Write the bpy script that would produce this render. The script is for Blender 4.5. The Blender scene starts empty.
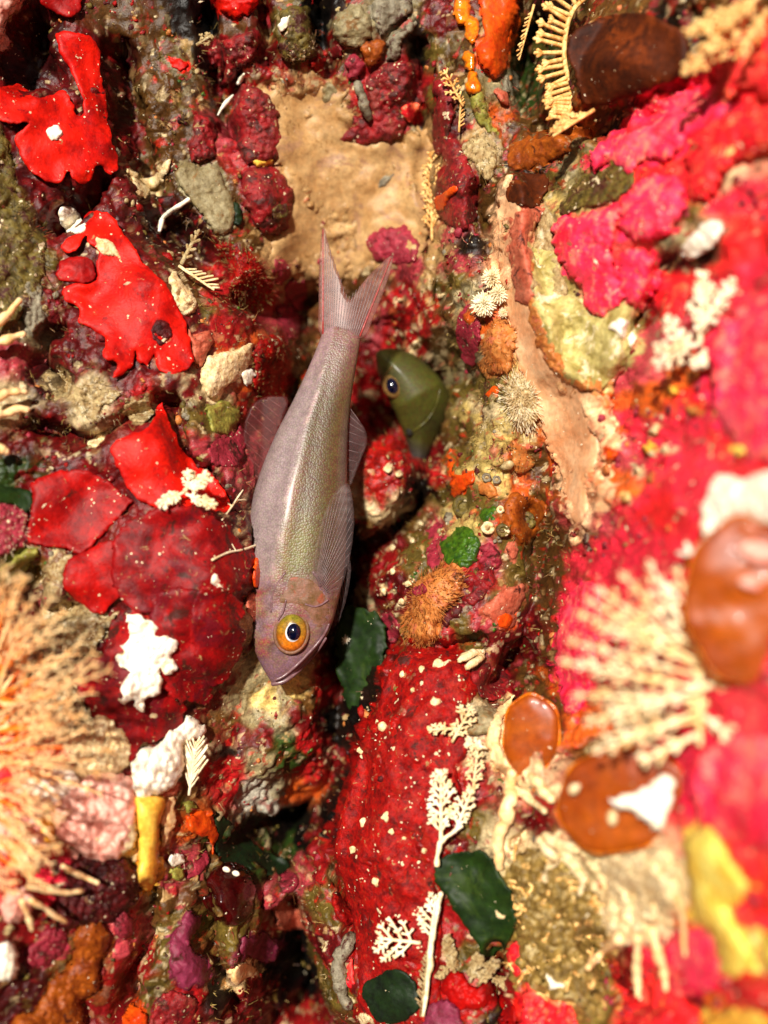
import bpy, math, random
import numpy as np
from mathutils import Vector
from mathutils.geometry import delaunay_2d_cdt

random.seed(7)
RNG = np.random.default_rng(11)
SC = bpy.context.scene
COLL = SC.collection

# ------------------------------------------------------------------ scale and camera
S = 0.0003516          # metres per working unit (the fish is about 14 cm long)
D = 1195.0             # working units from the lens to the plane of the fish
cam_d = bpy.data.cameras.new('camera')
cam = bpy.data.objects.new('camera', cam_d)
COLL.objects.link(cam)
cam.location = (0, -D * S, 0)
cam.rotation_euler = (math.radians(90), 0, 0)
cam_d.sensor_fit = 'VERTICAL'
cam_d.sensor_height = 24.0
cam_d.lens = 12.0 / (512.0 / D)
cam_d.clip_start = 0.005
cam_d.clip_end = 50.0
cam_d.dof.use_dof = True
cam_d.dof.focus_distance = (D - 15) * S
cam_d.dof.aperture_fstop = 2.5
SC.camera = cam

# ------------------------------------------------------------------ light
SUN_FROM = Vector((-0.21, -1.0, 0.36)).normalized()
elev = math.asin(SUN_FROM.z)
world = bpy.data.worlds.new('World')
SC.world = world
world.use_nodes = True
wn = world.node_tree
for n in list(wn.nodes):
    wn.nodes.remove(n)
sky = wn.nodes.new('ShaderNodeTexSky')
sky.sky_type = 'NISHITA'
sky.sun_disc = False
sky.sun_elevation = elev
sky.sun_rotation = math.atan2(SUN_FROM.x, SUN_FROM.y)
bg = wn.nodes.new('ShaderNodeBackground')
bg.inputs['Strength'].default_value = 0.016
wo = wn.nodes.new('ShaderNodeOutputWorld')
wn.links.new(sky.outputs[0], bg.inputs['Color'])
wn.links.new(bg.outputs[0], wo.inputs['Surface'])

sun_d = bpy.data.lights.new('sun', 'SUN')
sun_d.energy = 5.0
sun_d.angle = math.radians(2.5)
sun_d.color = (1.0, 0.94, 0.84)
sun = bpy.data.objects.new('sun', sun_d)
sun.rotation_euler = SUN_FROM.to_track_quat('Z', 'Y').to_euler()
sun.location = (-0.1, -0.6, 0.2)
COLL.objects.link(sun)

SC.view_settings.view_transform = 'Standard'
SC.view_settings.look = 'None'
SC.view_settings.exposure = 0.6
SC.view_settings.gamma = 1.0
SC.view_settings.use_curve_mapping = False
SC.cycles.use_denoising = True
SC.cycles.max_bounces = 6
SC.cycles.transparent_max_bounces = 12

# ------------------------------------------------------------------ small helpers
def lin(c):
    out = []
    for x in c:
        x = x / 255.0
        out.append(x / 12.92 if x <= 0.04045 else ((x + 0.055) / 1.055) ** 2.4)
    return np.array(out)

def T(x0, y0, k, pts):
    """points read off an enlarged view -> photo coordinates"""
    return [(x0 + x / k, y0 + y / k) for x, y in pts]

def W(u, v, d):
    """photo coordinates + distance in front of the fish plane -> world, in working units"""
    t = (D - d) / D
    return np.stack([(np.asarray(u) - 384.0) * t, -np.asarray(d) + 0 * t, -(np.asarray(v) - 512.0) * t], -1)

_tab = {}
def vnoise(x, y, scale, seed):
    if seed not in _tab:
        _tab[seed] = np.random.default_rng(1000 + seed).random((256, 256)).astype(np.float32)
    t = _tab[seed]
    fx = np.asarray(x) / scale + 37.3; fy = np.asarray(y) / scale + 91.7
    ix = np.floor(fx).astype(int); iy = np.floor(fy).astype(int)
    rx = fx - ix; ry = fy - iy
    rx = rx * rx * (3 - 2 * rx); ry = ry * ry * (3 - 2 * ry)
    a = t[ix & 255, iy & 255]; b = t[(ix + 1) & 255, iy & 255]
    c = t[ix & 255, (iy + 1) & 255]; e = t[(ix + 1) & 255, (iy + 1) & 255]
    return (a * (1 - rx) + b * rx) * (1 - ry) + (c * (1 - rx) + e * rx) * ry

def fbm(x, y, scale, seed, octs=3):
    s = 0; a = 1; n = 0
    for i in range(octs):
        s = s + a * (vnoise(x, y, scale / (2 ** i), seed + i) - 0.5); n += a; a *= 0.5
    return s / n * 2

def worley(x, y, scale, seed, ids=False):
    g = np.random.default_rng(5000 + seed)
    jx = g.random((128, 128)); jy = g.random((128, 128)); jr = g.random((128, 128))
    fx = np.asarray(x) / scale + 51.0; fy = np.asarray(y) / scale + 51.0
    ix = np.floor(fx).astype(int); iy = np.floor(fy).astype(int)
    best = np.full(fx.shape, 9.0); bid = np.zeros(fx.shape)
    for dx in (-1, 0, 1):
        for dy in (-1, 0, 1):
            cx = ix + dx; cy = iy + dy
            px = cx + jx[cx & 127, cy & 127]; py = cy + jy[cx & 127, cy & 127]
            dd = np.hypot(px - fx, py - fy)
            m = dd < best
            best = np.where(m, dd, best)
            if ids: bid = np.where(m, jr[cx & 127, cy & 127], bid)
    return (best, bid) if ids else best

def vnoise3(x, y, z, scale, seed):
    if (3, seed) not in _tab:
        _tab[(3, seed)] = np.random.default_rng(9000 + seed).random((64, 64, 64)).astype(np.float32)
    t = _tab[(3, seed)]
    f = [np.asarray(q) / scale + o for q, o in ((x, 37.3), (y, 71.9), (z, 91.7))]
    i = [np.floor(q).astype(np.int32) for q in f]
    r = [(q - k).astype(np.float32) for q, k in zip(f, i)]
    r = [q * q * (3 - 2 * q) for q in r]
    i0 = [k & 63 for k in i]; i1 = [(k + 1) & 63 for k in i]
    def lx(jy, jz): return t[i0[0], jy, jz] * (1 - r[0]) + t[i1[0], jy, jz] * r[0]
    return (lx(i0[1], i0[2]) * (1 - r[1]) + lx(i1[1], i0[2]) * r[1]) * (1 - r[2]) + (lx(i0[1], i1[2]) * (1 - r[1]) + lx(i1[1], i1[2]) * r[1]) * r[2]

def fbm3(p, scale, seed, octs=3):
    s = 0; a = 1; n = 0
    for i in range(octs):
        s = s + a * (vnoise3(p[0], p[1], p[2], scale / (2 ** i), seed + i) - 0.5); n += a; a *= 0.5
    return s / n * 2

def worley3(p, scale, seed, ids=False):
    g = np.random.default_rng(6000 + seed)
    J = g.random((4, 32, 32, 32)).astype(np.float32)
    f = [(np.asarray(q) / scale + 51.0).astype(np.float32) for q in p]
    i = [np.floor(q).astype(np.int32) for q in f]
    best = np.full(f[0].shape, 99.0, np.float32); bid = np.zeros(f[0].shape, np.float32)
    for dx in (-1, 0, 1):
        for dy in (-1, 0, 1):
            for dz in (-1, 0, 1):
                c = (i[0] + dx, i[1] + dy, i[2] + dz); k = (c[0] & 31, c[1] & 31, c[2] & 31)
                dd = (c[0] + J[0][k] - f[0]) ** 2 + (c[1] + J[1][k] - f[1]) ** 2 + (c[2] + J[2][k] - f[2]) ** 2
                m = dd < best
                best = np.where(m, dd, best)
                if ids: bid = np.where(m, J[3][k], bid)
    best = np.sqrt(best)
    return (best, bid) if ids else best

def link_mesh(name, verts, faces, mat, parent=None, smooth=True, origin=None):
    """verts in working units (n,3) -> a mesh object with its origin at its middle"""
    v = np.asarray(verts, dtype=np.float64) * S
    if origin is None:
        origin = v.mean(0) if parent is None else np.zeros(3)
    me = bpy.data.meshes.new(name)
    me.from_pydata((v - origin).tolist(), [], faces)
    me.validate()
    if smooth and len(me.polygons):
        me.polygons.foreach_set('use_smooth', [True] * len(me.polygons))
    if mat is not None:
        me.materials.append(MAT(mat) if isinstance(mat, str) else mat)
    o = bpy.data.objects.new(name, me)
    o.location = origin
    COLL.objects.link(o)
    if parent is not None:
        o.parent = parent
        w = Vector(parent.location)
        if parent.parent is not None: w = w + Vector(parent.parent.location)
        o.location = Vector(origin) - w
    return o

def tag(o, label, cat, group=None, kind=None):
    if label: o['label'] = label
    if cat: o['category'] = cat
    if group: o['group'] = group
    if kind: o['kind'] = kind
    elif cat: o['kind'] = 'thing'
    return o

def empty(name, loc_units, label, cat, group=None):
    o = bpy.data.objects.new(name, None)
    o.empty_display_size = 0.005
    o.location = Vector(loc_units) * S
    COLL.objects.link(o)
    return tag(o, label, cat, group)

# ------------------------------------------------------------------ materials
_mats = {}
MATDEF = {}
def MAT(key):
    if key not in _mats:
        _mats[key] = build_mat(key, **MATDEF[key])
    return _mats[key]

def build_mat(key, c1=(200, 40, 30), c2=None, c3=None, scale=14, rough=0.42, spec=0.45, bump=0.35, fine=3.0,
              speck=0.0, speck_c=(225, 205, 165), attr=False, trans=0.0, alpha=1.0, coat=0.0, sss=0.0, k=0.9, bsize=4.0, grime=0.0, grime_c=(64, 22, 16)):
    m = bpy.data.materials.new(key)
    m.use_nodes = True
    nt = m.node_tree; N = nt.nodes; L = nt.links
    bs = N['Principled BSDF']
    geo = N.new('ShaderNodeNewGeometry')
    def noise(sz, detail=3.0, rgh=0.6, dist=0.0):
        n = N.new('ShaderNodeTexNoise'); n.inputs['Scale'].default_value = 1.0 / (sz * S)
        n.inputs['Detail'].default_value = detail; n.inputs['Roughness'].default_value = rgh
        n.inputs['Distortion'].default_value = dist
        L.new(geo.outputs['Position'], n.inputs['Vector']); return n
    def ramp(src, a, b):
        r = N.new('ShaderNodeMapRange'); r.inputs['From Min'].default_value = a; r.inputs['From Max'].default_value = b
        L.new(src, r.inputs['Value']); return r.outputs['Result']
    def mix(f, a, b):
        x = N.new('ShaderNodeMix'); x.data_type = 'RGBA'
        if f is not None: L.new(f, x.inputs[0])
        for sock, val in ((x.inputs[6], a), (x.inputs[7], b)):
            if hasattr(val, 'is_linked'): L.new(val, sock)
            else: sock.default_value = tuple(val) + (1.0,)
        return x.outputs[2]
    if attr:
        at = N.new('ShaderNodeAttribute'); at.attribute_name = 'Col'
        base = at.outputs['Color']
        n1 = noise(fine, 4, 0.7)
        hs = N.new('ShaderNodeHueSaturation')
        L.new(ramp(n1.outputs[0], 0.25, 0.75), hs.inputs['Value'])
        mr = N.new('ShaderNodeMapRange'); mr.inputs['From Min'].default_value = 0.28; mr.inputs['From Max'].default_value = 0.72
        mr.inputs['To Min'].default_value = 0.45; mr.inputs['To Max'].default_value = 1.5
        L.new(n1.outputs[0], mr.inputs['Value']); L.new(mr.outputs['Result'], hs.inputs['Value'])
        L.new(base, hs.inputs['Color'])
        base = hs.outputs['Color']
    else:
        a = lin(c1) * k
        b = lin(c2) * k if c2 is not None else a * 0.62
        c = lin(c3) * k if c3 is not None else None
        n1 = noise(scale, 4, 0.65, 0.3)
        base = mix(ramp(n1.outputs[0], 0.36, 0.64), b, a)
        n2 = noise(fine, 3, 0.7)
        if c is not None:
            n3 = noise(scale * 1.7, 5, 0.7, 0.6)
            base = mix(ramp(n3.outputs[0], 0.54, 0.62), base, c)
        hs = N.new('ShaderNodeHueSaturation')
        mr = N.new('ShaderNodeMapRange'); mr.inputs['From Min'].default_value = 0.3; mr.inputs['From Max'].default_value = 0.7
        mr.inputs['To Min'].default_value = 0.72; mr.inputs['To Max'].default_value = 1.22
        L.new(n2.outputs[0], mr.inputs['Value']); L.new(mr.outputs['Result'], hs.inputs['Value'])
        L.new(base, hs.inputs['Color']); base = hs.outputs['Color']
    if grime > 0:
        ng = noise(17, 6, 0.72, 0.5)
        base = mix(ramp(ng.outputs[0], 0.62 - 0.22 * grime, 0.70 - 0.22 * grime), base, lin(grime_c))
        ng = noise(9, 5, 0.7, 0.8)
        base = mix(ramp(ng.outputs[0], 0.665 - 0.1 * grime, 0.70 - 0.1 * grime), base, lin((150, 118, 74)))
    if speck > 0:
        vo = N.new('ShaderNodeTexVoronoi'); vo.inputs['Scale'].default_value = 1.0 / (5.0 * S)
        L.new(geo.outputs['Position'], vo.inputs['Vector'])
        ns = noise(13, 2, 0.6)
        kk = 28.0 * speck
        ad = N.new('ShaderNodeMath'); ad.operation = 'MULTIPLY_ADD'
        L.new(ns.outputs[0], ad.inputs[0]); ad.inputs[1].default_value = -kk; L.new(vo.outputs['Distance'], ad.inputs[2])
        lt = N.new('ShaderNodeMath'); lt.operation = 'LESS_THAN'; lt.inputs[1].default_value = -0.53 * kk
        L.new(ad.outputs[0], lt.inputs[0])
        base = mix(lt.outputs[0], base, lin(speck_c) * 0.85)
    L.new(base, bs.inputs['Base Color'])
    bs.inputs['Roughness'].default_value = rough
    bs.inputs['Specular IOR Level'].default_value = spec
    if coat: 
        bs.inputs['Coat Weight'].default_value = coat; bs.inputs['Coat Roughness'].default_value = 0.08
    if sss:
        bs.inputs['Subsurface Weight'].default_value = sss
        bs.inputs['Subsurface Radius'].default_value = (1.0, 0.4, 0.2)
        bs.inputs['Subsurface Scale'].default_value = 8 * S
    if bump > 0:
        nb = noise(bsize, 4, 0.65)
        bp = N.new('ShaderNodeBump'); bp.inputs['Strength'].default_value = bump
        bp.inputs['Distance'].default_value = bsize * 0.5 * S
        L.new(nb.outputs[0], bp.inputs['Height']); L.new(bp.outputs[0], bs.inputs['Normal'])
    if trans > 0 or alpha < 1:
        out = N['Material Output']; cur = bs.outputs[0]
        if trans > 0:
            tb = N.new('ShaderNodeBsdfTranslucent'); L.new(base, tb.inputs['Color'])
            mx = N.new('ShaderNodeMixShader'); mx.inputs[0].default_value = trans
            L.new(cur, mx.inputs[1]); L.new(tb.outputs[0], mx.inputs[2]); cur = mx.outputs[0]
        if alpha < 1:
            tp = N.new('ShaderNodeBsdfTransparent')
            mx = N.new('ShaderNodeMixShader'); mx.inputs[0].default_value = alpha
            L.new(tp.outputs[0], mx.inputs[1]); L.new(cur, mx.inputs[2]); cur = mx.outputs[0]
        L.new(cur, out.inputs['Surface'])
    return m

MATDEF.update(  # k dims most crevice growths, not wall growths: light falloff put into colour
    reef=dict(attr=True, rough=0.42, spec=0.32, bump=0.6, bsize=3.2, fine=2.6, speck=0.0),
    scarlet=dict(c1=(250, 28, 6), c2=(160, 8, 6), scale=30, rough=0.5, spec=0.2, bump=0.45, fine=5, speck=0.05, k=0.8, c3=(200, 12, 6), grime=0.1, grime_c=(120, 6, 8), bsize=3.0),
    red=dict(c1=(206, 14, 8), c2=(140, 6, 8), scale=26, rough=0.5, spec=0.18, bump=0.4, fine=4, speck=0.05, grime=0.06, k=0.66, bsize=3.0, c3=(150, 8, 12)),
    deepred=dict(c1=(166, 12, 14), c2=(100, 6, 12), c3=(112, 14, 26), scale=24, rough=0.5, spec=0.2, bump=0.5, fine=3, speck=0.06, grime=0.35, k=0.8, bsize=3.0),
    crimson=dict(c1=(196, 30, 34), c2=(118, 16, 24), c3=(170, 60, 50), scale=14, rough=0.55, spec=0.35, bump=1.0, fine=3, speck=0.08, grime=0.45, k=0.55),
    granred=dict(c1=(222, 20, 10), c2=(132, 8, 10), c3=(196, 40, 22), scale=9, rough=0.55, spec=0.2, bump=1.0, fine=2.5, speck=0.1, grime=0.25, k=0.52),
    maroon=dict(c1=(120, 12, 16), c2=(60, 8, 10), scale=12, rough=0.55, spec=0.35, bump=1.0, fine=3, speck=0.08, grime=0.30, k=0.55),
    pinkred=dict(c1=(252, 52, 96), c2=(226, 26, 54), c3=(246, 80, 104), scale=34, rough=0.55, spec=0.35, bump=0.45, fine=6, speck=0.05, k=1.0, grime=0.45, grime_c=(252, 120, 104)),
    hotred=dict(c1=(250, 38, 48), c2=(206, 16, 30), c3=(240, 70, 60), scale=34, rough=0.55, spec=0.35, bump=0.45, fine=6, speck=0.05, k=1.0, grime=0.4, grime_c=(252, 110, 70)),
    rose=dict(c1=(214, 62, 84), c2=(160, 34, 52), scale=12, rough=0.55, spec=0.35, bump=1.0, fine=3, speck=0.06, grime=0.35, k=0.55),
    mauve=dict(c1=(176, 62, 98), c2=(128, 26, 52), scale=14, rough=0.55, spec=0.35, bump=0.6, fine=3, speck=0.05, grime=0.20, k=0.55),
    palepink=dict(c1=(252, 200, 180), c2=(240, 150, 130), scale=16, rough=0.5, spec=0.3, bump=0.2),
    cream=dict(c1=(246, 226, 180), c2=(218, 182, 124), scale=9, rough=0.55, spec=0.3, bump=1.0, fine=3, grime=0.12, grime_c=(120, 84, 40), k=0.95),
    bone=dict(c1=(255, 246, 218), c2=(238, 212, 158), scale=12, rough=0.55, spec=0.3, bump=0.15, k=1.0, trans=0.06, fine=2),
    gilt=dict(c1=(250, 214, 140), c2=(206, 136, 60), scale=7, rough=0.5, spec=0.3, bump=0.2, k=1.0, trans=0.06, fine=2),
    white=dict(c1=(255, 250, 236), c2=(246, 230, 196), scale=9, rough=0.55, spec=0.3, bump=0.4, fine=3, k=0.98),
    sand=dict(c1=(222, 196, 140), c2=(170, 134, 84), c3=(236, 220, 180), scale=7, rough=0.6, spec=0.3, bump=1.0, fine=2.5, grime=0.35, grime_c=(120, 84, 40), k=0.66),
    tan=dict(c1=(234, 188, 126), c2=(214, 160, 98), c3=(200, 150, 108), scale=26, rough=0.5, spec=0.3, bump=0.3, fine=6, speck=0.02, grime=0.12, grime_c=(120, 84, 40), k=0.55),
    beige=dict(c1=(200, 184, 140), c2=(150, 130, 84), scale=14, rough=0.55, spec=0.35, bump=1.0, fine=4, grime=0.30, grime_c=(120, 84, 40), k=0.55),
    grey=dict(c1=(190, 178, 150), c2=(130, 116, 92), scale=11, rough=0.55, spec=0.35, bump=1.0, fine=3, grime=0.35, k=0.55),
    olive=dict(c1=(150, 128, 50), c2=(78, 62, 22), c3=(176, 150, 90), scale=10, rough=0.55, spec=0.35, bump=1.0, fine=3, speck=0.1, grime=0.50, k=0.55),
    lime=dict(c1=(190, 180, 80), c2=(130, 130, 50), scale=10, rough=0.55, spec=0.35, bump=0.6, grime=0.30, grime_c=(120, 84, 40), k=0.66),
    moss=dict(c1=(92, 140, 22), c2=(40, 84, 14), scale=6, rough=0.4, spec=0.5, bump=0.7, fine=2.5, speck=0.05, k=0.55),
    green=dict(c1=(44, 74, 18), c2=(24, 46, 14), scale=26, rough=0.55, spec=0.2, bump=0.1, fine=6, speck=0.02, k=0.45, c3=(60, 84, 24)),
    darkgreen=dict(c1=(28, 52, 18), c2=(14, 28, 12), scale=16, rough=0.55, spec=0.25, bump=0.3, speck=0.04, k=0.55),
    orange=dict(c1=(246, 96, 14), c2=(222, 60, 8), scale=14, rough=0.42, spec=0.4, bump=0.35, fine=4, k=0.8),
    burnt=dict(c1=(206, 104, 22), c2=(150, 62, 12), scale=12, rough=0.5, spec=0.3, bump=0.6, fine=3, grime=0.20, k=0.55),
    apricot=dict(c1=(232, 152, 78), c2=(206, 112, 44), c3=(222, 120, 80), scale=9, rough=0.5, spec=0.35, bump=0.6, fine=2.5, speck=0.04, grime=0.12, k=0.66),
    salmon=dict(c1=(232, 128, 96), c2=(206, 90, 62), scale=10, rough=0.55, spec=0.35, bump=0.6, fine=3, grime=0.25, k=0.66),
    peach=dict(c1=(252, 206, 158), c2=(242, 172, 118), scale=30, rough=0.4, spec=0.4, bump=0.1, fine=6, trans=0.1, alpha=0.8, c3=(246, 186, 134), k=1.0),
    peachsolid=dict(c1=(252, 220, 166), c2=(240, 186, 120), scale=14, rough=0.45, spec=0.4, bump=0.3, fine=4, k=1.0),
    gold=dict(c1=(252, 206, 84), c2=(246, 170, 50), scale=20, rough=0.45, spec=0.35, bump=0.2, fine=5, k=1.0),
    lemon=dict(c1=(255, 238, 120), c2=(250, 200, 60), scale=18, rough=0.45, spec=0.35, bump=0.3, fine=6, k=1.0),
    amber=dict(c1=(216, 106, 8), c2=(180, 74, 4), scale=60, rough=0.42, spec=0.5, bump=0.08, fine=8, trans=0.25, coat=0.08, k=0.75, alpha=0.82, speck=0.03),
    honey=dict(c1=(244, 140, 14), c2=(206, 84, 6), scale=8, rough=0.2, spec=0.6, bump=0.3, fine=5, coat=0.5),
    cocoa=dict(c1=(112, 46, 10), c2=(62, 24, 8), c3=(140, 60, 16), scale=24, rough=0.65, spec=0.15, bump=0.25, fine=5, speck=0.03, k=0.55),
    garnet=dict(c1=(84, 8, 8), c2=(50, 4, 6), scale=16, rough=0.22, spec=0.6, bump=0.12, fine=5, coat=0.25, speck=0.03, k=0.55),
    turf=dict(c1=(176, 150, 84), c2=(96, 72, 34), c3=(150, 50, 30), scale=30, rough=0.55, spec=0.4, bump=0.0),
    silt=dict(c1=(246, 232, 200), c2=(206, 176, 130), scale=20, rough=0.45, spec=0.5, bump=0.0),
)

# ------------------------------------------------------------------ the reef rock: relief
# (u, v, d): where the rock stands, d in front of (+) or behind (-) the plane of the fish
CTRL = [
 (0,0,90),(0,100,120),(0,300,160),(0,500,205),(0,650,270),(0,760,330),(0,900,320),(0,1020,280),
 (60,30,40),(100,100,10),(60,140,60),(100,200,45),(100,300,85),(60,400,140),(150,280,60),(140,450,85),(80,520,140),
 (160,560,88),(100,640,150),(150,690,84),(80,760,220),(60,850,240),(60,950,210),(100,1010,150),
 (170,30,-20),(200,100,-35),(150,180,-10),(200,200,-25),(250,50,-25),(255,130,-45),(270,200,-45),(200,260,5),
 (230,300,0),(190,330,35),(225,365,20),(200,400,35),(215,430,30),(245,350,-5),(265,340,-35),(260,440,-60),(240,470,10),
 (230,520,58),(232,580,74),(236,620,56),(212,670,52),(195,710,45),(160,760,75),(150,850,85),
 (300,330,-130),(310,290,-110),(290,480,-120),(300,560,-120),(330,600,-115),
 (300,30,-15),(290,75,-40),(350,30,-20),(400,40,-30),(350,110,-55),(330,200,-85),(300,130,-70),(290,250,-80),(400,190,-85),(420,160,-90),(390,245,-80),(425,230,-105),
 (395,280,-95),(420,320,-90),(375,300,-130),(360,380,-150),(400,390,-200),(430,400,-200),(440,430,-175),(380,450,-58),(372,490,-58),(366,515,-72),(415,450,-195),(396,472,-52),(404,496,-62),(418,525,-120),(428,500,-150),
 (348,565,-130),(350,620,-130),(345,680,-120),(330,740,-110),(320,790,-150),(290,815,-180),(250,812,-110),
 (250,690,-18),(290,720,-10),(225,760,4),(268,765,-6),(320,690,-34),(250,730,-6),(310,755,-34),
 (230,830,-10),(270,850,-25),(230,890,30),(180,920,55),(250,940,20),(240,1010,30),(310,880,-10),(300,940,-170),(302,980,-190),(270,975,-30),(330,930,-5),(330,1010,10),(290,1020,-60),
 (440,60,-40),(450,120,-20),(465,180,0),(450,240,-15),(435,200,-40),(430,270,-30),(450,330,-30),(480,300,10),(480,350,15),(456,372,-80),(458,405,-95),(480,400,10),(460,440,-20),(500,440,30),(450,480,-20),(500,520,40),(460,550,15),(430,540,-20),(400,570,-34),(388,556,-42),(372,588,-52),(430,600,15),(390,620,-50),(380,640,-70),(480,600,35),(500,640,20),(460,650,20),
 (415,660,25),(400,700,35),(375,740,30),(360,800,35),(345,850,25),(350,900,20),(360,980,35),(420,760,65),(410,850,70),(400,950,70),(430,1010,80),(460,720,60),(480,780,65),(470,860,85),(490,940,85),(460,1000,85),
 (490,40,0),(505,90,-10),(530,30,-60),(530,80,-80),(540,110,-30),(510,170,-20),(520,250,15),(525,330,30),(540,400,20),(540,470,-10),(535,540,10),(545,600,-20),(540,650,-40),(515,690,20),(545,690,20),
 (580,160,60),(570,230,95),(570,300,80),(590,360,90),(600,420,80),(575,480,30),(580,540,70),(570,600,90),(575,660,130),
 (600,60,110),(640,60,130),(690,60,160),(768,40,240),(650,150,150),(620,220,140),(700,200,210),(768,180,280),(650,290,150),(690,320,200),(768,330,310),
 (640,420,160),(620,500,150),(700,430,240),(768,460,340),(660,560,240),(640,640,240),(700,600,300),(768,620,370),(690,700,300),(768,740,390),
 (530,740,120),(500,770,90),(520,830,120),(560,780,170),(620,800,220),(690,800,280),(768,860,390),(530,900,120),(580,950,150),(560,1010,130),(640,900,220),(650,980,200),(700,930,280),(720,1010,290),(768,1000,370),
 (-160,100,230),(-160,500,330),(-160,900,430),(930,100,400),(930,500,480),(930,900,520),(100,-140,60),(300,-140,0),(530,-140,-20),(700,-140,220),
 (100,1160,230),(300,1160,-20),(440,1160,120),(600,1160,200),(800,1160,400),(-160,-140,200),(-160,1160,420),(930,-140,380),(930,1160,520),
]
_c = np.array(CTRL, float)
_lf = _c[:, 0] < 135
_c[_lf & (_c[:, 2] > 0), 2] *= 0.52
_c[_c[:, 2] < 0, 2] *= 1.12
_cw = W(_c[:, 0], _c[:, 1], _c[:, 2])
CX, CZ, CD = _cw[:, 0], _cw[:, 2], _c[:, 2]
_K = np.hypot(CX[:, None] - CX[None], CZ[:, None] - CZ[None])
_A = np.block([[-_K + np.eye(len(CX)) * 3.0, np.ones((len(CX), 1))], [np.ones((1, len(CX))), np.zeros((1, 1))]])
_w = np.linalg.solve(_A, np.concatenate([CD, [0]]))

def axis_steps(a, b, far, fine, coarse):
    core = np.arange(a, b + fine, fine)
    ext = [0.0]; st = fine
    while ext[-1] < far:
        st = min(st * 1.18, coarse); ext.append(ext[-1] + st)
    ext = np.array(ext[1:])
    return np.concatenate([(a - ext)[::-1], core, core[-1] + ext])

GX = axis_steps(-432, 432, 420, 1.45, 14.0)
GZ = axis_steps(-572, 572, 420, 1.45, 14.0)
def grid_base(gx, gz):
    X, Z = np.meshgrid(gx, gz, indexing='ij')
    x = X + fbm(X, Z, 60, 3, 2) * 9; z = Z + fbm(X, Z, 60, 8, 2) * 9
    out = np.full(X.shape, _w[-1])
    for i in range(len(CX)):
        out -= _w[i] * np.sqrt((x - CX[i]) ** 2 + (z - CZ[i]) ** 2 + 36.0)
    return X, Z, out

# coarse grid of the base relief, then looked up
BS = 4.0
BX = np.arange(-900, 900 + BS, BS); BZ = np.arange(-1050, 1050 + BS, BS)
_X, _Z, BASE = grid_base(BX, BZ)
# medium lumps and cracks
BASE += fbm(_X, _Z, 46, 20, 2) * 9
lum = worley(_X + fbm(_X, _Z, 30, 77) * 6, _Z, 30, 4)
BASE += (0.55 - lum) * 9
for _ in range(2):
    BASE[1:-1, 1:-1] = (BASE[1:-1, 1:-1] * 2 + BASE[:-2, 1:-1] + BASE[2:, 1:-1] + BASE[1:-1, :-2] + BASE[1:-1, 2:]) / 6
# cracks and hollows: (half width, depth, line in photo coordinates)
CRACKS = [
 (11, 120, [(443,440),(428,484),(400,524),(364,556),(350,600),(343,640)]), (13, 120, [(343,640),(338,700),(349,760),(330,812)]), (18, 110, [(330,812),(300,832),(262,830)]),
 (19, 150, [(284,930),(300,960),(313,1005)]), (15, 60, [(30,25),(18,70),(40,60)]), (13, 60, [(112,50),(126,130),(150,185)]), (20, 75, [(158,215),(185,240),(205,265)]),
 (8, 70, [(204,5),(208,40),(211,80)]), (9, 80, [(317,-10),(322,35),(328,62)]), (8, 60, [(421,45),(420,85),(428,135),(434,240),(442,300)]), (14, 90, [(530,40),(532,100)]),
 (12, 55, [(550,118),(600,122),(660,104),(700,84)]), (16, 70, [(546,520),(552,600),(534,655),(503,690)]), (19, 110, [(432,365),(446,400),(436,440)]), (8, 55, [(683,255),(645,330),(622,400)]),
 (11, 60, [(705,1005),(722,960)]), (13, 60, [(600,955),(622,990)]), (8, 60, [(334,830),(345,895),(353,930)]), (12, 45, [(18,575),(32,622),(58,610)]), (17, 70, [(250,300),(300,296),(305,345),(272,430)]),
 (7, 50, [(262,10),(268,60)]), (7, 45, [(20,425),(90,440),(160,395)]), (7, 40, [(170,395),(185,455),(215,500)]), (8, 50, [(480,190),(492,240),(505,265)]), (7, 45, [(395,640),(440,648),(480,640)]),
 (9, 60, [(205,905),(212,960),(230,1015)]), (8, 50, [(262,880),(255,960),(270,1020)]), (7, 45, [(505,780),(545,815),(520,845)]), (9, 55, [(498,960),(506,1020)]), (8, 40, [(640,720),(600,765),(560,770)]), (7, 40, [(60,330),(30,360),(60,385)]),
 (10, 60, [(100,185),(75,200),(50,230)]), (8, 50, [(235,70),(222,100),(225,130)]), (9, 55, [(425,505),(395,530)]), (8, 50, [(150,890),(140,960),(120,1010)]), (8, 60, [(470,370),(455,395)]), (13, -42, [(512,190),(518,250),(528,310),(548,368),(584,404),(592,440),(582,515)])]
_wx = _X + fbm(_X, _Z, 26, 130, 2) * 7; _wz = _Z + fbm(_X, _Z, 26, 136, 2) * 7
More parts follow.
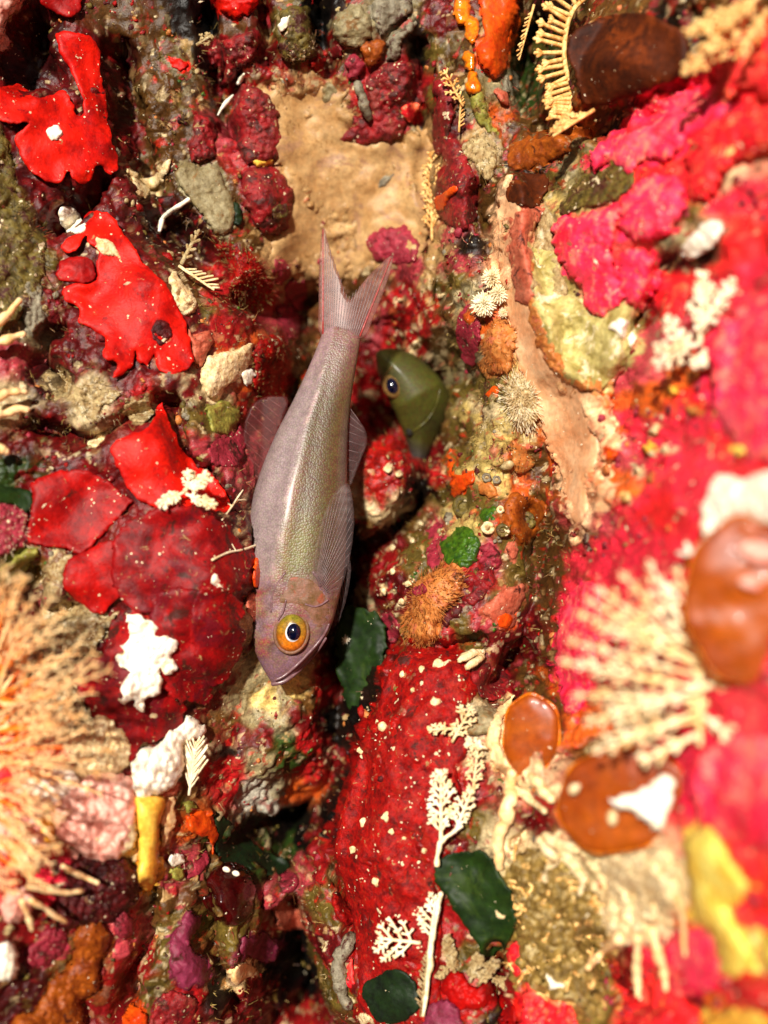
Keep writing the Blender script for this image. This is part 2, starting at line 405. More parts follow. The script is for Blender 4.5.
for hw, dp, ln in CRACKS:
    pu = np.array([p[0] for p in ln], float); pv = np.array([p[1] for p in ln], float)
    t = (D + 0.0) / D
    P = np.stack([(pu - 384), -(pv - 512)], 1)
    # where along the sight line the rock stands there
    for _i in range(len(P)):
        for dd in np.arange(420, -260, -6.0):
            tt = (D - dd) / D
            ix = int(round(((pu[_i] - 384) * tt - BX[0]) / BS)); iz = int(round((-(pv[_i] - 512) * tt - BZ[0]) / BS))
            if BASE[ix, iz] >= dd: break
        P[_i] *= tt
    best = np.full(_X.shape, 1e9)
    for p, q in zip(P[:-1], P[1:]):
        dq = q - p; L2 = (dq ** 2).sum()
        s_ = np.clip(((_wx - p[0]) * dq[0] + (_wz - p[1]) * dq[1]) / L2, 0, 1)
        best = np.minimum(best, np.hypot(_wx - p[0] - s_ * dq[0], _wz - p[1] - s_ * dq[1]))
    BASE -= dp * np.exp(-(best / hw) ** 2.4)
BASE = np.clip(BASE, -330, 520)
for _ in range(14):                      # no face steeper than rock can stand
    lo = np.full(BASE.shape, -1e9)
    for ax_ in (0, 1):
        for sh_ in (1, -1): lo = np.maximum(lo, np.roll(BASE, sh_, ax_) - 16.0)
    BASE = np.maximum(BASE, lo)
BASE[1:-1, 1:-1] = (BASE[1:-1, 1:-1] * 4 + BASE[:-2, 1:-1] + BASE[2:, 1:-1] + BASE[1:-1, :-2] + BASE[1:-1, 2:]) / 8

def bilin(G, x, z):
    fx = np.clip((np.asarray(x) - BX[0]) / BS, 0, len(BX) - 1.001); fz = np.clip((np.asarray(z) - BZ[0]) / BS, 0, len(BZ) - 1.001)
    i = fx.astype(int); j = fz.astype(int); a = fx - i; b = fz - j
    return (G[i, j] * (1 - a) + G[i + 1, j] * a) * (1 - b) + (G[i, j + 1] * (1 - a) + G[i + 1, j + 1] * a) * b

# what the lens meets first, as a look-up for placing things on the rock
PU = np.arange(-60, 832, 3.0); PV = np.arange(-60, 1088, 3.0)
_U, _V = np.meshgrid(PU, PV, indexing='ij')
SURF = np.full(_U.shape, np.nan)
_todo = np.ones(_U.shape, bool)
prev = None
for dd in np.arange(520, -334, -4.0):
    t = (D - dd) / D
    hh = bilin(BASE, (_U[_todo] - 384) * t, -(_V[_todo] - 512) * t)
    hit = hh >= dd
    idx = np.argwhere(_todo)
    SURF[tuple(idx[hit].T)] = np.minimum(hh[hit], dd + 4)
    _todo[tuple(idx[hit].T)] = False
SURF = np.nan_to_num(SURF, nan=-330)

def R(u, v):
    fx = np.clip((np.asarray(u, float) - PU[0]) / 3.0, 0, len(PU) - 1.001); fz = np.clip((np.asarray(v, float) - PV[0]) / 3.0, 0, len(PV) - 1.001)
    i = fx.astype(int); j = fz.astype(int); a = fx - i; b = fz - j
    return (SURF[i, j] * (1 - a) + SURF[i + 1, j] * a) * (1 - b) + (SURF[i, j + 1] * (1 - a) + SURF[i + 1, j + 1] * a) * b

# ------------------------------------------------------------------ the reef rock: growth, light falloff and crack shade, as colour
MA=(104,10,12); DM=(56,6,7); CR=(178,24,26); RD=(206,26,18); BR=(96,62,24); OL=(112,92,36); DK=(26,16,8); TN=(206,164,104)
GT=(150,136,98); PK=(226,40,62); RO=(190,66,74); CM=(226,200,150); OR=(214,92,28); GR=(44,66,20); BLK=(10,7,5); YT=(214,184,106); WG=(196,190,170); HR=(240,36,40); PE=(240,178,128)  # BLK and most DK seeds put the shade of cracks and hollows into colour
SEEDS = [
 (10,20,MA),(40,20,DM),(20,70,DM),(60,90,MA),(120,60,DM),(110,20,BR),(150,30,BR),(140,90,BR),(125,130,MA),(20,150,DM),(90,200,DM),(130,180,MA),(40,230,MA),(30,280,OL),
 (160,90,BR),(180,60,OL),(190,30,DK),(205,20,BLK),(212,70,DK),(175,120,BR),(190,140,BR),(150,160,BR),(165,190,BR),(170,215,DM),(195,225,DM),(215,200,BR),(225,130,RO),(222,110,BR),
 (230,40,BR),(225,60,CR),(265,20,MA),(270,60,MA),(285,20,OL),(300,40,OL),(295,60,BR),(318,30,BLK),(325,60,MA),(280,75,CR),(310,70,CR),(260,160,CR),(250,240,BR),(235,260,CR),(255,280,BR),(225,300,CR),
 (240,315,MA),(285,290,RO),(270,310,RO),(195,290,BR),(200,310,OL),(220,330,CR),(250,370,OR),(270,400,CR),(190,350,OR),(190,390,CM),(205,420,OL),(215,440,RO),(230,450,RO),(180,400,MA),
 (60,310,MA),(110,340,MA),(60,350,MA),(40,380,DM),(90,400,CM),(120,390,MA),(60,430,MA),(30,440,MA),(90,460,MA),(130,400,CR),(30,330,GT),(10,360,RO),(10,400,CM),(20,470,GR),(10,520,PK),(10,560,OL),
 (30,600,MA),(40,640,MA),(60,600,MA),(100,620,DM),(120,680,MA),(160,600,MA),(200,560,MA),(230,540,CM),(240,590,CM),(235,610,OL),(210,650,MA),(130,740,CM),(100,720,CM),
 (60,700,CM),(30,780,HR),(60,800,CM),(20,860,HR),(90,830,CM),(50,880,PK),(30,920,MA),(20,1000,DM),(80,960,BR),(110,870,CM),(125,930,RO),(140,960,CR),(110,1000,MA),
 (190,760,CM),(170,800,BR),(180,830,OR),(180,870,RO),(160,900,BR),(165,940,OL),(200,870,BR),(150,990,OL),(190,1000,CR),(220,990,DK),(250,1000,MA),(260,940,CR),(275,900,RO),(240,930,OL),(265,975,DK),(240,960,BR),
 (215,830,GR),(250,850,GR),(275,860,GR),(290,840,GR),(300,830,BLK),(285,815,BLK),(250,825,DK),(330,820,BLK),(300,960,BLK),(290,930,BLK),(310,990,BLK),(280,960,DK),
 (300,880,RO),(285,890,BR),(320,870,CR),(320,900,OL),(335,880,BR),(330,950,MA),(335,990,OL),(310,1015,CR),(350,1015,BR),
 (250,680,GT),(235,700,GT),(265,700,YT),(245,660,GT),(280,700,GT),(290,690,YT),(225,720,BR),(255,720,GT),(285,730,GT),(230,740,MA),(265,740,MA),(220,770,CR),(235,790,CR),(225,755,DK),(255,790,WG),(270,800,WG),(262,770,GT),(285,790,GT),
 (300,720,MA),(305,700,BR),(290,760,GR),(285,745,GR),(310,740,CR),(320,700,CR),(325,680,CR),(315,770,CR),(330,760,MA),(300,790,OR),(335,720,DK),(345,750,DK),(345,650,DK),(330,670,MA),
 (300,300,BR),(300,350,BR),(295,380,BR),(310,250,TN),(330,180,TN),(350,220,TN),(300,180,TN),(400,190,TN),(425,180,BR),(420,210,BR),(395,240,CR),(410,270,RO),(370,290,BR),(340,160,TN),
 (330,120,TN),(360,120,CR),(300,110,TN),(290,90,CR),(350,60,BR),(370,80,CR),(400,20,GT),(420,40,DK),(425,60,BLK),(420,90,CR),(410,125,GT),(425,130,DK),(425,100,OL),(440,20,MA),(435,50,OL),(455,60,BR),
 (400,300,CR),(420,300,CR),(430,320,CR),(415,340,CR),(440,340,CM),(390,330,CR),(380,330,RO),(445,310,BR),(360,370,CR),(370,400,CR),(365,430,CR),(380,460,RD),(375,490,RD),(395,470,CR),(390,510,CM),(365,500,CM),(370,530,BR),(400,520,DK),(420,490,DK),(430,450,MA),(440,470,CR),(450,440,BR),(420,520,BR),
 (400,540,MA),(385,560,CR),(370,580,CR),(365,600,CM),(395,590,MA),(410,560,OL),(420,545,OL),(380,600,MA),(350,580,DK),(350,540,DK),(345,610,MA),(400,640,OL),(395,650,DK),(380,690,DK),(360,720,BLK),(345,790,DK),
 (440,100,BR),(450,130,MA),(470,100,OL),(475,140,TN),(490,150,BR),(460,180,CR),(460,210,RD),(450,230,RO),(440,250,TN),(460,260,RO),(430,280,TN),(440,290,OL),(455,280,OL),(470,240,DK),(500,200,BR),(485,180,BR),
 (460,300,GT),(455,340,OL),(470,370,GT),(465,390,OL),(480,320,OR),(500,330,OR),(495,390,OL),(510,380,YT),(515,410,YT),(490,410,CM),(475,420,YT),(460,430,OL),(480,440,YT),(500,440,YT),(520,430,YT),(460,455,OL),
 (470,470,YT),(490,470,YT),(500,480,YT),(455,490,OL),(470,500,OL),(520,460,OR),(540,460,BR),(520,490,OR),(510,520,OR),(530,540,BR),(540,510,BR),(485,510,OL),(460,520,YT),(440,530,RO),(490,550,RO),(500,545,OL),(520,560,OL),(540,570,BR),
 (470,570,CR),(480,580,CR),(470,600,MA),(460,620,OL),(470,640,OL),(490,620,RO),(510,600,OL),(530,620,MA),(540,650,MA),(500,650,MA),(485,640,MA),(510,690,MA),(540,690,BR),(550,610,BR),(445,640,CR),
 (430,660,RD),(420,700,RD),(400,740,RD),(370,780,RD),(390,830,CR),(370,860,CR),(400,900,MA),(370,920,CR),(400,960,CR),(450,700,CM),(480,690,OL),(470,720,CM),(490,740,CM),(470,790,CR),(480,830,OL),(490,840,CM),(455,840,MA),(440,950,CR),(450,990,MA),(470,960,OL),(480,1000,RD),(500,980,MA),(505,1015,DK),(450,930,CR),
 (500,120,OR),(505,90,GT),(520,20,BR),(530,60,GR),(535,90,GR),(525,100,GR),(540,20,DK),(550,120,BR),(530,130,BR),(580,130,OR),(540,150,BR),(575,165,GT),(540,170,DK),(520,180,BR),(560,180,OL),
 (520,220,PE),(516,250,PE),(524,300,PE),(536,345,PE),(560,392,PE),(590,412,PE),(588,450,PE),(582,490,OR),(545,215,YT),(540,260,CM),(545,290,YT),(570,320,YT),(600,320,CM),(560,350,CM),(590,360,CM),(606,400,OR),(556,425,OR),(566,460,OR),(560,480,BR),(560,540,BR),(555,580,BR),(570,620,PK),(560,640,BR),
 (610,100,BR),(650,40,DK),(600,30,BR),(700,40,DK),(720,20,BR),(680,80,MA),(620,120,DK),(640,130,HR),(700,90,HR),(740,80,HR),(600,180,GT),(590,160,OL),(640,180,HR),(670,140,HR),(720,150,HR),(740,200,PK),(700,190,HR),(660,210,PK),(690,210,OL),(720,180,CM),(690,240,GT),(740,240,HR),(680,260,DK),
 (630,290,PK),(640,320,MA),(660,280,HR),(650,340,RO),(640,370,RO),(680,380,OR),(700,390,HR),(740,300,PK),(760,360,HR),(740,400,PK),(690,420,PK),(650,400,OR),(630,420,PK),(620,450,RO),(650,450,PK),(680,460,PK),(620,490,OR),(640,500,PK),(600,520,RO),(630,540,PK),(660,510,HR),(700,500,PK),(760,440,HR),(600,560,PK),(590,600,PK),
 (620,600,PK),(600,640,PK),(650,660,PK),(720,660,PK),(750,720,PK),(730,760,PK),(700,730,PK),(760,800,PK),(720,790,PK),(640,720,CM),(620,760,BR),(590,720,OR),(570,690,OR),(680,760,PK),
 (540,790,CM),(530,820,MA),(545,800,CR),(520,850,CM),(550,850,CM),(530,880,YT),(560,880,YT),(550,920,OL),(580,930,YT),(540,960,OL),(570,970,DK),(600,980,OL),(590,1010,OL),(560,1000,RD),(530,1010,RD),(600,880,CM),(650,870,CM),
 (630,940,MA),(650,940,PK),(680,960,PK),(700,1000,MA),(680,1010,HR),(640,1010,HR),(740,990,HR),(730,900,PK),(760,900,HR),(700,940,OR),(750,960,CM),(720,1015,OR),
]
_s = np.array([(a, b) for a, b, _ in SEEDS], float)
_sc = np.array([lin(c) * (1.0 if (u_ > 585 or (u_ < 135 and v_ > 690) or (u_ > 490 and v_ > 760) or c == PE) else 0.9 if (215 < u_ < 335 and 640 < v_ < 815) else 0.6) for u_, v_, c in SEEDS])   # walls kept bright, crevice dimmed, rock below head lifted: light falloff put into colour
_sw = W(_s[:, 0], _s[:, 1], R(_s[:, 0], _s[:, 1]))
PAL = 0.7 * np.array([lin(c) for c in [CR, MA, OL, TN, RO, BR, GT, RD, CM, DK]])

def reef_colour(X, Z, H):
    n = X.size; out = np.zeros((n, 3))
    xo = X.ravel(); zo = Z.ravel(); P = (xo, H.ravel(), zo)
    ax = fbm3(P, 34, 30, 3) * 12 + fbm3(P, 7, 35, 2) * 4; az = fbm3(P, 34, 40, 3) * 12 + fbm3(P, 7, 45, 2) * 4
    wx = xo + ax; wz = zo + az
    Pw = (wx, P[1] + fbm3(P, 7, 47, 2) * 4, wz)
    sx = _sw[:, 0]; sz = _sw[:, 2]
    CH = 20000
    for a in range(0, n, CH):
        dx = wx[a:a + CH, None] - sx[None]; dz = wz[a:a + CH, None] - sz[None]
        q = 1.0 / (dx * dx + dz * dz + 4.0) ** 3.2
        out[a:a + CH] = (q @ _sc) / q.sum(1)[:, None]
    # small encrusting patches of other kinds, and mottling
    _, cid = worley3(Pw, 8.5, 61, True)
    pick = PAL[(cid * 997).astype(int) % len(PAL)]
    lum = out @ np.array([.3, .5, .2])
    m = ((cid * 31.7) % 1.0 > 0.74) & (lum > 0.006)
    vivid = np.where((out[:, 0] > 0.45) & (out[:, 1] < 0.12), 0.3, 1.0) * np.where(xo < -235, 0.5, 1.0)
    f = (vivid * 0.62 * m * np.clip(fbm3(P, 70, 50, 2) * 1.5 + 0.75, 0, 1))[:, None]
    out = out * (1 - f) + pick * f
    _, cid2 = worley3(Pw, 4.2, 64, True)
    m2 = (cid2 > 0.86) & (lum > 0.006)
    f = (0.6 * m2 * vivid)[:, None]
    out = out * (1 - f) + PAL[(cid2 * 773).astype(int) % len(PAL)] * f
    w3, cid3 = worley3(Pw, 13, 66, True)                 # pale spots
    m3 = (w3 < 0.14 + 0.14 * cid3) & ((cid3 * 57.3) % 1 > 0.72) & (lum > 0.008)
    out[m3] = lin((222, 198, 150)) * 0.6
    mot = np.clip(1.0 + 0.55 * fbm3(P, 16, 70, 3) + 0.35 * fbm3(P, 4.5, 75, 2), 0.3, 1.7)
    return np.clip(out * mot[:, None], 0, 0.95)

REEF = []
PAINT = []     # growths whose colour runs out onto the rock around them
def build_reef():
    X, Z = np.meshgrid(GX, GZ, indexing='ij')
    H = bilin(BASE, X, Z)
    hx = (bilin(BASE, X + 4, Z) - bilin(BASE, X - 4, Z)) / 8; hz = (bilin(BASE, X, Z + 4) - bilin(BASE, X, Z - 4)) / 8
    nl = np.sqrt(1 + hx * hx + hz * hz)
    NX, NY, NZ = -hx / nl, -1 / nl, -hz / nl
    P3 = (X.ravel(), H.ravel(), Z.ravel())
    amp = np.clip(0.75 + 0.9 * fbm3(P3, 80, 90, 2), 0.2, 1.6)
    Pw = (P3[0] + fbm3(P3, 12, 141) * 4, P3[1], P3[2])
    disp = amp * (fbm3(P3, 24, 91, 3) * 8.0 + (0.6 - worley3(Pw, 12, 14)) * 6.5 + (0.6 - worley3(P3, 5.8, 15)) * 3.0 + fbm3(P3, 6, 97, 2) * 2.0)
    disp = disp.reshape(X.shape)
    ox = fbm3(P3, 18, 110, 2).reshape(X.shape) * 4.0; oz = fbm3(P3, 18, 120, 2).reshape(X.shape) * 4.0
    V = np.stack([X + ox + NX * disp, -H + NY * disp, Z + oz + NZ * disp], -1)
    col = reef_colour(X, Z, H)
    nx, nz = X.shape
    # left wall / back of the crevice / right wall, split along the two crevice lines
    left = np.array([(215, -150), (215, 0), (222, 100), (215, 160), (238, 250), (250, 330), (262, 400), (250, 480), (258, 560), (258, 640), (225, 690), (200, 740), (205, 800), (260, 850), (275, 900), (280, 1200)], float)
    right = np.array([(432, -150), (432, 0), (430, 140), (424, 230), (438, 320), (452, 400), (440, 470), (395, 540), (360, 590), (372, 650), (362, 720), (342, 790), (322, 840), (322, 900), (325, 960), (340, 1200)], float)
    u = 384 + X * D / (D - H); v = 512 - Z * D / (D - H)
    reg = np.ones(X.shape, int)
    reg[u < np.interp(v, left[:, 1], left[:, 0])] = 0
    reg[u > np.interp(v, right[:, 1], right[:, 0])] = 2
    fr = reg[:-1, :-1]
    idx = np.arange(nx * nz).reshape(nx, nz)
    quads = np.stack([idx[:-1, :-1], idx[1:, :-1], idx[1:, 1:], idx[:-1, 1:]], -1)
    Vf = V.reshape(-1, 3) * S
    for k, nm in enumerate(('reef_wall_left', 'crevice_back_wall', 'reef_wall_right')):
        q = quads[fr == k]
        used = np.zeros(nx * nz, bool); used[q.ravel()] = True
        remap = np.cumsum(used) - 1
        vv = Vf[used]; q = remap[q]
        me = bpy.data.meshes.new(nm)
        me.vertices.add(len(vv)); me.vertices.foreach_set('co', vv.astype(np.float32).ravel())
        me.loops.add(q.size); me.loops.foreach_set('vertex_index', q.astype(np.int32).ravel())
        me.polygons.add(len(q)); me.polygons.foreach_set('loop_start', np.arange(0, q.size, 4, dtype=np.int32))
        me.polygons.foreach_set('loop_total', np.full(len(q), 4, np.int32))
        me.update(calc_edges=True)
        me.polygons.foreach_set('use_smooth', np.ones(len(q), bool))
        at = me.attributes.new('Col', 'FLOAT_COLOR', 'POINT')
        cc = np.concatenate([col[used], np.ones((used.sum(), 1))], 1).astype(np.float32)
        at.data.foreach_set('color', cc.ravel())
        me.materials.append(MAT('reef'))
        o = bpy.data.objects.new(nm, me)
        COLL.objects.link(o)
        o['kind'] = 'structure'
        REEF.append((o, X.ravel()[used], Z.ravel()[used], col[used], H.ravel()[used]))
        o['label'] = ('left wall of the reef crevice crusted in dark red growth', 'knobbly rock at the back of the dark crevice', 'right wall of the reef crevice crusted in pink and tan growth')[k]
build_reef()

def paint_reef():
    """let every encrusting growth run out ragged onto the rock round it"""
    for o, X, Z, col, H in REEF:
        P = (X, H, Z)
        wx = X + fbm3(P, 13, 610, 3) * 7 + fbm3(P, 4, 615, 2) * 2.5; wz = Z + fbm3(P, 13, 620, 3) * 7 + fbm3(P, 4, 625, 2) * 2.5
        t_all = fbm3(P, 12, 630, 3); k_all = fbm3(P, 8, 640, 2); s_all = fbm3(P, 5, 645, 2)
        for poly, ca, cb in PAINT:
            c = poly.mean(0); big = c + (poly - c) * 1.1
            x0, z0 = big.min(0) - 12; x1, z1 = big.max(0) + 12
            k = np.flatnonzero((X > x0) & (X < x1) & (Z > z0) & (Z < z1))
            if not len(k): continue
            m = k[inside(wx[k], wz[k], big)]
            if not len(m): continue
            t = np.clip(t_all[m] + .5, 0, 1)[:, None]
            cc = ca * t + cb * (1 - t)
            keep = (np.clip(k_all[m] * 2.2 + 0.85, 0.25, 1))[:, None]
            col[m] = col[m] * (1 - keep) + cc * keep * np.clip(1 + .5 * s_all[m], .4, 1.5)[:, None]
        cc = np.concatenate([np.clip(col, 0, .95), np.ones((len(col), 1))], 1).astype(np.float32)
        o.data.attributes['Col'].data.foreach_set('color', cc.ravel())

# ------------------------------------------------------------------ builders for what lives on the rock
def smooth_outline(pts, sp, jag, seed):
    p = np.array(pts, float); n = len(p)
    out = []
    for i in range(n):
        p0, p1, p2, p3 = p[i - 1], p[i], p[(i + 1) % n], p[(i + 2) % n]
        m = max(1, int(np.hypot(*(p2 - p1)) / sp))
        for k in range(m):
            t = k / m
            out.append(0.5 * ((2 * p1) + (-p0 + p2) * t + (2 * p0 - 5 * p1 + 4 * p2 - p3) * t * t + (-p0 + 3 * p1 - 3 * p2 + p3) * t ** 3))
    o = np.array(out)
    if jag:
        o[:, 0] += fbm(o[:, 0], o[:, 1], 7, 200 + seed, 3) * jag * 2
        o[:, 1] += fbm(o[:, 0], o[:, 1], 7, 230 + seed, 3) * jag * 2
    return o

def inside(px, py, poly):
    r = np.zeros(px.shape, bool); n = len(poly)
    for i in range(n):
        x1, y1 = poly[i]; x2, y2 = poly[i - 1]
        c = ((y1 > py) != (y2 > py))
        if y1 != y2:
            r ^= c & (px < (x2 - x1) * (py - y1) / (y2 - y1) + x1)
    return r

def tri_outline(pts, step, jag, seed):
    o = smooth_outline(pts, max(1.2, step * 0.75), jag, seed)
    keep = [0]
    for i in range(1, len(o)):
        if np.hypot(*(o[i] - o[keep[-1]])) > 0.5 * step: keep.append(i)
    o = o[keep]
    x0, y0 = o.min(0); x1, y1 = o.max(0)
    gx, gy = np.meshgrid(np.arange(x0, x1, step), np.arange(y0, y1, step * 0.87), indexing='ij')
    gx = gx + (np.arange(gx.shape[1]) % 2)[None] * step * 0.5
    rg = np.random.default_rng(seed)
    gx = (gx + rg.uniform(-.2, .2, gx.shape) * step).ravel(); gy = (gy + rg.uniform(-.2, .2, gy.shape) * step).ravel()
    m = inside(gx, gy, o); gx = gx[m]; gy = gy[m]
    if len(gx):
        dist = np.min(np.hypot(gx[:, None] - o[None, :, 0], gy[:, None] - o[None, :, 1]), 1)
        m = dist > 0.55 * step; gx = gx[m]; gy = gy[m]
    vin = [Vector(p) for p in o] + [Vector(p) for p in zip(gx, gy)]
    n = len(o)
    vo, _, fo, _, _, _ = delaunay_2d_cdt(vin, [(i, (i + 1) % n) for i in range(n)], [list(range(n))], 1, 1e-4)
    vo = np.array([(a.x, a.y) for a in vo])
    F = [tuple(f) for f in fo]
    dist = np.concatenate([np.min(np.hypot(vo[a:a + 2000, 0, None] - o[None, :, 0], vo[a:a + 2000, 1, None] - o[None, :, 1]), 1) for a in range(0, len(vo), 2000)])
    cnt = {}
    for f in F:
        for i in range(len(f)):
            e = (f[i], f[(i + 1) % len(f)]); cnt[tuple(sorted(e))] = cnt.get(tuple(sorted(e)), 0) + 1
    bed = [(f[i], f[(i + 1) % len(f)]) for f in F for i in range(len(f)) if cnt[tuple(sorted((f[i], f[(i + 1) % len(f)])))] == 1]
    bset = {i for e in bed for i in e}
    for i in bset: dist[i] = 0
    return vo, F, dist, bed

_seed = [0]
def relax(vals, F, it):
    n = len(vals); a = np.array([(f[i], f[(i + 1) % len(f)]) for f in F for i in range(len(f))])
    for _ in range(it):
        s = np.zeros(n); c = np.zeros(n)
        np.add.at(s, a[:, 0], vals[a[:, 1]]); np.add.at(c, a[:, 0], 1)
        vals = np.where(c > 0, 0.4 * vals + 0.6 * s / np.maximum(c, 1), vals)
    return vals

def plate_geo(pts, h=5, edge=5, lift=1.5, bump=1.0, bscale=12, jag=0.6, dome=0, sheet=0, step=None, d=None, tilt=(0, 0), nod=0, nscale=6, ripple=0, span=45, back=14, grain=1.0):
    _seed[0] += 1; sd = _seed[0]
    a = np.array(pts, float)
    area = 0.5 * abs(np.sum(a[:, 0] * np.roll(a[:, 1], -1) - a[:, 1] * np.roll(a[:, 0], -1)))
    if step is None: step = float(np.clip(math.sqrt(area / 1500), 1.7, 3.6))
    if d is None and jag == 0.6: jag = 1.4 if sheet else 1.9
    vo, F, dist, bed = tri_outline(pts, step, jag, sd)
    u, v = vo[:, 0], vo[:, 1]
    cu, cv = u.mean(), v.mean()
    if d is None:
        base = R(u, v); md = np.median(base)
        base = relax(np.clip(base, md - span, md + span), F, 4)
    else:
        base = np.full(len(u), float(d))
    base = base + (u - cu) * tilt[0] + (v - cv) * tilt[1]
    dome *= 0.62; crust = not sheet and d is None
    if sheet: sheet *= 0.5; h *= 0.3; lift *= 0.62
    else: lift *= 0.6; h *= 0.75
    if crust: lift -= 1.5
    e = np.clip(dist / edge, 0, 1)
    off = lift + h * np.sqrt(np.clip(1 - (1 - e) ** 2, 0, 1))
    if dome:
        q = np.clip(dist / max(dist.max(), 1e-3), 0, 1); off = off + dome * np.sqrt(np.clip(1 - (1 - q) ** 2, 0, 1))
    off = off + bump * (0.35 + 0.65 * e) * fbm(u, v, bscale, 300 + sd % 40, 3)
    if nod: off = off + nod * (0.25 + 0.75 * e) * (0.55 - worley(u + sd * 13, v, nscale, sd % 30))
    if ripple: off = off + ripple * (1 - np.clip(dist / 14, 0, 1)) * (fbm(u, v, 22, 340 + sd % 30, 2) + 0.25)
    if crust: off = off + grain * (0.4 + 0.6 * e) * (fbm(u, v, 15, 360, 3) * 3.2 + (0.5 - worley(u, v, 6.5, 37)) * 2.0 + fbm(u, v, 4.5, 366, 2) * 1.3)
    top = W(u, v, base + off)
    n = len(u); faces = []
    # orient triangles towards the lens
    for f in F:
        p = top[list(f[:3])]
        nrm = np.cross(p[1] - p[0], p[2] - p[0])
        faces.append(tuple(f) if nrm[1] < 0 else tuple(reversed(f)))
    cnt = {}
    for f in faces:
        for i in range(len(f)): cnt[(f[i], f[(i + 1) % len(f)])] = 1
    bed = [e_ for e_ in cnt if (e_[1], e_[0]) not in cnt]
    if sheet:
        bot = W(u, v, base + off - sheet * (0.35 + 0.65 * e))
        V = np.concatenate([top, bot])
        faces = faces + [tuple(i + n for i in reversed(f)) for f in faces] + [(b, a_, a_ + n, b + n) for a_, b in bed]
    else:
        ring = sorted({i for e_ in bed for i in e_}); rm = {i: n + k for k, i in enumerate(ring)}
        ru = u[ring]; rv = v[ring]
        V = np.concatenate([top, W(ru, rv, base[ring] - back)])
        faces = faces + [(b, a_, rm[a_], rm[b]) for a_, b in bed]
    if crust and d is None:
        pu = np.array(pts, float); pb = W(pu[:, 0], pu[:, 1], np.clip(R(pu[:, 0], pu[:, 1]), base.min(), base.max()))
        poly = pb[:, [0, 2]]
    else: poly = None
    return V, faces, dict(poly=poly, u=u, v=v, d=base + off, dist=dist, F=F)

LAST = {}
NOPAINT = ('white', 'garnet', 'honey', 'amber', 'green', 'darkgreen', 'moss')
def plate(name, label, cat, pts, mat, parent=None, group=None, hairs=0, hair_len=5, hair_mat='turf', **kw):
    V, faces, info = plate_geo(pts, **kw)
    o = link_mesh(name, V, faces, mat, parent)
    LAST.clear(); LAST.update(info)
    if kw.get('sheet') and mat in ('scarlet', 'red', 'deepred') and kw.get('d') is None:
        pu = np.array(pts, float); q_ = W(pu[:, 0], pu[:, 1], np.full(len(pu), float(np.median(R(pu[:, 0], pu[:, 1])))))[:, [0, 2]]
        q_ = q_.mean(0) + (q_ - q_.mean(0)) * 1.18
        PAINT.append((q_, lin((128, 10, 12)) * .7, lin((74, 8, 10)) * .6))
    if info['poly'] is not None and mat not in NOPAINT:
        md_ = MATDEF[mat]; kk_ = md_.get('k', .9); ca = lin(md_['c1']) * kk_ * .9; cb = lin(md_['c2']) * kk_ * .8 if 'c2' in md_ else ca * .6
        PAINT.append((info['poly'], ca, cb))
    if parent is None: tag(o, label, cat, group)
    elif label: o['label'] = label
    if hairs:
        bristle(o, info, hairs, hair_len, hair_mat)
    return o

def bristle(o, info, n, ln, mat):
    rg = np.random.default_rng(len(info['u']) + n)
    k = rg.integers(0, len(info['u']), n)
    cu, cv = info['u'].mean(), info['v'].mean()
    b = Bundle()
    for i in k:
        u, v, d = info['u'][i] + rg.uniform(-1.5, 1.5), info['v'][i] + rg.uniform(-1.5, 1.5), info['d'][i] - 1
        r = max(6.0, math.hypot(u - cu, v - cv))
        dx, dy = (u - cu) / r, (v - cv) / r
        l = ln * rg.uniform(0.5, 1.3); s = (1 - info['dist'][i] / max(info['dist'].max(), 1)) 
        dx = dx * s + rg.uniform(-.4, .4); dy = dy * s + rg.uniform(-.4, .4)
        b.tube([(u, v, d), (u + dx * l * .5, v + dy * l * .5, d + l * .6), (u + dx * l, v + dy * l, d + l)], [0.42, 0.34, 0.16], 3)
    c = b.build('bristles', mat, o); c['kind'] = 'stuff'

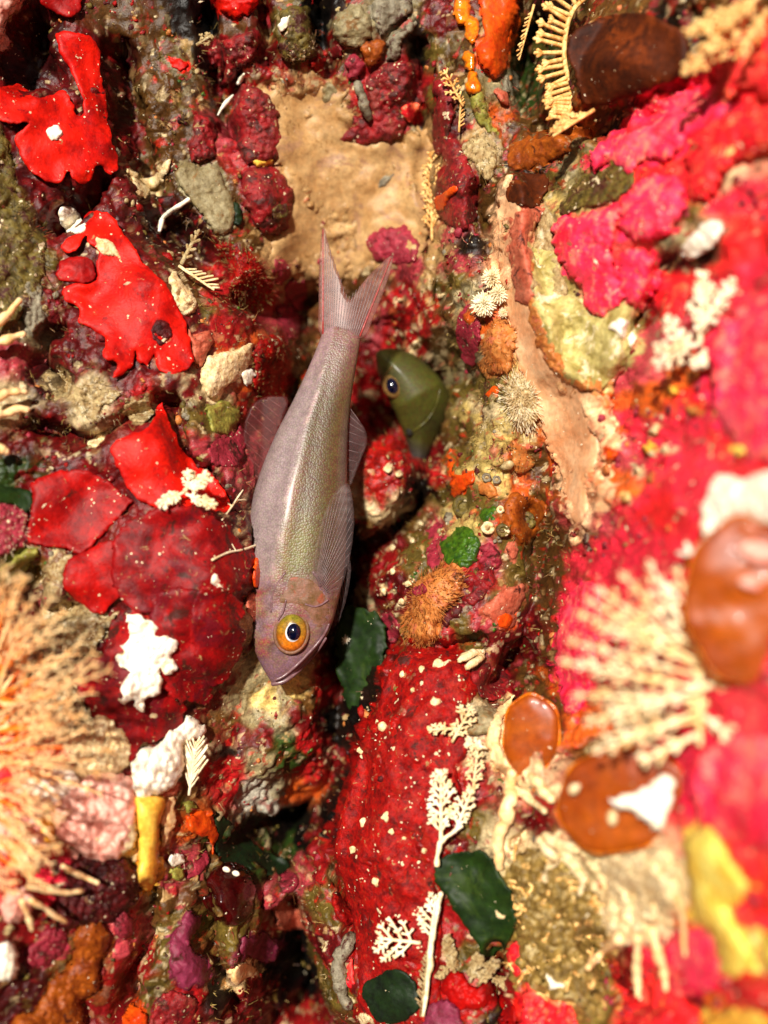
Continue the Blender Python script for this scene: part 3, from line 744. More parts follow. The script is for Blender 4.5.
class Bundle:
    """tubes, balls and needles gathered into ONE mesh, points given as (u, v, d)"""
    def __init__(s): s.V = []; s.F = []; s.n = 0; s.col = []
    def tube(s, pts, rad, sides=6, cap=True):
        P = np.array(pts, float); m = len(P)
        rad = np.broadcast_to(np.asarray(rad, float), (m,)) if np.ndim(rad) == 0 else np.asarray(rad, float)
        w = W(P[:, 0], P[:, 1], P[:, 2])
        sc = (D - P[:, 2]) / D
        tg = np.gradient(w, axis=0); tg /= np.linalg.norm(tg, axis=1)[:, None] + 1e-9
        ref = np.array([0, 1.0, 0.02]); 
        a = np.cross(tg, ref); nn = np.linalg.norm(a, axis=1); a[nn < 0.05] = np.cross(tg[nn < 0.05], np.array([1.0, 0, 0.0])) if (nn < 0.05).any() else a[nn < 0.05]
        a /= np.linalg.norm(a, axis=1)[:, None] + 1e-9
        b = np.cross(tg, a)
        th = np.arange(sides) / sides * 2 * math.pi
        ring = w[:, None] + (a[:, None] * np.cos(th)[None, :, None] + b[:, None] * np.sin(th)[None, :, None]) * (rad * sc)[:, None, None]
        i0 = s.n; s.V.append(ring.reshape(-1, 3)); s.n += m * sides
        for i in range(m - 1):
            for j in range(sides):
                s.F.append((i0 + i * sides + j, i0 + i * sides + (j + 1) % sides, i0 + (i + 1) * sides + (j + 1) % sides, i0 + (i + 1) * sides + j))
        if cap:
            tip = w[-1] + tg[-1] * rad[-1] * sc[-1] * 0.8
            s.V.append(tip[None]); k = s.n; s.n += 1
            for j in range(sides): s.F.append((i0 + (m - 1) * sides + j, i0 + (m - 1) * sides + (j + 1) % sides, k))
            tip = w[0] - tg[0] * rad[0] * sc[0] * 0.5
            s.V.append(tip[None]); k = s.n; s.n += 1
            for j in range(sides): s.F.append((i0 + (j + 1) % sides, i0 + j, k))
    def ball(s, u, v, d, ru, rv, rd, nu=12, nv=7, wob=0.0, ang=0.0):
        i0 = s.n; pts = []
        rg = np.random.default_rng(int(u * 7 + v * 13))
        ca, sa = math.cos(ang), math.sin(ang)
        for i in range(nv + 1):
            ph = math.pi * i / nv
            for j in range(nu):
                th = 2 * math.pi * j / nu
                k = 1 + wob * rg.uniform(-1, 1)
                x = ru * math.sin(ph) * math.cos(th) * k; y = rv * math.sin(ph) * math.sin(th) * k
                pts.append((u + x * ca - y * sa, v + x * sa + y * ca, d + rd * math.cos(ph) * k))
        P = np.array(pts); s.V.append(W(P[:, 0], P[:, 1], P[:, 2])); s.n += len(P)
        for i in range(nv):
            for j in range(nu):
                s.F.append((i0 + i * nu + j, i0 + i * nu + (j + 1) % nu, i0 + (i + 1) * nu + (j + 1) % nu, i0 + (i + 1) * nu + j))
    def build(s, name, mat, parent=None, smooth=True):
        return link_mesh(name, np.concatenate(s.V), s.F, mat, parent, smooth)

def at(u, v, lift=0.0):
    return W(u, v, R(u, v) + lift)

def fan(name, label, base, tip, width, cat='hydroid', mat='bone', gap=5.0, r=1.25, lift=5, tilt=8, bend=0.0, sides=(1, -1), lean=0.9, grp=None, stem_r=None, seed=None, prof=None, d0=None, sub=True, parent=None):
    """a branching feather-like colony: stem, then each side branch with its twigs"""
    rg = np.random.default_rng(int(base[0] * 3 + base[1] * 5 + tip[0]) if seed is None else seed)
    bu, bv = base; tu, tv = tip
    L = math.hypot(tu - bu, tv - bv); ax = np.array([(tu - bu) / L, (tv - bv) / L]); nm = np.array([-ax[1], ax[0]])
    dd0 = (float(R(bu, bv)) + lift) if d0 is None else d0
    e = empty(name, W(bu, bv, dd0), label, cat, grp) if parent is None else parent
    def dep(u, v, t, o=0.0):
        return max(float(R(u, v)) + 2.0, dd0 + tilt * t) + o if d0 is None else dd0 + tilt * t + o
    m = max(6, int(L / 5)); ts = np.linspace(0, 1, m)
    cen = [np.array(base) + ax * L * t + nm * bend * L * math.sin(math.pi * t) for t in ts]
    sr = (r * 1.35) if stem_r is None else stem_r
    ds = relax_line([dep(c[0], c[1], t) for c, t in zip(cen, ts)])
    b = Bundle(); b.tube([(c[0], c[1], q) for c, q in zip(cen, ds)], np.linspace(sr, r * 0.8, m), 6)
    st = b.build('stem' if parent is None else 'arm', mat, e)
    if parent is not None: e = st
    nb = max(3, int(L / gap)); 
    for i in range(nb):
        t = 0.1 + 0.88 * (i + 0.5) / nb
        c = np.array([np.interp(t, ts, [q[0] for q in cen]), np.interp(t, ts, [q[1] for q in cen])]); cd = np.interp(t, ts, ds)
        for sd in sides:
            pf = (math.sin(math.pi * min(1, 0.18 + 0.78 * t)) ** 0.7) if prof is None else prof(t)
            ln = width * pf * rg.uniform(0.62, 1.15)
            if ln < 1.8: continue
            an = lean * rg.uniform(0.72, 1.25)
            dr = ax * math.cos(an) + nm * sd * math.sin(an)
            bb = Bundle()
            k = 5; q = [c + dr * ln * s_ + ax * ln * 0.16 * s_ * s_ + nm * rg.uniform(-.3, .3) for s_ in np.linspace(0, 1, k)]
            wob = rg.uniform(-4, 5)
            qd = relax_line([cd] + [dep(x[0], x[1], t, wob * s_) for x, s_ in zip(q[1:], np.linspace(0.25, 1, k - 1))])
            bb.tube([(x[0], x[1], z) for x, z in zip(q, qd)], np.linspace(r, r * 0.85, k), 5)
            if sub:
                ntw = int(ln / (gap * 0.62))
                for j in range(ntw):
                    s_ = 0.22 + 0.72 * (j + 0.5) / max(1, ntw)
                    p = c + dr * ln * s_ + ax * ln * 0.16 * s_ * s_; pd = np.interp(s_, np.linspace(0, 1, k), qd)
                    for s2 in (1, -1):
                        if rg.random() < 0.2: continue
                        a2 = rg.uniform(.6, 1.05) * s2
                        d2 = np.array([dr[0] * math.cos(a2) - dr[1] * math.sin(a2), dr[0] * math.sin(a2) + dr[1] * math.cos(a2)])
                        l2 = min(gap * 0.62, ln * 0.42) * (1.1 - 0.4 * s_) * rg.uniform(.6, 1.25)
                        z2 = rg.uniform(-1.2, 1.8)
                        bb.tube([(p[0], p[1], pd), (p[0] + d2[0] * l2 * .6, p[1] + d2[1] * l2 * .6, pd + z2 * .6), (p[0] + d2[0] * l2, p[1] + d2[1] * l2, pd + z2)], [r * .85, r * .75, r * .95], 5)
            bb.build('branch', mat, e)
    return e

def bush(name, label, cat, arms, mats, **kw):
    u, v = arms[0][0]
    e = empty(name, at(u, v, kw.get('lift', 10)), label, cat)
    for i, (b, t, w, *r) in enumerate(arms):
        k = dict(kw)
        if r: k['r'] = r[0]; k['stem_r'] = r[0] * 1.5
        k['lift'] = kw.get('lift', 10) + 3 * (i % 3)
        fan('arm', None, b, t, w, mat=mats[i % len(mats)], parent=e, **k)
    return e

ORDS = ['', 'second ', 'third ', 'fourth ', 'fifth ', 'sixth ', 'seventh ', 'eighth ']
def place(k, n):
    """k-th of n things counted downwards"""
    if k == 0: return 'topmost'
    if k == n - 1: return 'lowest'
    return ORDS[k] + 'from the top' if k <= (n - 1) / 2 else ORDS[n - 1 - k] + 'from the bottom'

def relax_line(z):
    z = np.array(z, float)
    for _ in range(3):
        z[1:-1] = 0.5 * z[1:-1] + 0.25 * (z[:-2] + z[2:])
    return z

def twig(name, label, cat, paths, mat, lift=4, sides=7, group=None, parent=None):
    """a few connected stems: paths of (u, v, radius)"""
    b = Bundle()
    for p in paths:
        # resample
        q = np.array(p, float); t = np.linspace(0, 1, len(q)); tt = np.linspace(0, 1, max(14, len(q) * 5))
        a = np.stack([np.interp(tt, t, q[:, i]) for i in range(3)], 1)
        for _ in range(2): a[1:-1] = 0.5 * a[1:-1] + 0.25 * (a[:-2] + a[2:])
        wb = np.sin(np.linspace(0, math.pi, len(a))) * np.mean(a[:, 2]) * 0.9
        a[:, 0] += fbm(a[:, 0], a[:, 1], 12, 410, 3) * wb; a[:, 1] += fbm(a[:, 0], a[:, 1], 12, 420, 3) * wb
        dd = relax_line(R(a[:, 0], a[:, 1])) + lift + a[:, 2] * 0.6
        for _ in range(3): dd = relax_line(dd)
        b.tube(np.stack([a[:, 0], a[:, 1], dd], 1), a[:, 2] * (1 + 0.5 * fbm(a[:, 0], a[:, 1], 6, 400, 3)), sides)
    o = b.build(name, mat, parent)
    return tag(o, label, cat, group) if parent is None else o

def star(name, label, u, v, r, n, mat='bone', core='cream', lift=4, group=None, d=None):
    rg = np.random.default_rng(int(u + v))
    d = float(R(u, v)) + lift if d is None else d
    e = empty(name, W(u, v, d), label, 'anemone', group)
    c = Bundle(); c.ball(u, v, d, r * .42, r * .42, r * .4, 10, 6, 0.08); c.build('body', core, e)
    b = Bundle()
    for i in range(n):
        th = i * 2.399963; z = 1 - (i + 0.5) / n * 1.05
        q = math.sqrt(max(0, 1 - z * z)); x, y = q * math.cos(th), q * math.sin(th)
        l = r * rg.uniform(0.8, 1.12)
        b.tube([(u + x * r * .3, v + y * r * .3, d + z * r * .3), (u + x * l * .7, v + y * l * .7, d + z * l * .7), (u + x * l, v + y * l, d + z * l)], [r * .085, r * .075, r * .04], 4)
    o = b.build('tentacles', mat, e); o['kind'] = 'stuff'
    return e

MATDEF['fanbone'] = dict(c1=(255, 240, 200), c2=(246, 206, 130), scale=16, rough=0.55, spec=0.3, bump=0.1, k=1.0)
MATDEF['peachglow'] = dict(c1=(255, 226, 170), c2=(252, 186, 110), scale=24, rough=0.5, spec=0.3, bump=0.0, k=1.0)
MATDEF['honeyarm'] = dict(c1=(255, 150, 40), c2=(244, 96, 20), scale=20, rough=0.5, spec=0.3, bump=0.0, k=1.0)
MATDEF['beigeolive'] = dict(c1=(206, 190, 120), c2=(150, 132, 66), c3=(236, 220, 180), scale=16, rough=0.5, spec=0.35, bump=0.5, fine=4, speck=0.03)
MATDEF['olivesand'] = dict(k=0.55, c1=(206, 168, 86), c2=(120, 90, 36), c3=(232, 204, 140), scale=8, rough=0.5, spec=0.4, bump=0.7, fine=3)

# ------------------------------------------------------------------ LEFT WALL
plate('red_frond', 'bright scarlet lobed frond at the upper left with a long arm reaching up', 'red algae',
  [(57,33),(77,32),(97,43),(100,67),(105,97),(110,133),(118,160),(117,170),(107,173),(98,165),(93,177),(83,183),(73,180),(68,172),(60,182),(43,180),(27,167),(17,147),(15,135),(25,128),(27,123),(10,122),(-4,115),(-4,90),(20,85),(35,97),(50,95),(62,90),(71,98),(75,113),(81,117),(83,100),(75,80),(67,63),(60,50)],
  'scarlet', sheet=3, h=4, lift=12, bump=2.5, bscale=40, ripple=5, edge=4, group='scarlet fronds on the left wall')
plate('red_frond', 'small dark red frond at the top edge above the long arm', 'red algae', [(42,-12),(82,-12),(78,12),(68,18),(53,12),(43,5)], 'red', sheet=3, lift=8)
plate('pink_sponge', 'pale pink blurred lobe in the top left corner', 'sponge', [(-25,-25),(32,-22),(22,4),(8,20),(3,38),(-25,62)], 'palepink', h=8, edge=10, lift=10, dome=10)
plate('brown_sponge', 'shaggy olive brown sponge on the left edge of the picture', 'sponge', [(-20,122),(5,135),(13,157),(18,187),(35,210),(44,235),(47,262),(40,290),(25,312),(5,330),(-20,340)], 'olive', h=7, edge=9, lift=3, nod=5, nscale=9, bump=4, hairs=260, hair_len=8)
plate('red_frond', 'largest bright scarlet frond with a torn hole and notched lower edge', 'red algae',
  T(0,180,3.84,[(325,140),(395,120),(440,150),(470,200),(520,260),(545,310),(600,360),(640,410),(680,480),(715,560),(740,640),(740,700),(700,740),(650,750),(605,715),(592,672),(565,720),(532,690),(522,650),(510,700),(470,745),(430,760),(450,715),(435,690),(395,680),(400,620),(390,590),(340,560),(300,545),(305,500),(250,460),(240,420),(270,400),(350,395),(375,370),(370,330),(380,270),(345,245),(330,205),(300,262),(262,285),(238,265),(250,225),(300,205),(325,190)]),
  'scarlet', sheet=3, h=4, lift=9, bump=3, bscale=44, ripple=5, edge=4, group='scarlet fronds on the left wall')
plate('crusted_hole', 'small dark crusty hole in the largest scarlet frond', 'crust', T(0,180,3.84,[(575,585),(600,545),(650,550),(662,590),(640,625),(600,640)]), 'maroon', h=2.5, edge=3, lift=13, bump=3, bscale=6)
plate('red_frond', 'dark red leaf tucked in the notch above the largest scarlet frond', 'red algae', T(0,180,3.84,[(225,330),(265,295),(320,290),(365,330),(355,385),(280,395),(225,380)]), 'red', sheet=2.5, h=3, lift=6, bump=2)
plate('red_frond', 'bright scarlet heart-shaped frond beside the middle of the big fish', 'red algae',
  T(0,256,3,[(485,440),(500,480),(525,530),(555,590),(600,630),(650,670),(682,722),(690,765),(600,768),(480,760),(430,740),(390,710),(370,670),(345,620),(330,580),(350,550),(400,530),(440,515),(465,480)]),
  'scarlet', sheet=3, h=4, lift=10, bump=2.5, bscale=34, ripple=4, edge=4, group='scarlet fronds on the left wall')
plate('red_plate', 'wide smooth dark red plate below the crusty maroon slope at left', 'red algae',
  T(0,460,4.8,[(150,110),(230,70),(350,45),(440,60),(520,100),(600,170),(640,190),(600,240),(560,290),(510,340),(480,380),(430,425),(370,445),(300,420),(220,415),(140,395),(130,330),(145,270),(150,180)]),
  'red', sheet=4, h=4, lift=6, bump=3, bscale=40, ripple=3, edge=5)
plate('red_plate', 'rounded red lobe just under the wide dark red plate', 'red algae',
  T(0,460,4.8,[(345,460),(430,430),(500,390),(580,400),(610,480),(600,600),(540,690),(490,730),(440,735),(390,690),(350,660),(310,610),(305,550),(320,500)]),
  'red', sheet=4, h=4, lift=9, bump=2, bscale=30, ripple=3, edge=5)
ros = empty('red_rosette', at(170, 630, 8), 'large dark red rosette of overlapping lobes left of the big fish head', 'red algae')
for nm_, k_, l_, p_, m_ in [('lobe', 0, 8, [(350,60),(430,0),(560,-20),(660,10),(710,70),(745,140),(745,200),(690,250),(600,290),(500,300),(420,300),(360,260),(330,180),(335,110)], 'deepred'),
    ('lobe', 1, 5, [(300,420),(345,310),(400,290),(500,300),(540,430),(555,540),(555,620),(530,650),(480,680),(420,710),(390,750),(350,710),(300,650),(270,600),(230,530),(225,460)], 'deepred'),
    ('lobe', 2, 11, [(480,240),(600,240),(610,350),(620,440),(640,545),(610,580),(560,570),(500,540),(470,470),(450,350)], 'deepred'),
    ('lobe', 3, 14, [(600,230),(690,240),(735,300),(720,330),(735,390),(715,445),(680,490),(640,515),(610,480),(580,420),(570,320)], 'deepred')]:
    plate(nm_, None, None, T(0,512,3,p_), m_, parent=ros, sheet=5, h=6, lift=l_ * 1.5 + 2, bump=4, bscale=26, ripple=5, edge=5, jag=2.6)
plate('white_crust', 'bright white crusty colony on the dark red rosette', 'bryozoan',
  T(0,512,3,[(375,310),(440,320),(470,345),(465,370),(520,380),(540,405),(515,430),(530,465),(500,485),(485,470),(480,545),(440,560),(430,595),(410,590),(400,560),(365,570),(370,500),(395,480),(370,465),(350,440),(375,420),(360,400),(385,370)]),
  'white', h=3, edge=3, lift=32, nod=5, nscale=5, jag=2.2, bump=2, step=1.8, back=-4)
plate('tan_crust', 'nubbly tan crust spreading between the red lobe and the orange feathers', 'bryozoan',
  [(70,554),(73,560),(65,570),(64,585),(72,602),(90,612),(105,618),(116,615),(112,625),(104,636),(95,645),(90,656),(78,655),(73,662),(77,671),(72,683),(76,690),(85,705),(70,722),(40,712),(20,690),(20,660),(36,640),(42,625),(45,600),(44,585),(50,565)],
  'sand', h=4, edge=5, lift=5, nod=7, nscale=5, jag=2.0, bump=3, hairs=300, hair_len=4, hair_mat='bone')
plate('white_crust', 'small white crust patches on the lower edge of the rosette', 'bryozoan', T(0,600,4.8,[(440,600),(470,555),(520,560),(550,600),(520,640),(515,690),(560,720),(570,755),(510,740),(480,690),(455,640)]), 'cream', h=2.5, edge=3, lift=28, nod=4, nscale=4, jag=1.6)
plate('white_lump', 'white lump at the upper left of the largest scarlet frond', 'sponge', T(0,180,3.84,[(232,110),(265,100),(310,140),(335,180),(320,205),(270,205),(235,170)]), 'white', h=4, edge=5, lift=9, nod=4, bump=2)
plate('white_lump', 'tiny white bead in the middle of the upper scarlet frond', 'sponge', T(0,0,3,[(140,388),(160,376),(182,388),(182,412),(160,420),(142,410)]), 'white', h=3, edge=4, lift=15, dome=2)
plate('white_lump', 'pale splinter lump resting across the largest scarlet frond', 'sponge', T(0,180,3.84,[(370,225),(420,235),(445,265),(478,318),(440,290),(400,282),(372,262)]), 'cream', h=3, edge=3, lift=14, nod=2)
plate('grey_crust', 'speckled grey crust patch left of the largest scarlet frond', 'bryozoan', T(0,180,3.84,[(70,400),(110,385),(155,400),(162,480),(172,520),(130,595),(105,570),(80,490),(60,440)]), 'grey', h=4, edge=4, lift=5, nod=5, nscale=5)
plate('green_leaf', 'dark green leaf at the left edge above the magenta patch', 'green algae', T(0,460,4.8,[(-40,110),(60,130),(145,150),(155,210),(120,250),(60,210),(-40,200)]), 'green', sheet=3, lift=8)
plate('magenta_crust', 'fuzzy magenta crust on the left edge under the green leaf', 'sponge', T(0,460,4.8,[(-40,215),(60,205),(120,230),(135,300),(130,400),(60,440),(0,470),(-40,470)]), 'rose', h=6, edge=6, lift=4, nod=5, hairs=120, hair_len=5, hair_mat='silt')
plate('olive_sponge', 'pale olive finger pointing right from the left edge', 'sponge', T(0,460,4.8,[(-40,535),(0,510),(80,455),(150,420),(190,430),(165,480),(80,560),(0,612),(-40,630)]), 'lime', h=6, edge=6, lift=7, dome=5)
plate('cream_crust', 'crumbly cream crust between two scarlet fronds on the maroon slope', 'bryozoan', T(0,256,3,[(140,360),(190,350),(215,385),(280,390),(310,400),(365,415),(330,440),(300,460),(300,500),(255,480),(205,440),(165,430)]), 'sand', h=3, edge=4, lift=4, nod=6, nscale=4, jag=2.0, hairs=60, hair_len=4, hair_mat='bone')
plate('cream_crust', 'little cream crust touching the top of the heart-shaped frond', 'bryozoan', T(0,256,3,[(370,450),(400,430),(450,440),(460,475),(430,500),(395,495)]), 'sand', h=3, edge=3, lift=5, nod=5, nscale=4, jag=1.6)
plate('cream_crust', 'pale twiggy crust left of the heart-shaped scarlet frond', 'bryozoan', T(0,256,3,[(265,570),(290,535),(335,518),(325,545),(295,575)]), 'cream', h=3, edge=3, lift=4, nod=4, nscale=4, jag=1.5)
bush('white_hydroid', 'white twig tuft sprouting over the heart-shaped scarlet frond', 'hydroid', [((184,490),(210,476),10),((186,494),(215,506),9),((184,492),(158,506),8),((186,492),(190,470),8)], ['bone'], gap=4, r=1.3, lift=16)
twig('pale_twig', 'thin pale twig lying across to the left flank of the big fish', 'twig', [[(212,560,1.0),(228,552,1.3),(245,550,1.3),(262,543,1.0)],[(236,551,.8),(232,544,.6)]], 'bone', lift=14)
twig('pale_twig', 'short forked pale twig left of the big fish at mid body', 'twig', [[(222,520,.8),(232,506,1.0),(243,490,.8)],[(232,506,.8),(222,500,.6)],[(236,500,.7),(246,500,.6)]], 'bone', lift=14)
plate('white_flake', 'small white flake stuck on the right side of the rosette', 'shell', T(0,512,3,[(640,190),(660,195),(670,225),(668,255),(650,245),(638,215)]), 'white', h=2, edge=2, lift=20, back=-8)
plate('red_bead', 'glossy scarlet bead wedged between the rosette and the big fish', 'sponge', [(238,556),(246,547),(255,549),(259,560),(256,575),(248,584),(240,578)], 'red', h=4, edge=6, lift=12, dome=6)
plate('orange_bead', 'orange bead touching the gill of the big fish', 'sponge', [(254,565),(260,557),(268,562),(268,578),(262,588),(254,586)], 'orange', h=4, edge=6, lift=30, dome=6)
plate('pink_polyp', 'pale pink ringed polyp left of the big fish eye', 'polyp', [(247,598),(255,592),(265,598),(268,610),(262,622),(252,620),(246,610)], 'salmon', h=3, edge=4, lift=10, dome=4)
plate('cream_nodule', 'cream nodules on the rock left of the big fish eye', 'bryozoan', [(236,612),(245,606),(252,615),(250,630),(243,640),(236,632)], 'sand', h=3, edge=4, lift=8, nod=4, nscale=5)

# upper left between the fronds and the tan wall
plate('scarlet_sponge', 'scarlet cap at the top edge left of the crimson lumps', 'sponge', T(160,0,4.8,[(245,-40),(455,-40),(452,40),(400,80),(330,85),(280,60),(255,20)]), 'scarlet', h=6, edge=7, lift=5, dome=6)
plate('crimson_sponge', 'rough crimson ridge under the scarlet cap', 'sponge', T(160,0,4.8,[(250,200),(340,180),(420,150),(480,180),(460,270),(400,330),(340,400),(290,420),(270,340),(240,270)]), 'crimson', h=6, edge=6, lift=4, dome=6, nod=4, nscale=5)
plate('scarlet_bit', 'tiny scarlet sponge on the brown turf at upper left', 'sponge', T(160,0,4.8,[(30,270),(80,280),(128,310),(112,335),(60,315)]), 'scarlet', h=3, edge=3, lift=4)
plate('crimson_lump', 'tall crimson lump with pimples left of the tan patch', 'sponge', T(160,0,4.8,[(370,420),(430,405),(500,440),(550,500),(578,600),(582,690),(560,768),(500,790),(400,780),(360,700),(345,600),(350,500)]), 'crimson', h=6, edge=8, lift=4, dome=16, nod=4, nscale=5, group='crimson lumps beside the tan patch')
plate('crimson_lump', 'small glistening crimson lump left of the tall one', 'sponge', T(160,0,4.8,[(160,560),(215,545),(265,570),(270,680),(255,768),(160,775),(138,690),(165,650)]), 'crimson', h=5, edge=6, lift=4, dome=8, nod=5, nscale=6, group='crimson lumps beside the tan patch')
plate('crimson_lump', 'round crimson ball with a grey pit just below the tall lump', 'sponge', T(140,150,4.8,[(500,110),(570,80),(660,90),(720,160),(745,240),(720,350),(670,400),(590,390),(530,330),(500,250),(490,170)]), 'crimson', h=6, edge=8, lift=6, dome=20, nod=3, nscale=7, group='crimson lumps beside the tan patch')
plate('grey_pit', 'grey green pit on the round crimson ball', 'polyp', T(140,150,4.8,[(635,290),(660,262),(695,265),(705,300),(685,330),(650,325)]), 'olive', h=2, edge=3, lift=38, bump=2, bscale=4, back=-16)
plate('gold_crust', 'golden crust squeezed under the tall crimson lump', 'sponge', T(140,150,4.8,[(520,40),(600,25),(645,50),(600,78),(550,72)]), 'gold', h=4, edge=4, lift=12)
plate('grey_slab', 'long grey beige sponge slab beside the round crimson ball', 'sponge', T(140,150,4.8,[(170,110),(220,55),(280,80),(340,60),(390,120),(430,210),(455,300),(450,360),(400,410),(350,390),(310,320),(260,260),(200,180)]), 'beige', h=6, edge=8, lift=7, dome=7, bump=2)
plate('dark_hole', 'small green black oval between the grey slab and the crimson ball', 'algae', T(140,150,4.8,[(445,250),(470,242),(488,280),(490,330),(470,355),(450,345)]), 'darkgreen', h=2, edge=3, lift=10)
plate('cream_flake', 'cream flake with a white rim on the left of the grey slab', 'shell', T(0,0,3,[(385,508),(420,530),(470,522),(500,480),(512,490),(485,550),(430,590),(405,575),(395,545)]), 'cream', h=3, edge=4, lift=8, nod=2)
twig('worm_tube', 'curved violet white rim standing over a dark hollow', 'worm tube', [[(159.5,231,2.0),(162,220,2.4),(170,211,2.4),(180,205,2.2),(189,199,2.0)]], 'white', lift=7)
fan('tan_hydroid', 'stubby tan forked hydroid inside the dark hollow', (181,265), (199,230), 7, mat='sand', gap=9, r=2.0, lift=8, sub=False)
fan('white_hydroid', 'white fingered hydroid at the lower end of the dark hollow', (179,266), (214,290), 15, gap=6, r=1.4, lift=9, sides=(-1,), lean=0.9, sub=False, mat='cream')
plate('red_turf', 'wedge of red granular turf under the dark hollow', 'turf', T(140,150,4.8,[(360,460),(430,450),(520,500),(600,570),(640,640),(600,740),(500,735),(430,640),(400,540)]), 'granred', h=5, edge=6, lift=4, nod=5, nscale=4, hairs=260, hair_len=6)
plate('cream_crust', 'cream frothy crust on the right edge of the largest scarlet frond', 'bryozoan', T(140,150,4.8,[(140,600),(170,580),(200,630),(250,680),(270,750),(215,790),(165,740),(150,680)]), 'cream', h=5, edge=5, lift=8, nod=6, nscale=5, jag=1.4)
plate('rose_sponge', 'rose pink knob at the lower left of the tan patch', 'sponge', T(140,150,4.8,[(640,520),(700,530),(718,600),(680,655),(640,620)]), 'rose', h=5, edge=5, lift=4, dome=5)
plate('rose_sponge', 'pink knob in shade left of the big fish tail', 'sponge', T(140,150,4.8,[(700,640),(768,615),(800,670),(775,765),(710,720)]), 'rose', h=5, edge=6, lift=4, dome=7)
plate('pale_slab', 'cream white slab left of the big fish, between red crusts', 'sponge', T(170,290,4.8,[(150,400),(200,320),(330,285),(395,262),(402,300),(370,350),(350,400),(290,440),(210,520),(165,480)]), 'cream', h=5, edge=6, lift=6, dome=4, bump=3)
plate('pale_nub', 'bluish white nub at the right end of the cream slab', 'sponge', T(170,290,4.8,[(350,380),(385,380),(408,410),(390,455),(355,450)]), 'white', h=4, edge=5, lift=7, dome=3)
plate('olive_sponge', 'yellow olive lobe under the cream slab', 'sponge', T(170,290,4.8,[(175,580),(240,535),(300,560),(340,595),(305,660),(250,700),(200,665)]), 'lime', h=5, edge=6, lift=5, dome=6)
plate('red_sponge', 'rough orange red column beside the left fin of the big fish', 'sponge', T(170,290,4.8,[(400,300),(440,225),(540,220),(562,300),(568,420),(540,520),(500,590),(440,540),(395,460),(410,380)]), 'granred', h=6, edge=7, lift=6, dome=10, nod=4, nscale=5, hairs=120, hair_len=4)
plate('pink_sponge', 'pink granular knob on top of the orange red column', 'sponge', T(170,290,4.8,[(520,90),(570,78),(622,130),(612,220),(560,235),(520,180)]), 'rose', h=5, edge=6, lift=4, dome=8, nod=3, nscale=4)
plate('rose_sponge', 'rose pink sponge base by the heart-shaped frond', 'sponge', T(170,290,4.8,[(170,740),(240,700),(300,690),(340,640),(362,700),(345,800),(300,850),(200,830)]), 'rose', h=5, edge=6, lift=5, dome=6)
plate('salmon_patch', 'salmon orange patch right of the largest scarlet frond', 'sponge', T(170,290,4.8,[(75,190),(120,215),(190,190),(210,240),(180,300),(150,370),(110,330),(100,260)]), 'salmon', h=4, edge=5, lift=5, dome=4, nod=3)
for i_, (bb_, tt_) in enumerate([((-8,330),(20,300)),((-10,345),(24,334)),((-8,400),(26,392)),((-10,415),(28,410)),((-8,450),(8,452))]):
    twig('peach_hydroid', ['blurred peach finger at the left edge, uppermost of five', 'second blurred peach finger down the left edge', 'third blurred peach finger down the left edge', 'fourth blurred peach finger down the left edge', 'lowest short peach finger on the left edge'][i_], 'hydroid', [[(bb_[0],bb_[1],5),((bb_[0]+tt_[0])/2,(bb_[1]+tt_[1])/2-2,4.4),(tt_[0],tt_[1],3.4)]], 'peachsolid', lift=16, group='peach fingers on the left edge')

# ------------------------------------------------------------------ BOTTOM LEFT
fs = empty('feather_star', W(-20, 752, 160), 'soft blurred mass of cream and peach feathery branches at the lower left edge', 'feather star')
b_ = Bundle(); b_.ball(-30, 755, 140, 42, 70, 26, 14, 8, 0.1); b_.build('disc', 'honeyarm', fs)
rg_ = np.random.default_rng(5)
for i_ in range(110):
    f_ = (i_ + rg_.uniform(0, .9)) / 110
    an_ = math.radians(-72 + 118 * f_ + rg_.uniform(-22, 22)); ln_ = rg_.uniform(60, 118)
    c0 = (-26 + rg_.uniform(0, 26), 652 + 190 * f_ + rg_.uniform(-14, 14), 170 + rg_.uniform(-10, 30)); up_ = rg_.uniform(5, 95)
    if f_ < .2: ln_ *= 0.8
    if f_ > .6: ln_ *= 0.62
    sw_ = rg_.uniform(-20, 20)
    pts_ = [(c0[0] + math.cos(an_) * ln_ * t_, c0[1] + math.sin(an_) * ln_ * t_ + sw_ * math.sin(t_ * 3), c0[2] + up_ * t_ * t_) for t_ in np.linspace(0.05, 1, 8)]
    b_ = Bundle(); b_.tube(pts_[:5], np.linspace(1.7, 1.2, 5), 5, cap=False); o_ = b_.build('arm', 'honeyarm' if rg_.random() < .6 else 'peachglow', fs)
    b_ = Bundle(); b_.tube(pts_[4:], np.linspace(1.2, .8, 4), 5)
    for q_ in range(3, 8):
        for sg_ in (1, -1):
            a2_ = an_ + sg_ * rg_.uniform(.5, .9); l2_ = rg_.uniform(5, 10)
            b_.tube([pts_[q_], (pts_[q_][0] + math.cos(a2_) * l2_, pts_[q_][1] + math.sin(a2_) * l2_, pts_[q_][2] + rg_.uniform(-2, 4))], [.9, .6], 4)
    b_.build('arm_tip', 'peachglow', o_)
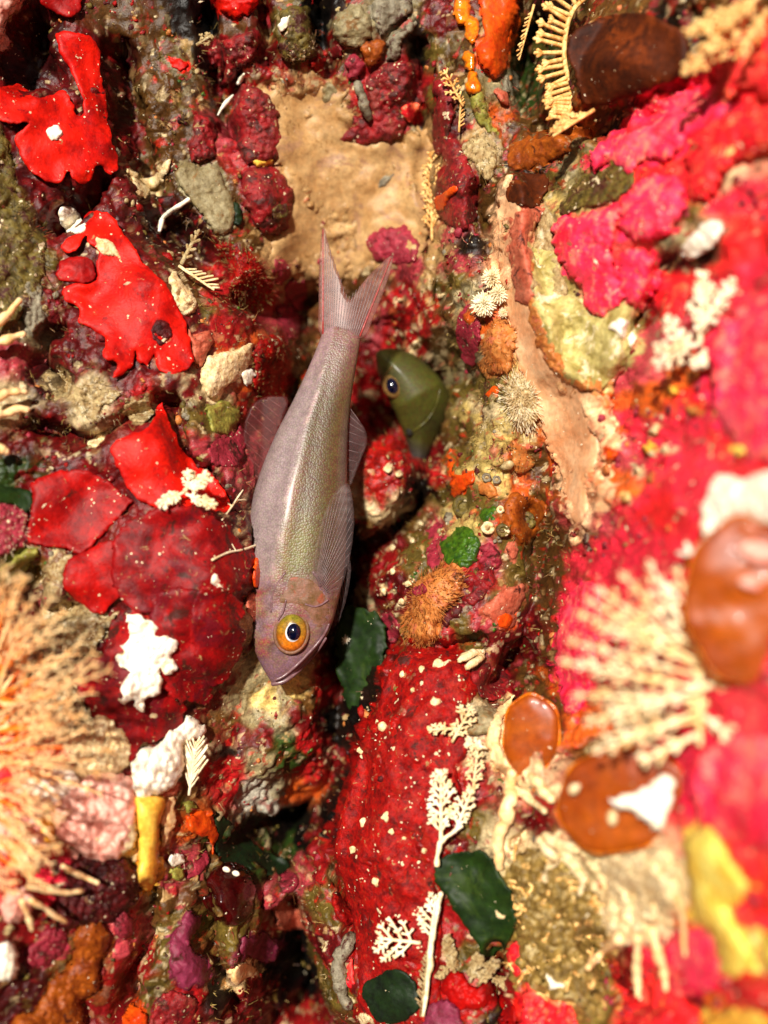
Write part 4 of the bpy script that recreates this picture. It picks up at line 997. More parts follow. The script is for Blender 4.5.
for i_, (p_, m_, l_) in enumerate([
  ([(10,790),(30,778),(60,772),(75,785),(62,800),(30,806)], 'white', 'white blurred lump under the orange feathers'),
  ([(92,835),(110,820),(130,822),(130,845),(110,855),(92,852)], 'cream', 'cream lump just above the dark red furry ball'),
  ([(0,820),(20,812),(40,822),(45,845),(20,855),(0,850)], 'palepink', 'pink and cream lump at the left edge'),
  ([(38,822),(52,818),(54,838),(44,842)], 'gold', 'small golden blurred bead among the pale lumps'),
  ([(15,842),(35,838),(40,852),(25,862),(12,856)], 'white', 'white bead below the pink and cream lump'),
  ([(5,900),(18,890),(30,900),(24,916),(8,918)], 'palepink', 'pale pink bead on the left edge near the bottom'),
  ([(-10,955),(8,945),(16,965),(8,978),(-10,975)], 'white', 'bright white speck lump on the left edge near the bottom'),
  ([(-10,860),(10,862),(15,885),(-10,890)], 'hotred', 'bright red lump at the left edge among pale lumps'),
  ([(0,780),(15,770),(38,795),(36,812),(8,806)], 'hotred', 'red patch showing between the orange feathers')]):
    plate('pale_lump' if m_ != 'hotred' else 'red_lump', l_, 'sponge', [(np.mean([q[0] for q in p_]) + (x_ - np.mean([q[0] for q in p_])) * 1.25, np.mean([q[1] for q in p_]) + (y_ - np.mean([q[1] for q in p_])) * 1.25) for x_, y_ in p_], m_, h=6, edge=7, lift=22, dome=9, nod=3)
plate('pale_lump', 'broad glaring pink and cream lump left of the golden finger', 'sponge', [(52,806),(78,782),(112,770),(134,786),(136,822),(128,850),(104,862),(78,852),(58,836)], 'palepink', h=6, edge=9, lift=26, dome=10, nod=5, nscale=9)
plate('pale_lump', 'glaring cream lump above the broad pink one by the feathery mass', 'sponge', [(70,735),(92,722),(120,728),(132,748),(124,770),(96,776),(74,764)], 'cream', h=6, edge=9, lift=16, dome=8, nod=6, nscale=6)
plate('cream_sponge', 'bright cream lumpy sponge above the golden finger', 'sponge', T(120,720,4.8,[(60,200),(100,140),(180,120),(230,50),(300,30),(330,-20),(380,0),(410,60),(310,130),(300,250),(240,330),(150,370),(80,370),(50,280)]), 'white', h=7, edge=9, lift=22, dome=9, nod=5, nscale=8, bump=3)
fan('cream_hydroid', 'fan of fine cream ribs beside the cream sponge', (189,795), (196,742), 22, gap=4.0, r=1.15, lift=14, sides=(1,-1), lean=0.55, mat='bone', sub=False)
plate('coral_patch', 'coral red strip between cream sponge and golden finger', 'sponge', T(120,720,4.8,[(155,355),(200,320),(245,305),(292,320),(270,358),(200,375)]), 'salmon', h=4, edge=5, lift=9, dome=3)
plate('golden_sponge', 'smooth golden yellow sponge finger hanging down at lower left', 'sponge', T(120,720,4.8,[(65,378),(140,362),(222,375),(195,480),(188,600),(185,700),(172,768),(150,818),(110,812),(82,760),(90,600),(75,450)]), 'gold', h=6, edge=8, lift=18, dome=14, bump=1, grain=0.15, jag=0.8)
plate('amber_sponge', 'thin brown amber strip right of the golden finger', 'sponge', T(120,720,4.8,[(220,385),(262,378),(258,480),(245,560),(205,610),(198,500)]), 'peachsolid', h=3, edge=4, lift=8)
plate('furry_ball', 'dark red furry ball under the pale lumps', 'sponge', T(0,760,4.8,[(300,540),(380,470),(450,430),(530,470),(610,470),(660,540),(680,600),(650,680),(560,750),(480,790),(300,800),(275,690),(330,610)]), 'maroon', h=8, edge=10, lift=8, dome=14, nod=7, nscale=6, jag=1.5, hairs=200, hair_len=5, hair_mat='maroon')
for i_, p_ in enumerate([[(62,866,3.2),(80,875,3.0),(98,883,2.2)],[(28,885,3.6),(55,893,3.0),(82,891,2.2)],[(30,900,3.6),(48,910,3),(66,922,2.4)],[(22,900,3.2),(28,915,3),(32,930,2.4)]]):
    twig('peach_hydroid', ['peach spike lying over the dark red furry ball', 'longest peach spike pointing right at the furry ball', 'peach spike pointing down right beside the furry ball', 'short peach spike pointing straight down at lower left'][i_], 'hydroid', [p_], 'peachsolid', lift=34, group='peach spikes at lower left')
plate('orange_sponge', 'burnt orange velvety sponge in the bottom left corner', 'sponge', T(0,768,3,[(230,490),(270,450),(320,470),(335,520),(300,580),(300,660),(250,700),(230,800),(20,800),(60,740),(110,720),(150,640),(210,590)]), 'burnt', h=8, edge=10, lift=6, dome=14, nod=2, nscale=5, bump=3, hairs=260, hair_len=3, hair_mat='burnt')
plate('rose_patch', 'raspberry lump between the furry ball and the orange sponge', 'sponge', T(0,768,3,[(340,450),(370,425),(400,450),(395,500),(350,510)]), 'rose', h=4, edge=5, lift=6, dome=6)
plate('rose_patch', 'magenta rough patch left of the orange sponge top', 'sponge', T(0,768,3,[(80,545),(140,490),(190,480),(200,540),(150,590),(80,595)]), 'rose', h=5, edge=6, lift=5, nod=4)
plate('orange_sponge', 'orange red flame-shaped lump at the bottom edge', 'sponge', T(130,864,4.8,[(-40,740),(0,670),(60,690),(90,800),(-50,800)]), 'orange', h=5, edge=6, lift=4, dome=5)
gb = empty('garnet_ball', at(230, 895, 4), 'glossy dark red ball with two white pegs on top', 'tunicate')
th_ = np.linspace(0, 2 * math.pi, 22, endpoint=False)
plate('body', None, None, [(230 + 28 * math.cos(t_) * (1 + .05 * math.sin(3 * t_)), 894 + 33 * math.sin(t_)) for t_ in th_], 'garnet', parent=gb, h=6, edge=8, lift=4, dome=24, bump=1.2, jag=0.3, grain=0.1)
for p_ in ((226.5, 869.5), (236, 873.5)):
    b_ = Bundle(); b_.ball(p_[0], p_[1], float(R(230, 895)) + 27, 4.2, 3.0, 3.2, 10, 6, 0.05, 0.4); b_.build('peg', 'white', gb)
plate('mauve_crescent', 'mauve pink crescent curling under the garnet ball', 'sponge', T(130,864,4.8,[(240,270),(290,225),(345,280),(300,340),(298,400),(380,470),(395,540),(330,575),(250,600),(208,560),(192,470),(200,350)]), 'mauve', h=5, edge=7, lift=5, dome=7, bump=1.5)
plate('mauve_sponge', 'mauve cap above the cream shell near the dark hole', 'sponge', T(130,864,4.8,[(500,385),(560,335),(640,325),(705,375),(712,445),(640,475),(560,440),(495,445)]), 'mauve', h=5, edge=6, lift=4, dome=7, nod=2)
plate('cream_shell', 'smooth cream shell with a mauve edge at bottom', 'shell', T(130,864,4.8,[(460,560),(480,508),(530,473),(590,478),(612,515),(598,552),(550,545),(520,585),(475,592)]), 'peachsolid', h=4, edge=6, lift=8, dome=7, bump=0.3, grain=0.15)
plate('wine_patch', 'wine red patch just under the cream shell', 'sponge', T(130,864,4.8,[(510,600),(560,545),(605,560),(610,640),(560,660),(520,640)]), 'crimson', h=4, edge=5, lift=5, dome=3)
plate('dotted_crust', 'crimson crust with pale dots at the bottom edge', 'sponge', T(130,864,4.8,[(130,650),(200,610),(300,640),(322,720),(285,800),(95,800),(110,700)]), 'crimson', h=5, edge=6, lift=4, dome=5, nod=3, nscale=4)
plate('green_leaf', 'dark green leaf lying left of the deep black hollow', 'green algae', T(120,720,4.8,[(440,430),(520,480),(600,560),(680,620),(768,660),(820,700),(760,745),(690,745),(600,700),(480,690),(455,560)]), 'darkgreen', sheet=3, h=4, lift=6, bump=2, ripple=3)
plate('orange_sponge', 'orange red flap with a bright orange rim above the garnet ball', 'sponge', T(120,720,4.8,[(330,460),(400,435),(450,475),(468,560),(442,645),(425,560),(350,540)]), 'orange', h=4, edge=5, lift=7, dome=4)
plate('pink_flake', 'hot pink flake at the upper left of the garnet ball', 'sponge', T(120,720,4.8,[(345,650),(410,628),(424,680),(385,740),(330,765),(350,700)]), 'rose', sheet=2.5, h=3, lift=7)
plate('olive_bead', 'olive bead at the foot of the cream ribbed fan', 'polyp', T(120,720,4.8,[(300,410),(330,388),(358,405),(352,435),(320,445)]), 'lime', h=3, edge=4, lift=7, dome=4)
plate('white_bead', 'white bead below the olive bead by the golden finger', 'polyp', T(120,720,4.8,[(235,665),(280,640),(315,655),(300,690),(255,700)]), 'white', h=3, edge=4, lift=7, dome=4)
plate('olive_bead', 'olive yellow bead low beside the golden finger', 'polyp', T(120,720,4.8,[(240,725),(270,705),(310,720),(300,765),(250,768)]), 'lime', h=3, edge=4, lift=7, dome=4)
plate('rose_sponge', 'rose knob right of the garnet ball at the green leaf', 'sponge', T(280,864,4.8,[(-10,60),(30,30),(75,60),(82,110),(40,140),(0,120)]), 'rose', h=5, edge=5, lift=4, dome=6)
plate('brown_sponge', 'translucent brown lip over the lower black hole', 'sponge', T(280,864,4.8,[(-20,180),(50,180),(100,230),(130,300),(60,320),(-10,290)]), 'salmon', h=4, edge=5, lift=6, dome=5)
plate('orange_sponge', 'orange red knobby ridge right of the lower black hole', 'sponge', T(280,864,4.8,[(240,150),(290,150),(340,220),(352,280),(310,290),(260,240)]), 'granred', h=5, edge=5, lift=5, dome=6, nod=3)

# ------------------------------------------------------------------ TOP CENTRE AND THE BACK WALL
plate('tan_patch', 'broad smooth tan sponge on the back wall above the fish tail', 'sponge',
  [(262,96),(282,84),(305,78),(330,84),(345,100),(352,130),(372,142),(398,140),(416,128),(432,140),(438,180),(437,220),(428,245),(405,258),(376,264),(350,272),(322,280),(296,284),(272,278),(264,262),(272,240),(284,215),(286,190),(276,165),(264,140)],
  'tan', h=3, edge=9, lift=2.0, bump=8, bscale=44, nod=3, nscale=26, jag=6.0, grain=0.45)
plate('grey_streak', 'grey scar on the tan sponge above the fish tail', 'crust', T(256,0,3,[(345,570),(375,545),(410,515),(415,525),(385,560),(355,578)]), 'grey', h=1.5, edge=2, lift=7, back=-1)
plate('crimson_patch', 'crimson encrusting patch at top centre over the tan sponge', 'sponge', T(300,0,4.8,[(330,370),(400,310),(480,290),(560,330),(590,420),(580,520),(520,590),(490,650),(430,680),(340,690),(220,705),(155,670),(250,590),(265,560),(335,565),(320,450)]), 'crimson', h=6, edge=7, lift=4, dome=6, nod=4, nscale=7, bump=3)
plate('red_oval', 'small bright red oval on the right of the crimson patch', 'sponge', T(300,0,4.8,[(490,520),(530,480),(572,490),(575,530),(530,580),(490,565)]), 'hotred', h=4, edge=5, lift=15, dome=3)
plate('beige_lump', 'rounded beige lump at top centre', 'sponge', T(300,0,4.8,[(150,120),(200,50),(270,15),(332,60),(342,140),(320,200),(250,245),(180,200)]), 'beige', h=6, edge=8, lift=4, dome=13, bump=3)
plate('beige_lump', 'wide grey beige lump at the top edge right of the rounded one', 'sponge', T(300,0,4.8,[(340,30),(420,-30),(520,-20),(532,60),(440,130),(400,170),(352,120)]), 'grey', h=6, edge=8, lift=4, dome=11, bump=3)
plate('gold_lump', 'olive gold lump between the beige lumps and the crimson patch', 'sponge', T(300,0,4.8,[(290,220),(370,188),(412,230),(385,300),(320,315)]), 'burnt', h=5, edge=6, lift=6, dome=7, bump=1)
plate('grey_sponge', 'grey beige tongue slanting right of the olive gold lump', 'sponge', T(300,0,4.8,[(400,210),(450,170),(545,100),(552,125),(500,190),(480,250),(440,300),(410,290),(430,240)]), 'grey', h=4, edge=5, lift=5, dome=3)
twig('grey_sponge', 'grey finger hanging into the crimson patch', 'sponge', [[(357,82,4.2),(361,95,5.2),(366,108,5.0),(369,120,3.0)]], 'grey', lift=9)
plate('rose_patch', 'rose wrinkled lobe left of the grey finger', 'sponge', T(300,0,4.8,[(215,300),(250,265),(300,290),(310,340),(280,390),(240,380)]), 'rose', h=4, edge=5, lift=5, dome=6)
plate('grey_polyp', 'grey ringed polyp at the upper left of the tan sponge', 'polyp', T(300,0,4.8,[(105,440),(140,400),(180,430),(185,480),(155,500),(115,490)]), 'beige', h=3, edge=3, lift=5, dome=3, nod=2)
plate('red_sponge', 'orange red knob left of the beige lump', 'sponge', T(300,0,4.8,[(50,290),(90,270),(120,295),(100,325),(60,320)]), 'granred', h=4, edge=4, lift=4, dome=4)
plate('red_sponge', 'dark red knob at the left foot of the rounded beige lump', 'sponge', T(300,0,4.8,[(145,230),(180,205),(205,235),(190,275),(150,275)]), 'crimson', h=4, edge=4, lift=4, dome=5)
plate('olive_sponge', 'speckled olive column at the top edge left of the beige lumps', 'sponge', T(160,0,4.8,[(570,60),(640,20),(700,60),(730,150),(750,240),(720,290),(600,290),(565,220),(590,150)]), 'olive', h=5, edge=6, lift=4, dome=9, nod=3, nscale=4)
plate('white_flake', 'white flake with a blue edge on the olive column', 'shell', T(160,0,4.8,[(572,110),(600,75),(628,68),(608,110),(598,145),(578,135)]), 'white', h=2, edge=2, lift=17, back=-6)
twig('white_pin', 'upper of two small white spindles above the tall crimson lump', 'worm tube', [[(237,84,1.6),(241,79,2.6),(244,74,1.4)]], 'white', lift=10, group='white spindles by the tall lump')
twig('white_pin', 'lower longer white spindle left of the tall crimson lump', 'worm tube', [[(218,115,.7),(223,107,1.8),(229,99,2.2),(233,95,1.0)]], 'white', lift=10, group='white spindles by the tall lump')
fan('cream_hydroid', 'little cream branching hydroid on the brown turf at upper left', (197,45), (212,35), 8, gap=5, r=1.5, lift=9, mat='sand')
plate('crimson_patch', 'crimson pink patch beside the right lobe of the fish tail', 'sponge', [(365,243),(372,232),(395,225),(410,227),(418,243),(413,262),(392,264),(372,258)], 'rose', h=5, edge=6, lift=4, dome=5, nod=3)

# ------------------------------------------------------------------ RIDGE RIGHT OF THE CREVICE
plate('orange_sponge', 'smooth bright orange sponge hanging from the top edge', 'sponge', T(430,0,4.8,[(240,-40),(425,-40),(420,60),(392,180),(382,290),(335,362),(290,362),(240,305),(222,240),(255,150)]), 'orange', h=6, edge=8, lift=10, dome=10, bump=1.5, grain=0.4)
oc = empty('amber_chain', at(468, 60, 6), 'chain of glossy amber blobs left of the bright orange sponge', 'tunicate')
for p_ in ([(125,-20),(185,-20),(192,60),(185,110),(150,120),(118,100)], [(165,85),(215,75),(235,110),(222,180),(192,212),(168,160)], [(155,262),(195,245),(215,290),(205,345),(170,345)], [(180,350),(222,345),(245,400),(235,452),(190,452),(172,400)]):
    plate('blob', None, None, T(430,0,4.8,p_), 'honey', parent=oc, grain=0.2, h=4, edge=5, lift=7, dome=6, bump=0.6)
plate('olive_sponge', 'pale olive lobe dangling below the amber chain', 'sponge', T(430,0,4.8,[(190,470),(260,448),(285,560),(305,645),(255,615),(210,545)]), 'lime', h=4, edge=5, lift=6, dome=5)
plate('grey_bubble', 'translucent grey bubble under the bright orange sponge', 'tunicate', T(430,0,4.8,[(350,380),(385,340),(415,370),(412,440),(375,455),(350,425)]), 'grey', h=4, edge=5, lift=8, dome=6)
plate('salmon_streak', 'salmon streak under the grey bubble', 'sponge', T(430,0,4.8,[(315,430),(350,440),(385,480),(375,510),(335,490)]), 'salmon', h=3, edge=4, lift=8, dome=3)
plate('brown_sponge', 'reddish brown upright post below the small tan fan', 'sponge', T(300,0,4.8,[(640,400),(700,388),(742,480),(732,600),(702,722),(650,732),(640,600),(652,500)]), 'crimson', h=5, edge=6, lift=5, dome=7, bump=2)
plate('crimson_sponge', 'crimson glistening knob crowning the ridge right of the fish tail', 'sponge', T(400,140,4.8,[(190,0),(280,0),(350,150),(372,260),(352,400),(282,432),(200,382),(160,300),(195,200),(215,100)]), 'crimson', h=6, edge=7, lift=6, dome=9, nod=5, nscale=9, bump=2)
plate('scarlet_bit', 'orange red smear on the left of the crimson knob', 'sponge', T(400,140,4.8,[(165,290),(215,250),(265,215),(275,240),(230,300),(195,345),(170,330)]), 'orange', h=2, edge=3, lift=26)
fan('tan_hydroid', 'small tan fan above the reddish brown post', (463,106), (444,70), 11, mat='gilt', gap=7.5, r=1.2, lift=10)
fan('tan_hydroid', 'thin tan comb hanging beside the reddish brown post', (459,132), (461,96), 6, mat='gilt', gap=4, r=0.9, lift=10, sides=(1,), sub=False)
fan('tan_hydroid', 'long tan feather beside the crimson knob over the tan sponge', (432,240), (431,152), 14, mat='gilt', gap=6.5, r=1.1, lift=10, sub=True, lean=0.7)
fan('tan_hydroid', 'little white comb at the top edge right of the bright orange sponge', (534,5), (519,60), 7, mat='gilt', gap=4.5, r=1.1, lift=26, sides=(1,), sub=False)
plate('tan_turf_lump', 'speckled tan lump right of the reddish brown post', 'sponge', T(400,140,4.8,[(300,20),(360,-20),(450,10),(470,80),(440,180),(400,190),(350,120),(305,80)]), 'sand', h=5, edge=6, lift=4, dome=5, nod=3, hairs=60)
plate('pink_oval', 'dusty pink oval leaf on the ridge right of the small fish', 'sponge', T(430,260,4.8,[(120,335),(148,255),(190,213),(237,290),(242,340),(237,430),(218,507),(165,492),(138,420)]), 'rose', sheet=4, h=4, lift=8, bump=1.5, edge=4)
star('star_anemone', 'largest cream spiky star overlapping the pink oval leaf', 484, 305, 13.5, 90, lift=12)
star('star_anemone', 'upper cream spiky star on the ridge', 492, 278, 11, 60, lift=8)
star('star_anemone', 'half hidden cream spiky star behind the largest one', 499, 294, 11, 60, lift=6)
star('star_anemone', 'small cream star above the orange lump', 503, 313, 6, 30, lift=8)
plate('orange_lump', 'bristly orange lump below the cream stars', 'sponge', T(430,260,4.8,[(270,350),(330,280),(385,300),(412,370),(402,460),(360,545),(290,552),(258,470)]), 'apricot', h=5, edge=7, lift=5, dome=8, nod=3, hairs=160, hair_len=4, hair_mat='apricot')
plate('olive_crust', 'olive ring of crust round a bright orange dot', 'crust', T(430,260,4.8,[(235,620),(260,575),(320,565),(355,600),(350,665),(300,690),(250,670)]), 'olive', h=3, edge=4, lift=4, nod=4, nscale=4, hairs=60, hair_len=4)
plate('orange_dot', 'bright orange dot in an olive ring on the ridge', 'polyp', T(430,260,4.8,[(275,630),(300,608),(328,622),(326,648),(300,660),(278,650)]), 'orange', h=3, edge=3, lift=13, dome=2)
plate('yellow_tuft', 'fluffy yellow tan tuft on the ridge below the orange dot', 'turf', T(430,260,4.8,[(380,580),(450,560),(520,640),(530,740),(500,800),(420,800),(370,700)]), 'sand', h=5, edge=7, lift=4, dome=5, nod=3, hairs=420, hair_len=7, hair_mat='bone')
plate('orange_tag', 'bright orange ragged tag on the left side of the ridge', 'sponge', T(420,400,4.8,[(150,235),(172,262),(150,320),(190,360),(262,338),(252,390),(190,462),(152,440),(165,380),(128,300)]), 'orange', h=3, edge=3, lift=7, bump=1.5)
plate('orange_patch', 'orange patch right of centre on the speckled ridge', 'sponge', T(420,400,4.8,[(440,205),(500,225),(542,290),(522,332),(450,332)]), 'apricot', h=4, edge=5, lift=6, dome=3, hairs=40, hair_len=4)
plate('orange_patch', 'small orange patch under the pale cups on the ridge', 'sponge', T(420,400,4.8,[(278,402),(340,398),(382,460),(340,475),(290,440)]), 'apricot', h=3, edge=4, lift=6, dome=2)
plate('orange_patch', 'large rust orange patch beside two crusty rings', 'sponge', T(420,400,4.8,[(390,545),(430,460),(500,448),(600,500),(575,620),(500,685),(440,642),(378,592)]), 'burnt', h=4, edge=6, lift=5, dome=5, hairs=60, hair_len=4)
for i_, (x_, y_, r_, m_, l_) in enumerate([(320,372,22,'grey','left of two pale cups on the speckled ridge'),(368,382,20,'grey','right of two pale cups on the speckled ridge'),(325,614,30,'cream','cream coiled tube worm near the green tufts'),(508,580,46,'olive','crusty olive ring on the rust orange patch'),(398,625,32,'olive','grey olive ring beside the rust orange patch'),(208,510,52,'olive','rough olive disc at the left of the ridge'),(386,525,18,'cream','pale bead above the rust orange patch')]):
    u_, v_ = 420 + x_ / 4.8, 400 + y_ / 4.8; rr = r_ / 4.8
    cp = empty('ring_worm', at(u_, v_, 4), l_, 'tube worm')
    b_ = Bundle(); dd_ = float(R(u_, v_)) + 6
    b_.tube([(u_ + rr * .72 * math.cos(t_), v_ + rr * .72 * math.sin(t_), dd_ + 1.2 * t_ / 6) for t_ in np.linspace(0, 6.0, 14)], np.linspace(rr * .42, rr * .3, 14) * rg_.uniform(.8, 1.25, 14), 7); b_.build('coil', m_, cp)
    b_ = Bundle(); b_.ball(u_, v_, dd_ - .5, rr * .62, rr * .62, 3.2, 10, 5, .12); b_.build('plug', 'olive' if m_ == 'olive' else 'sand', cp)
plate('green_tuft', 'bright green granular tuft above the bristly apricot sponge', 'green algae', T(420,400,4.8,[(110,650),(170,612),(240,618),(288,690),(272,768),(210,805),(130,790),(98,720)]), 'moss', h=5, edge=6, lift=5, dome=5, nod=6, nscale=4, step=1.7)
plate('green_tuft', 'small green tuft right above the bright green one', 'green algae', T(420,400,4.8,[(288,545),(330,505),(372,520),(362,580),(310,595)]), 'moss', h=4, edge=4, lift=5, nod=5, nscale=4)
plate('pink_flake', 'upright pink ruffled flake left of the green tuft', 'sponge', T(420,400,4.8,[(18,660),(70,592),(108,600),(106,660),(75,700),(97,768),(78,832),(50,805),(28,720)]), 'rose', sheet=3, h=4, lift=8, ripple=4)
plate('pink_patch', 'mottled pink patch right below the green tuft', 'sponge', T(420,400,4.8,[(298,705),(350,690),(384,740),(375,800),(300,800)]), 'rose', h=4, edge=5, lift=5, dome=3, nod=2)
plate('salmon_oval', 'pale salmon oval below the rust orange patch', 'sponge', T(420,400,4.8,[(412,720),(430,685),(462,682),(478,712),(460,760),(425,765)]), 'salmon', h=3, edge=4, lift=6, dome=3)
plate('apricot_sponge', 'bristly apricot sponge shaped like a boot below the green tuft', 'sponge', T(400,540,4.8,[(60,220),(120,170),(200,132),(280,148),(312,190),(292,260),(232,320),(192,370),(172,470),(130,512),(60,502),(28,430),(40,330)]), 'apricot', h=7, edge=9, lift=6, dome=12, nod=2, nscale=4, hairs=700, hair_len=6, hair_mat='apricot')
plate('pink_patch', 'pink bare spot on the left of the apricot sponge', 'sponge', T(400,540,4.8,[(60,235),(95,205),(125,225),(110,260),(70,262)]), 'rose', h=2, edge=3, lift=28)
plate('salmon_sponge', 'salmon winged cup right of the apricot sponge', 'sponge', T(400,540,4.8,[(420,300),(500,240),(560,208),(608,228),(592,310),(552,345),(548,412),(480,432),(440,385),(388,350)]), 'salmon', h=5, edge=6, lift=6, dome=5)
plate('orange_bead', 'round orange bead glowing on the salmon cup', 'polyp', T(400,540,4.8,[(460,390),(475,360),(510,350),(538,375),(536,415),(505,432),(470,420)]), 'orange', h=4, edge=5, lift=12, dome=5, bump=0.3)
plate('red_patch', 'dark red glossy patch right of the apricot sponge', 'sponge', T(400,540,4.8,[(310,180),(380,130),(440,108),(462,170),(420,250),(350,312),(308,270),(340,220)]), 'crimson', h=4, edge=5, lift=5, dome=4, nod=3)
plate('red_patch', 'maroon patch tucked in the bend of the apricot sponge', 'sponge', T(400,540,4.8,[(200,370),(240,325),(292,318),(285,360),(235,405),(205,400)]), 'maroon', h=4, edge=4, lift=6, dome=3)
twig('white_sponge', 'upper white fingertip below the salmon cup', 'sponge', [[(484,652,3.5),(474,652,4),(466,656,4),(459,661,3.2)]], 'cream', lift=9, group='white fingertips')
twig('white_sponge', 'lower white fingertip below the salmon cup', 'sponge', [[(482,656,4),(474,662,4),(467,668,3)]], 'cream', lift=10, group='white fingertips')
plate('velvet_ball', 'crimson velvety ball below the white fingertips', 'sponge', T(400,540,4.8,[(350,645),(420,588),(480,598),(528,670),(502,735),(430,772),(370,735)]), 'crimson', h=6, edge=8, lift=6, dome=13, bump=1.5)
plate('green_leaf', 'long dark green leaf in the crack right of the big fish head', 'green algae', [(340,615),(350,606),(372,612),(384,625),(386,642),(381,665),(371,690),(360,716),(348,706),(340,680),(335,645)], 'green', sheet=4, h=4, lift=8, bump=3, bscale=18, ripple=7, d=-56, tilt=(0.5, 0), jag=2.2)
star('white_star', 'tiny white star on the long dark green leaf', 346, 640, 5, 16, mat='white', core='white', d=-48)
plate('pink_sponge', 'pink knob at the right edge of the long dark green leaf', 'sponge', [(380,618),(392,613),(401,628),(398,641),(385,641)], 'rose', h=5, edge=5, lift=10, dome=5)

# ------------------------------------------------------------------ RED COLUMN AT THE BOTTOM
plate('red_sponge', 'broad blood red sponge column running down the bottom centre', 'sponge',
  [(400,655),(425,648),(450,652),(470,672),(478,690),(462,715),(470,745),(458,770),(462,800),(452,830),(440,860),(437,885),(442,930),(440,970),(432,1035),(365,1035),(358,980),(355,930),(345,890),(335,850),(343,810),(352,780),(365,740),(378,705),(388,675)],
  'granred', h=7, edge=9, lift=4, bump=7, bscale=30, nod=4, nscale=9, jag=1.4)
COLUMN = dict(LAST)
SPOTS = [(403,675,4),(422,669,4.4),(439,664,5.6),(413,690,3),(435,702,5),(383,727,5),(378,722,3),(362,750,4.6),(364,822,4.6),(386,817,5),(392,831,4.2),(353,850,4),(376,882,5.2),(404,838,3),(424,851,3),(401,602,3.8),(408,584,3.2),(392,548,3.6),(412,540,3),(392,572,3.4),(420,524,3),(384,592,3.2),(388,470,4),(400,300,2.6),(401,335,2.6),(416,344,4),(399,474,3.4),(441,296,3)]
SPOTS.sort(key=lambda s_: s_[1])
_cnt = {}
for i_, (u_, v_, r_) in enumerate(SPOTS):
    if v_ > 640: l_ = 'cream tube worm on the blood red column'; g_ = 'cream spots on the blood red column'
    elif v_ > 520: l_ = 'cream spot on maroon rock right of the big fish'; g_ = 'cream spots on the maroon rock'
    else: l_ = 'pale spot on the red rock around the small green fish'; g_ = 'pale spots round the small fish'
    k_ = _cnt.get(g_, 0); _cnt[g_] = k_ + 1
    l_ = l_ + ', ' + place(k_, sum(1 for s_ in SPOTS if (s_[1] > 640, s_[1] > 520) == (v_ > 640, v_ > 520)))
    cd_ = float(COLUMN['d'][np.argmin(np.hypot(COLUMN['u'] - u_, COLUMN['v'] - v_))]) if v_ > 640 else None
    th_ = np.linspace(0, 2 * math.pi, 9, endpoint=False); rg_ = np.random.default_rng(i_)
    plate('tube_worm', l_, 'tube worm', [(u_ + r_ * math.cos(t_) * rg_.uniform(.75, 1.15), v_ + r_ * math.sin(t_) * rg_.uniform(.75, 1.15)) for t_ in th_], 'cream', h=2, edge=2.5, lift=0.5 if v_ > 640 else 15, d=cd_, dome=1.5, jag=0.8, step=1.5, group=g_, nod=1.5, nscale=3, back=5)
hy = empty('white_hydroid', at(437, 866, 20), 'white branching hydroid standing on the blood red column above the green leaf', 'hydroid')
twig('stem', None, None, [[(437,866,2.6),(437,855,2.6),(441,842,2.6),(452,832,2.2),(462,826,1.6)]], 'bone', lift=20, parent=hy)
fan('arm', None, (441,842), (441,770), 18, gap=9, r=1.7, lean=0.85, d0=float(R(441, 820)) + 24, tilt=4, parent=hy)
fan('arm', None, (455,832), (472,790), 13, gap=8.5, r=1.5, d0=float(R(460, 815)) + 22, tilt=6, parent=hy)
fan('white_hydroid', 'white hydroid spray climbing beside the cream stem', (472,800), (478,745), 12, gap=8, r=1.3, d0=float(R(475, 775)) + 18, tilt=6, mat='cream')
fan('white_hydroid', 'tan white hydroid bush at the top right of the red column', (452,742), (472,706), 14, gap=8, r=1.4, lift=14, mat='cream')
fan('white_hydroid', 'pale hydroid spray pointing left over the red column', (462,728), (428,730), 9, gap=7, r=1.4, lift=14, mat='cream')
fan('white_hydroid', 'small white hydroid comb under the hydroid bush', (486,748), (466,742), 9, gap=4.5, r=1.2, lift=16, mat='bone')
plate('pale_shell', 'ribbed pale shell right of the hydroid bush', 'shell', T(400,680,4.8,[(300,220),(340,165),(400,130),(455,150),(460,200),(410,260),(350,275),(305,260)]), 'beige', h=4, edge=5, lift=9, dome=6)
hy = empty('white_hydroid', at(424, 1016, 20), 'white hydroid with long curved stem and side fans at the bottom centre', 'hydroid')
twig('stem', None, None, [[(423,1016,1.8),(427,990,2.6),(430,960,2.8),(433,930,3.0),(437,905,3.0),(441,893,2.2)]], 'bone', lift=20, parent=hy)
fan('arm', None, (420,943), (378,938), 24, gap=10.5, r=1.6, d0=float(R(405, 935)) + 22, tilt=6, lean=0.95, parent=hy)
fan('arm', None, (430,945), (436,895), 20, gap=7.5, r=1.5, d0=float(R(430, 920)) + 24, tilt=3, sides=(-1,), lean=0.9, parent=hy)
fan('arm', None, (421,1016), (428,950), 8, gap=5, r=1.3, d0=float(R(424, 980)) + 18, tilt=3, sides=(-1,), lean=1.0, sub=False, mat='sand', parent=hy)
plate('green_leaf', 'big dark green rounded leaf at the bottom right of the red column', 'green algae', [(437,862),(450,855),(470,851),(488,853),(496,865),(503,878),(510,890),(513,905),(515,925),(508,945),(498,953),(485,957),(478,945),(468,930),(455,912),(443,893),(434,875)], 'green', sheet=4, h=5, lift=14, bump=3, bscale=22, ripple=5, edge=5, tilt=(0.1, 0), jag=1.8)
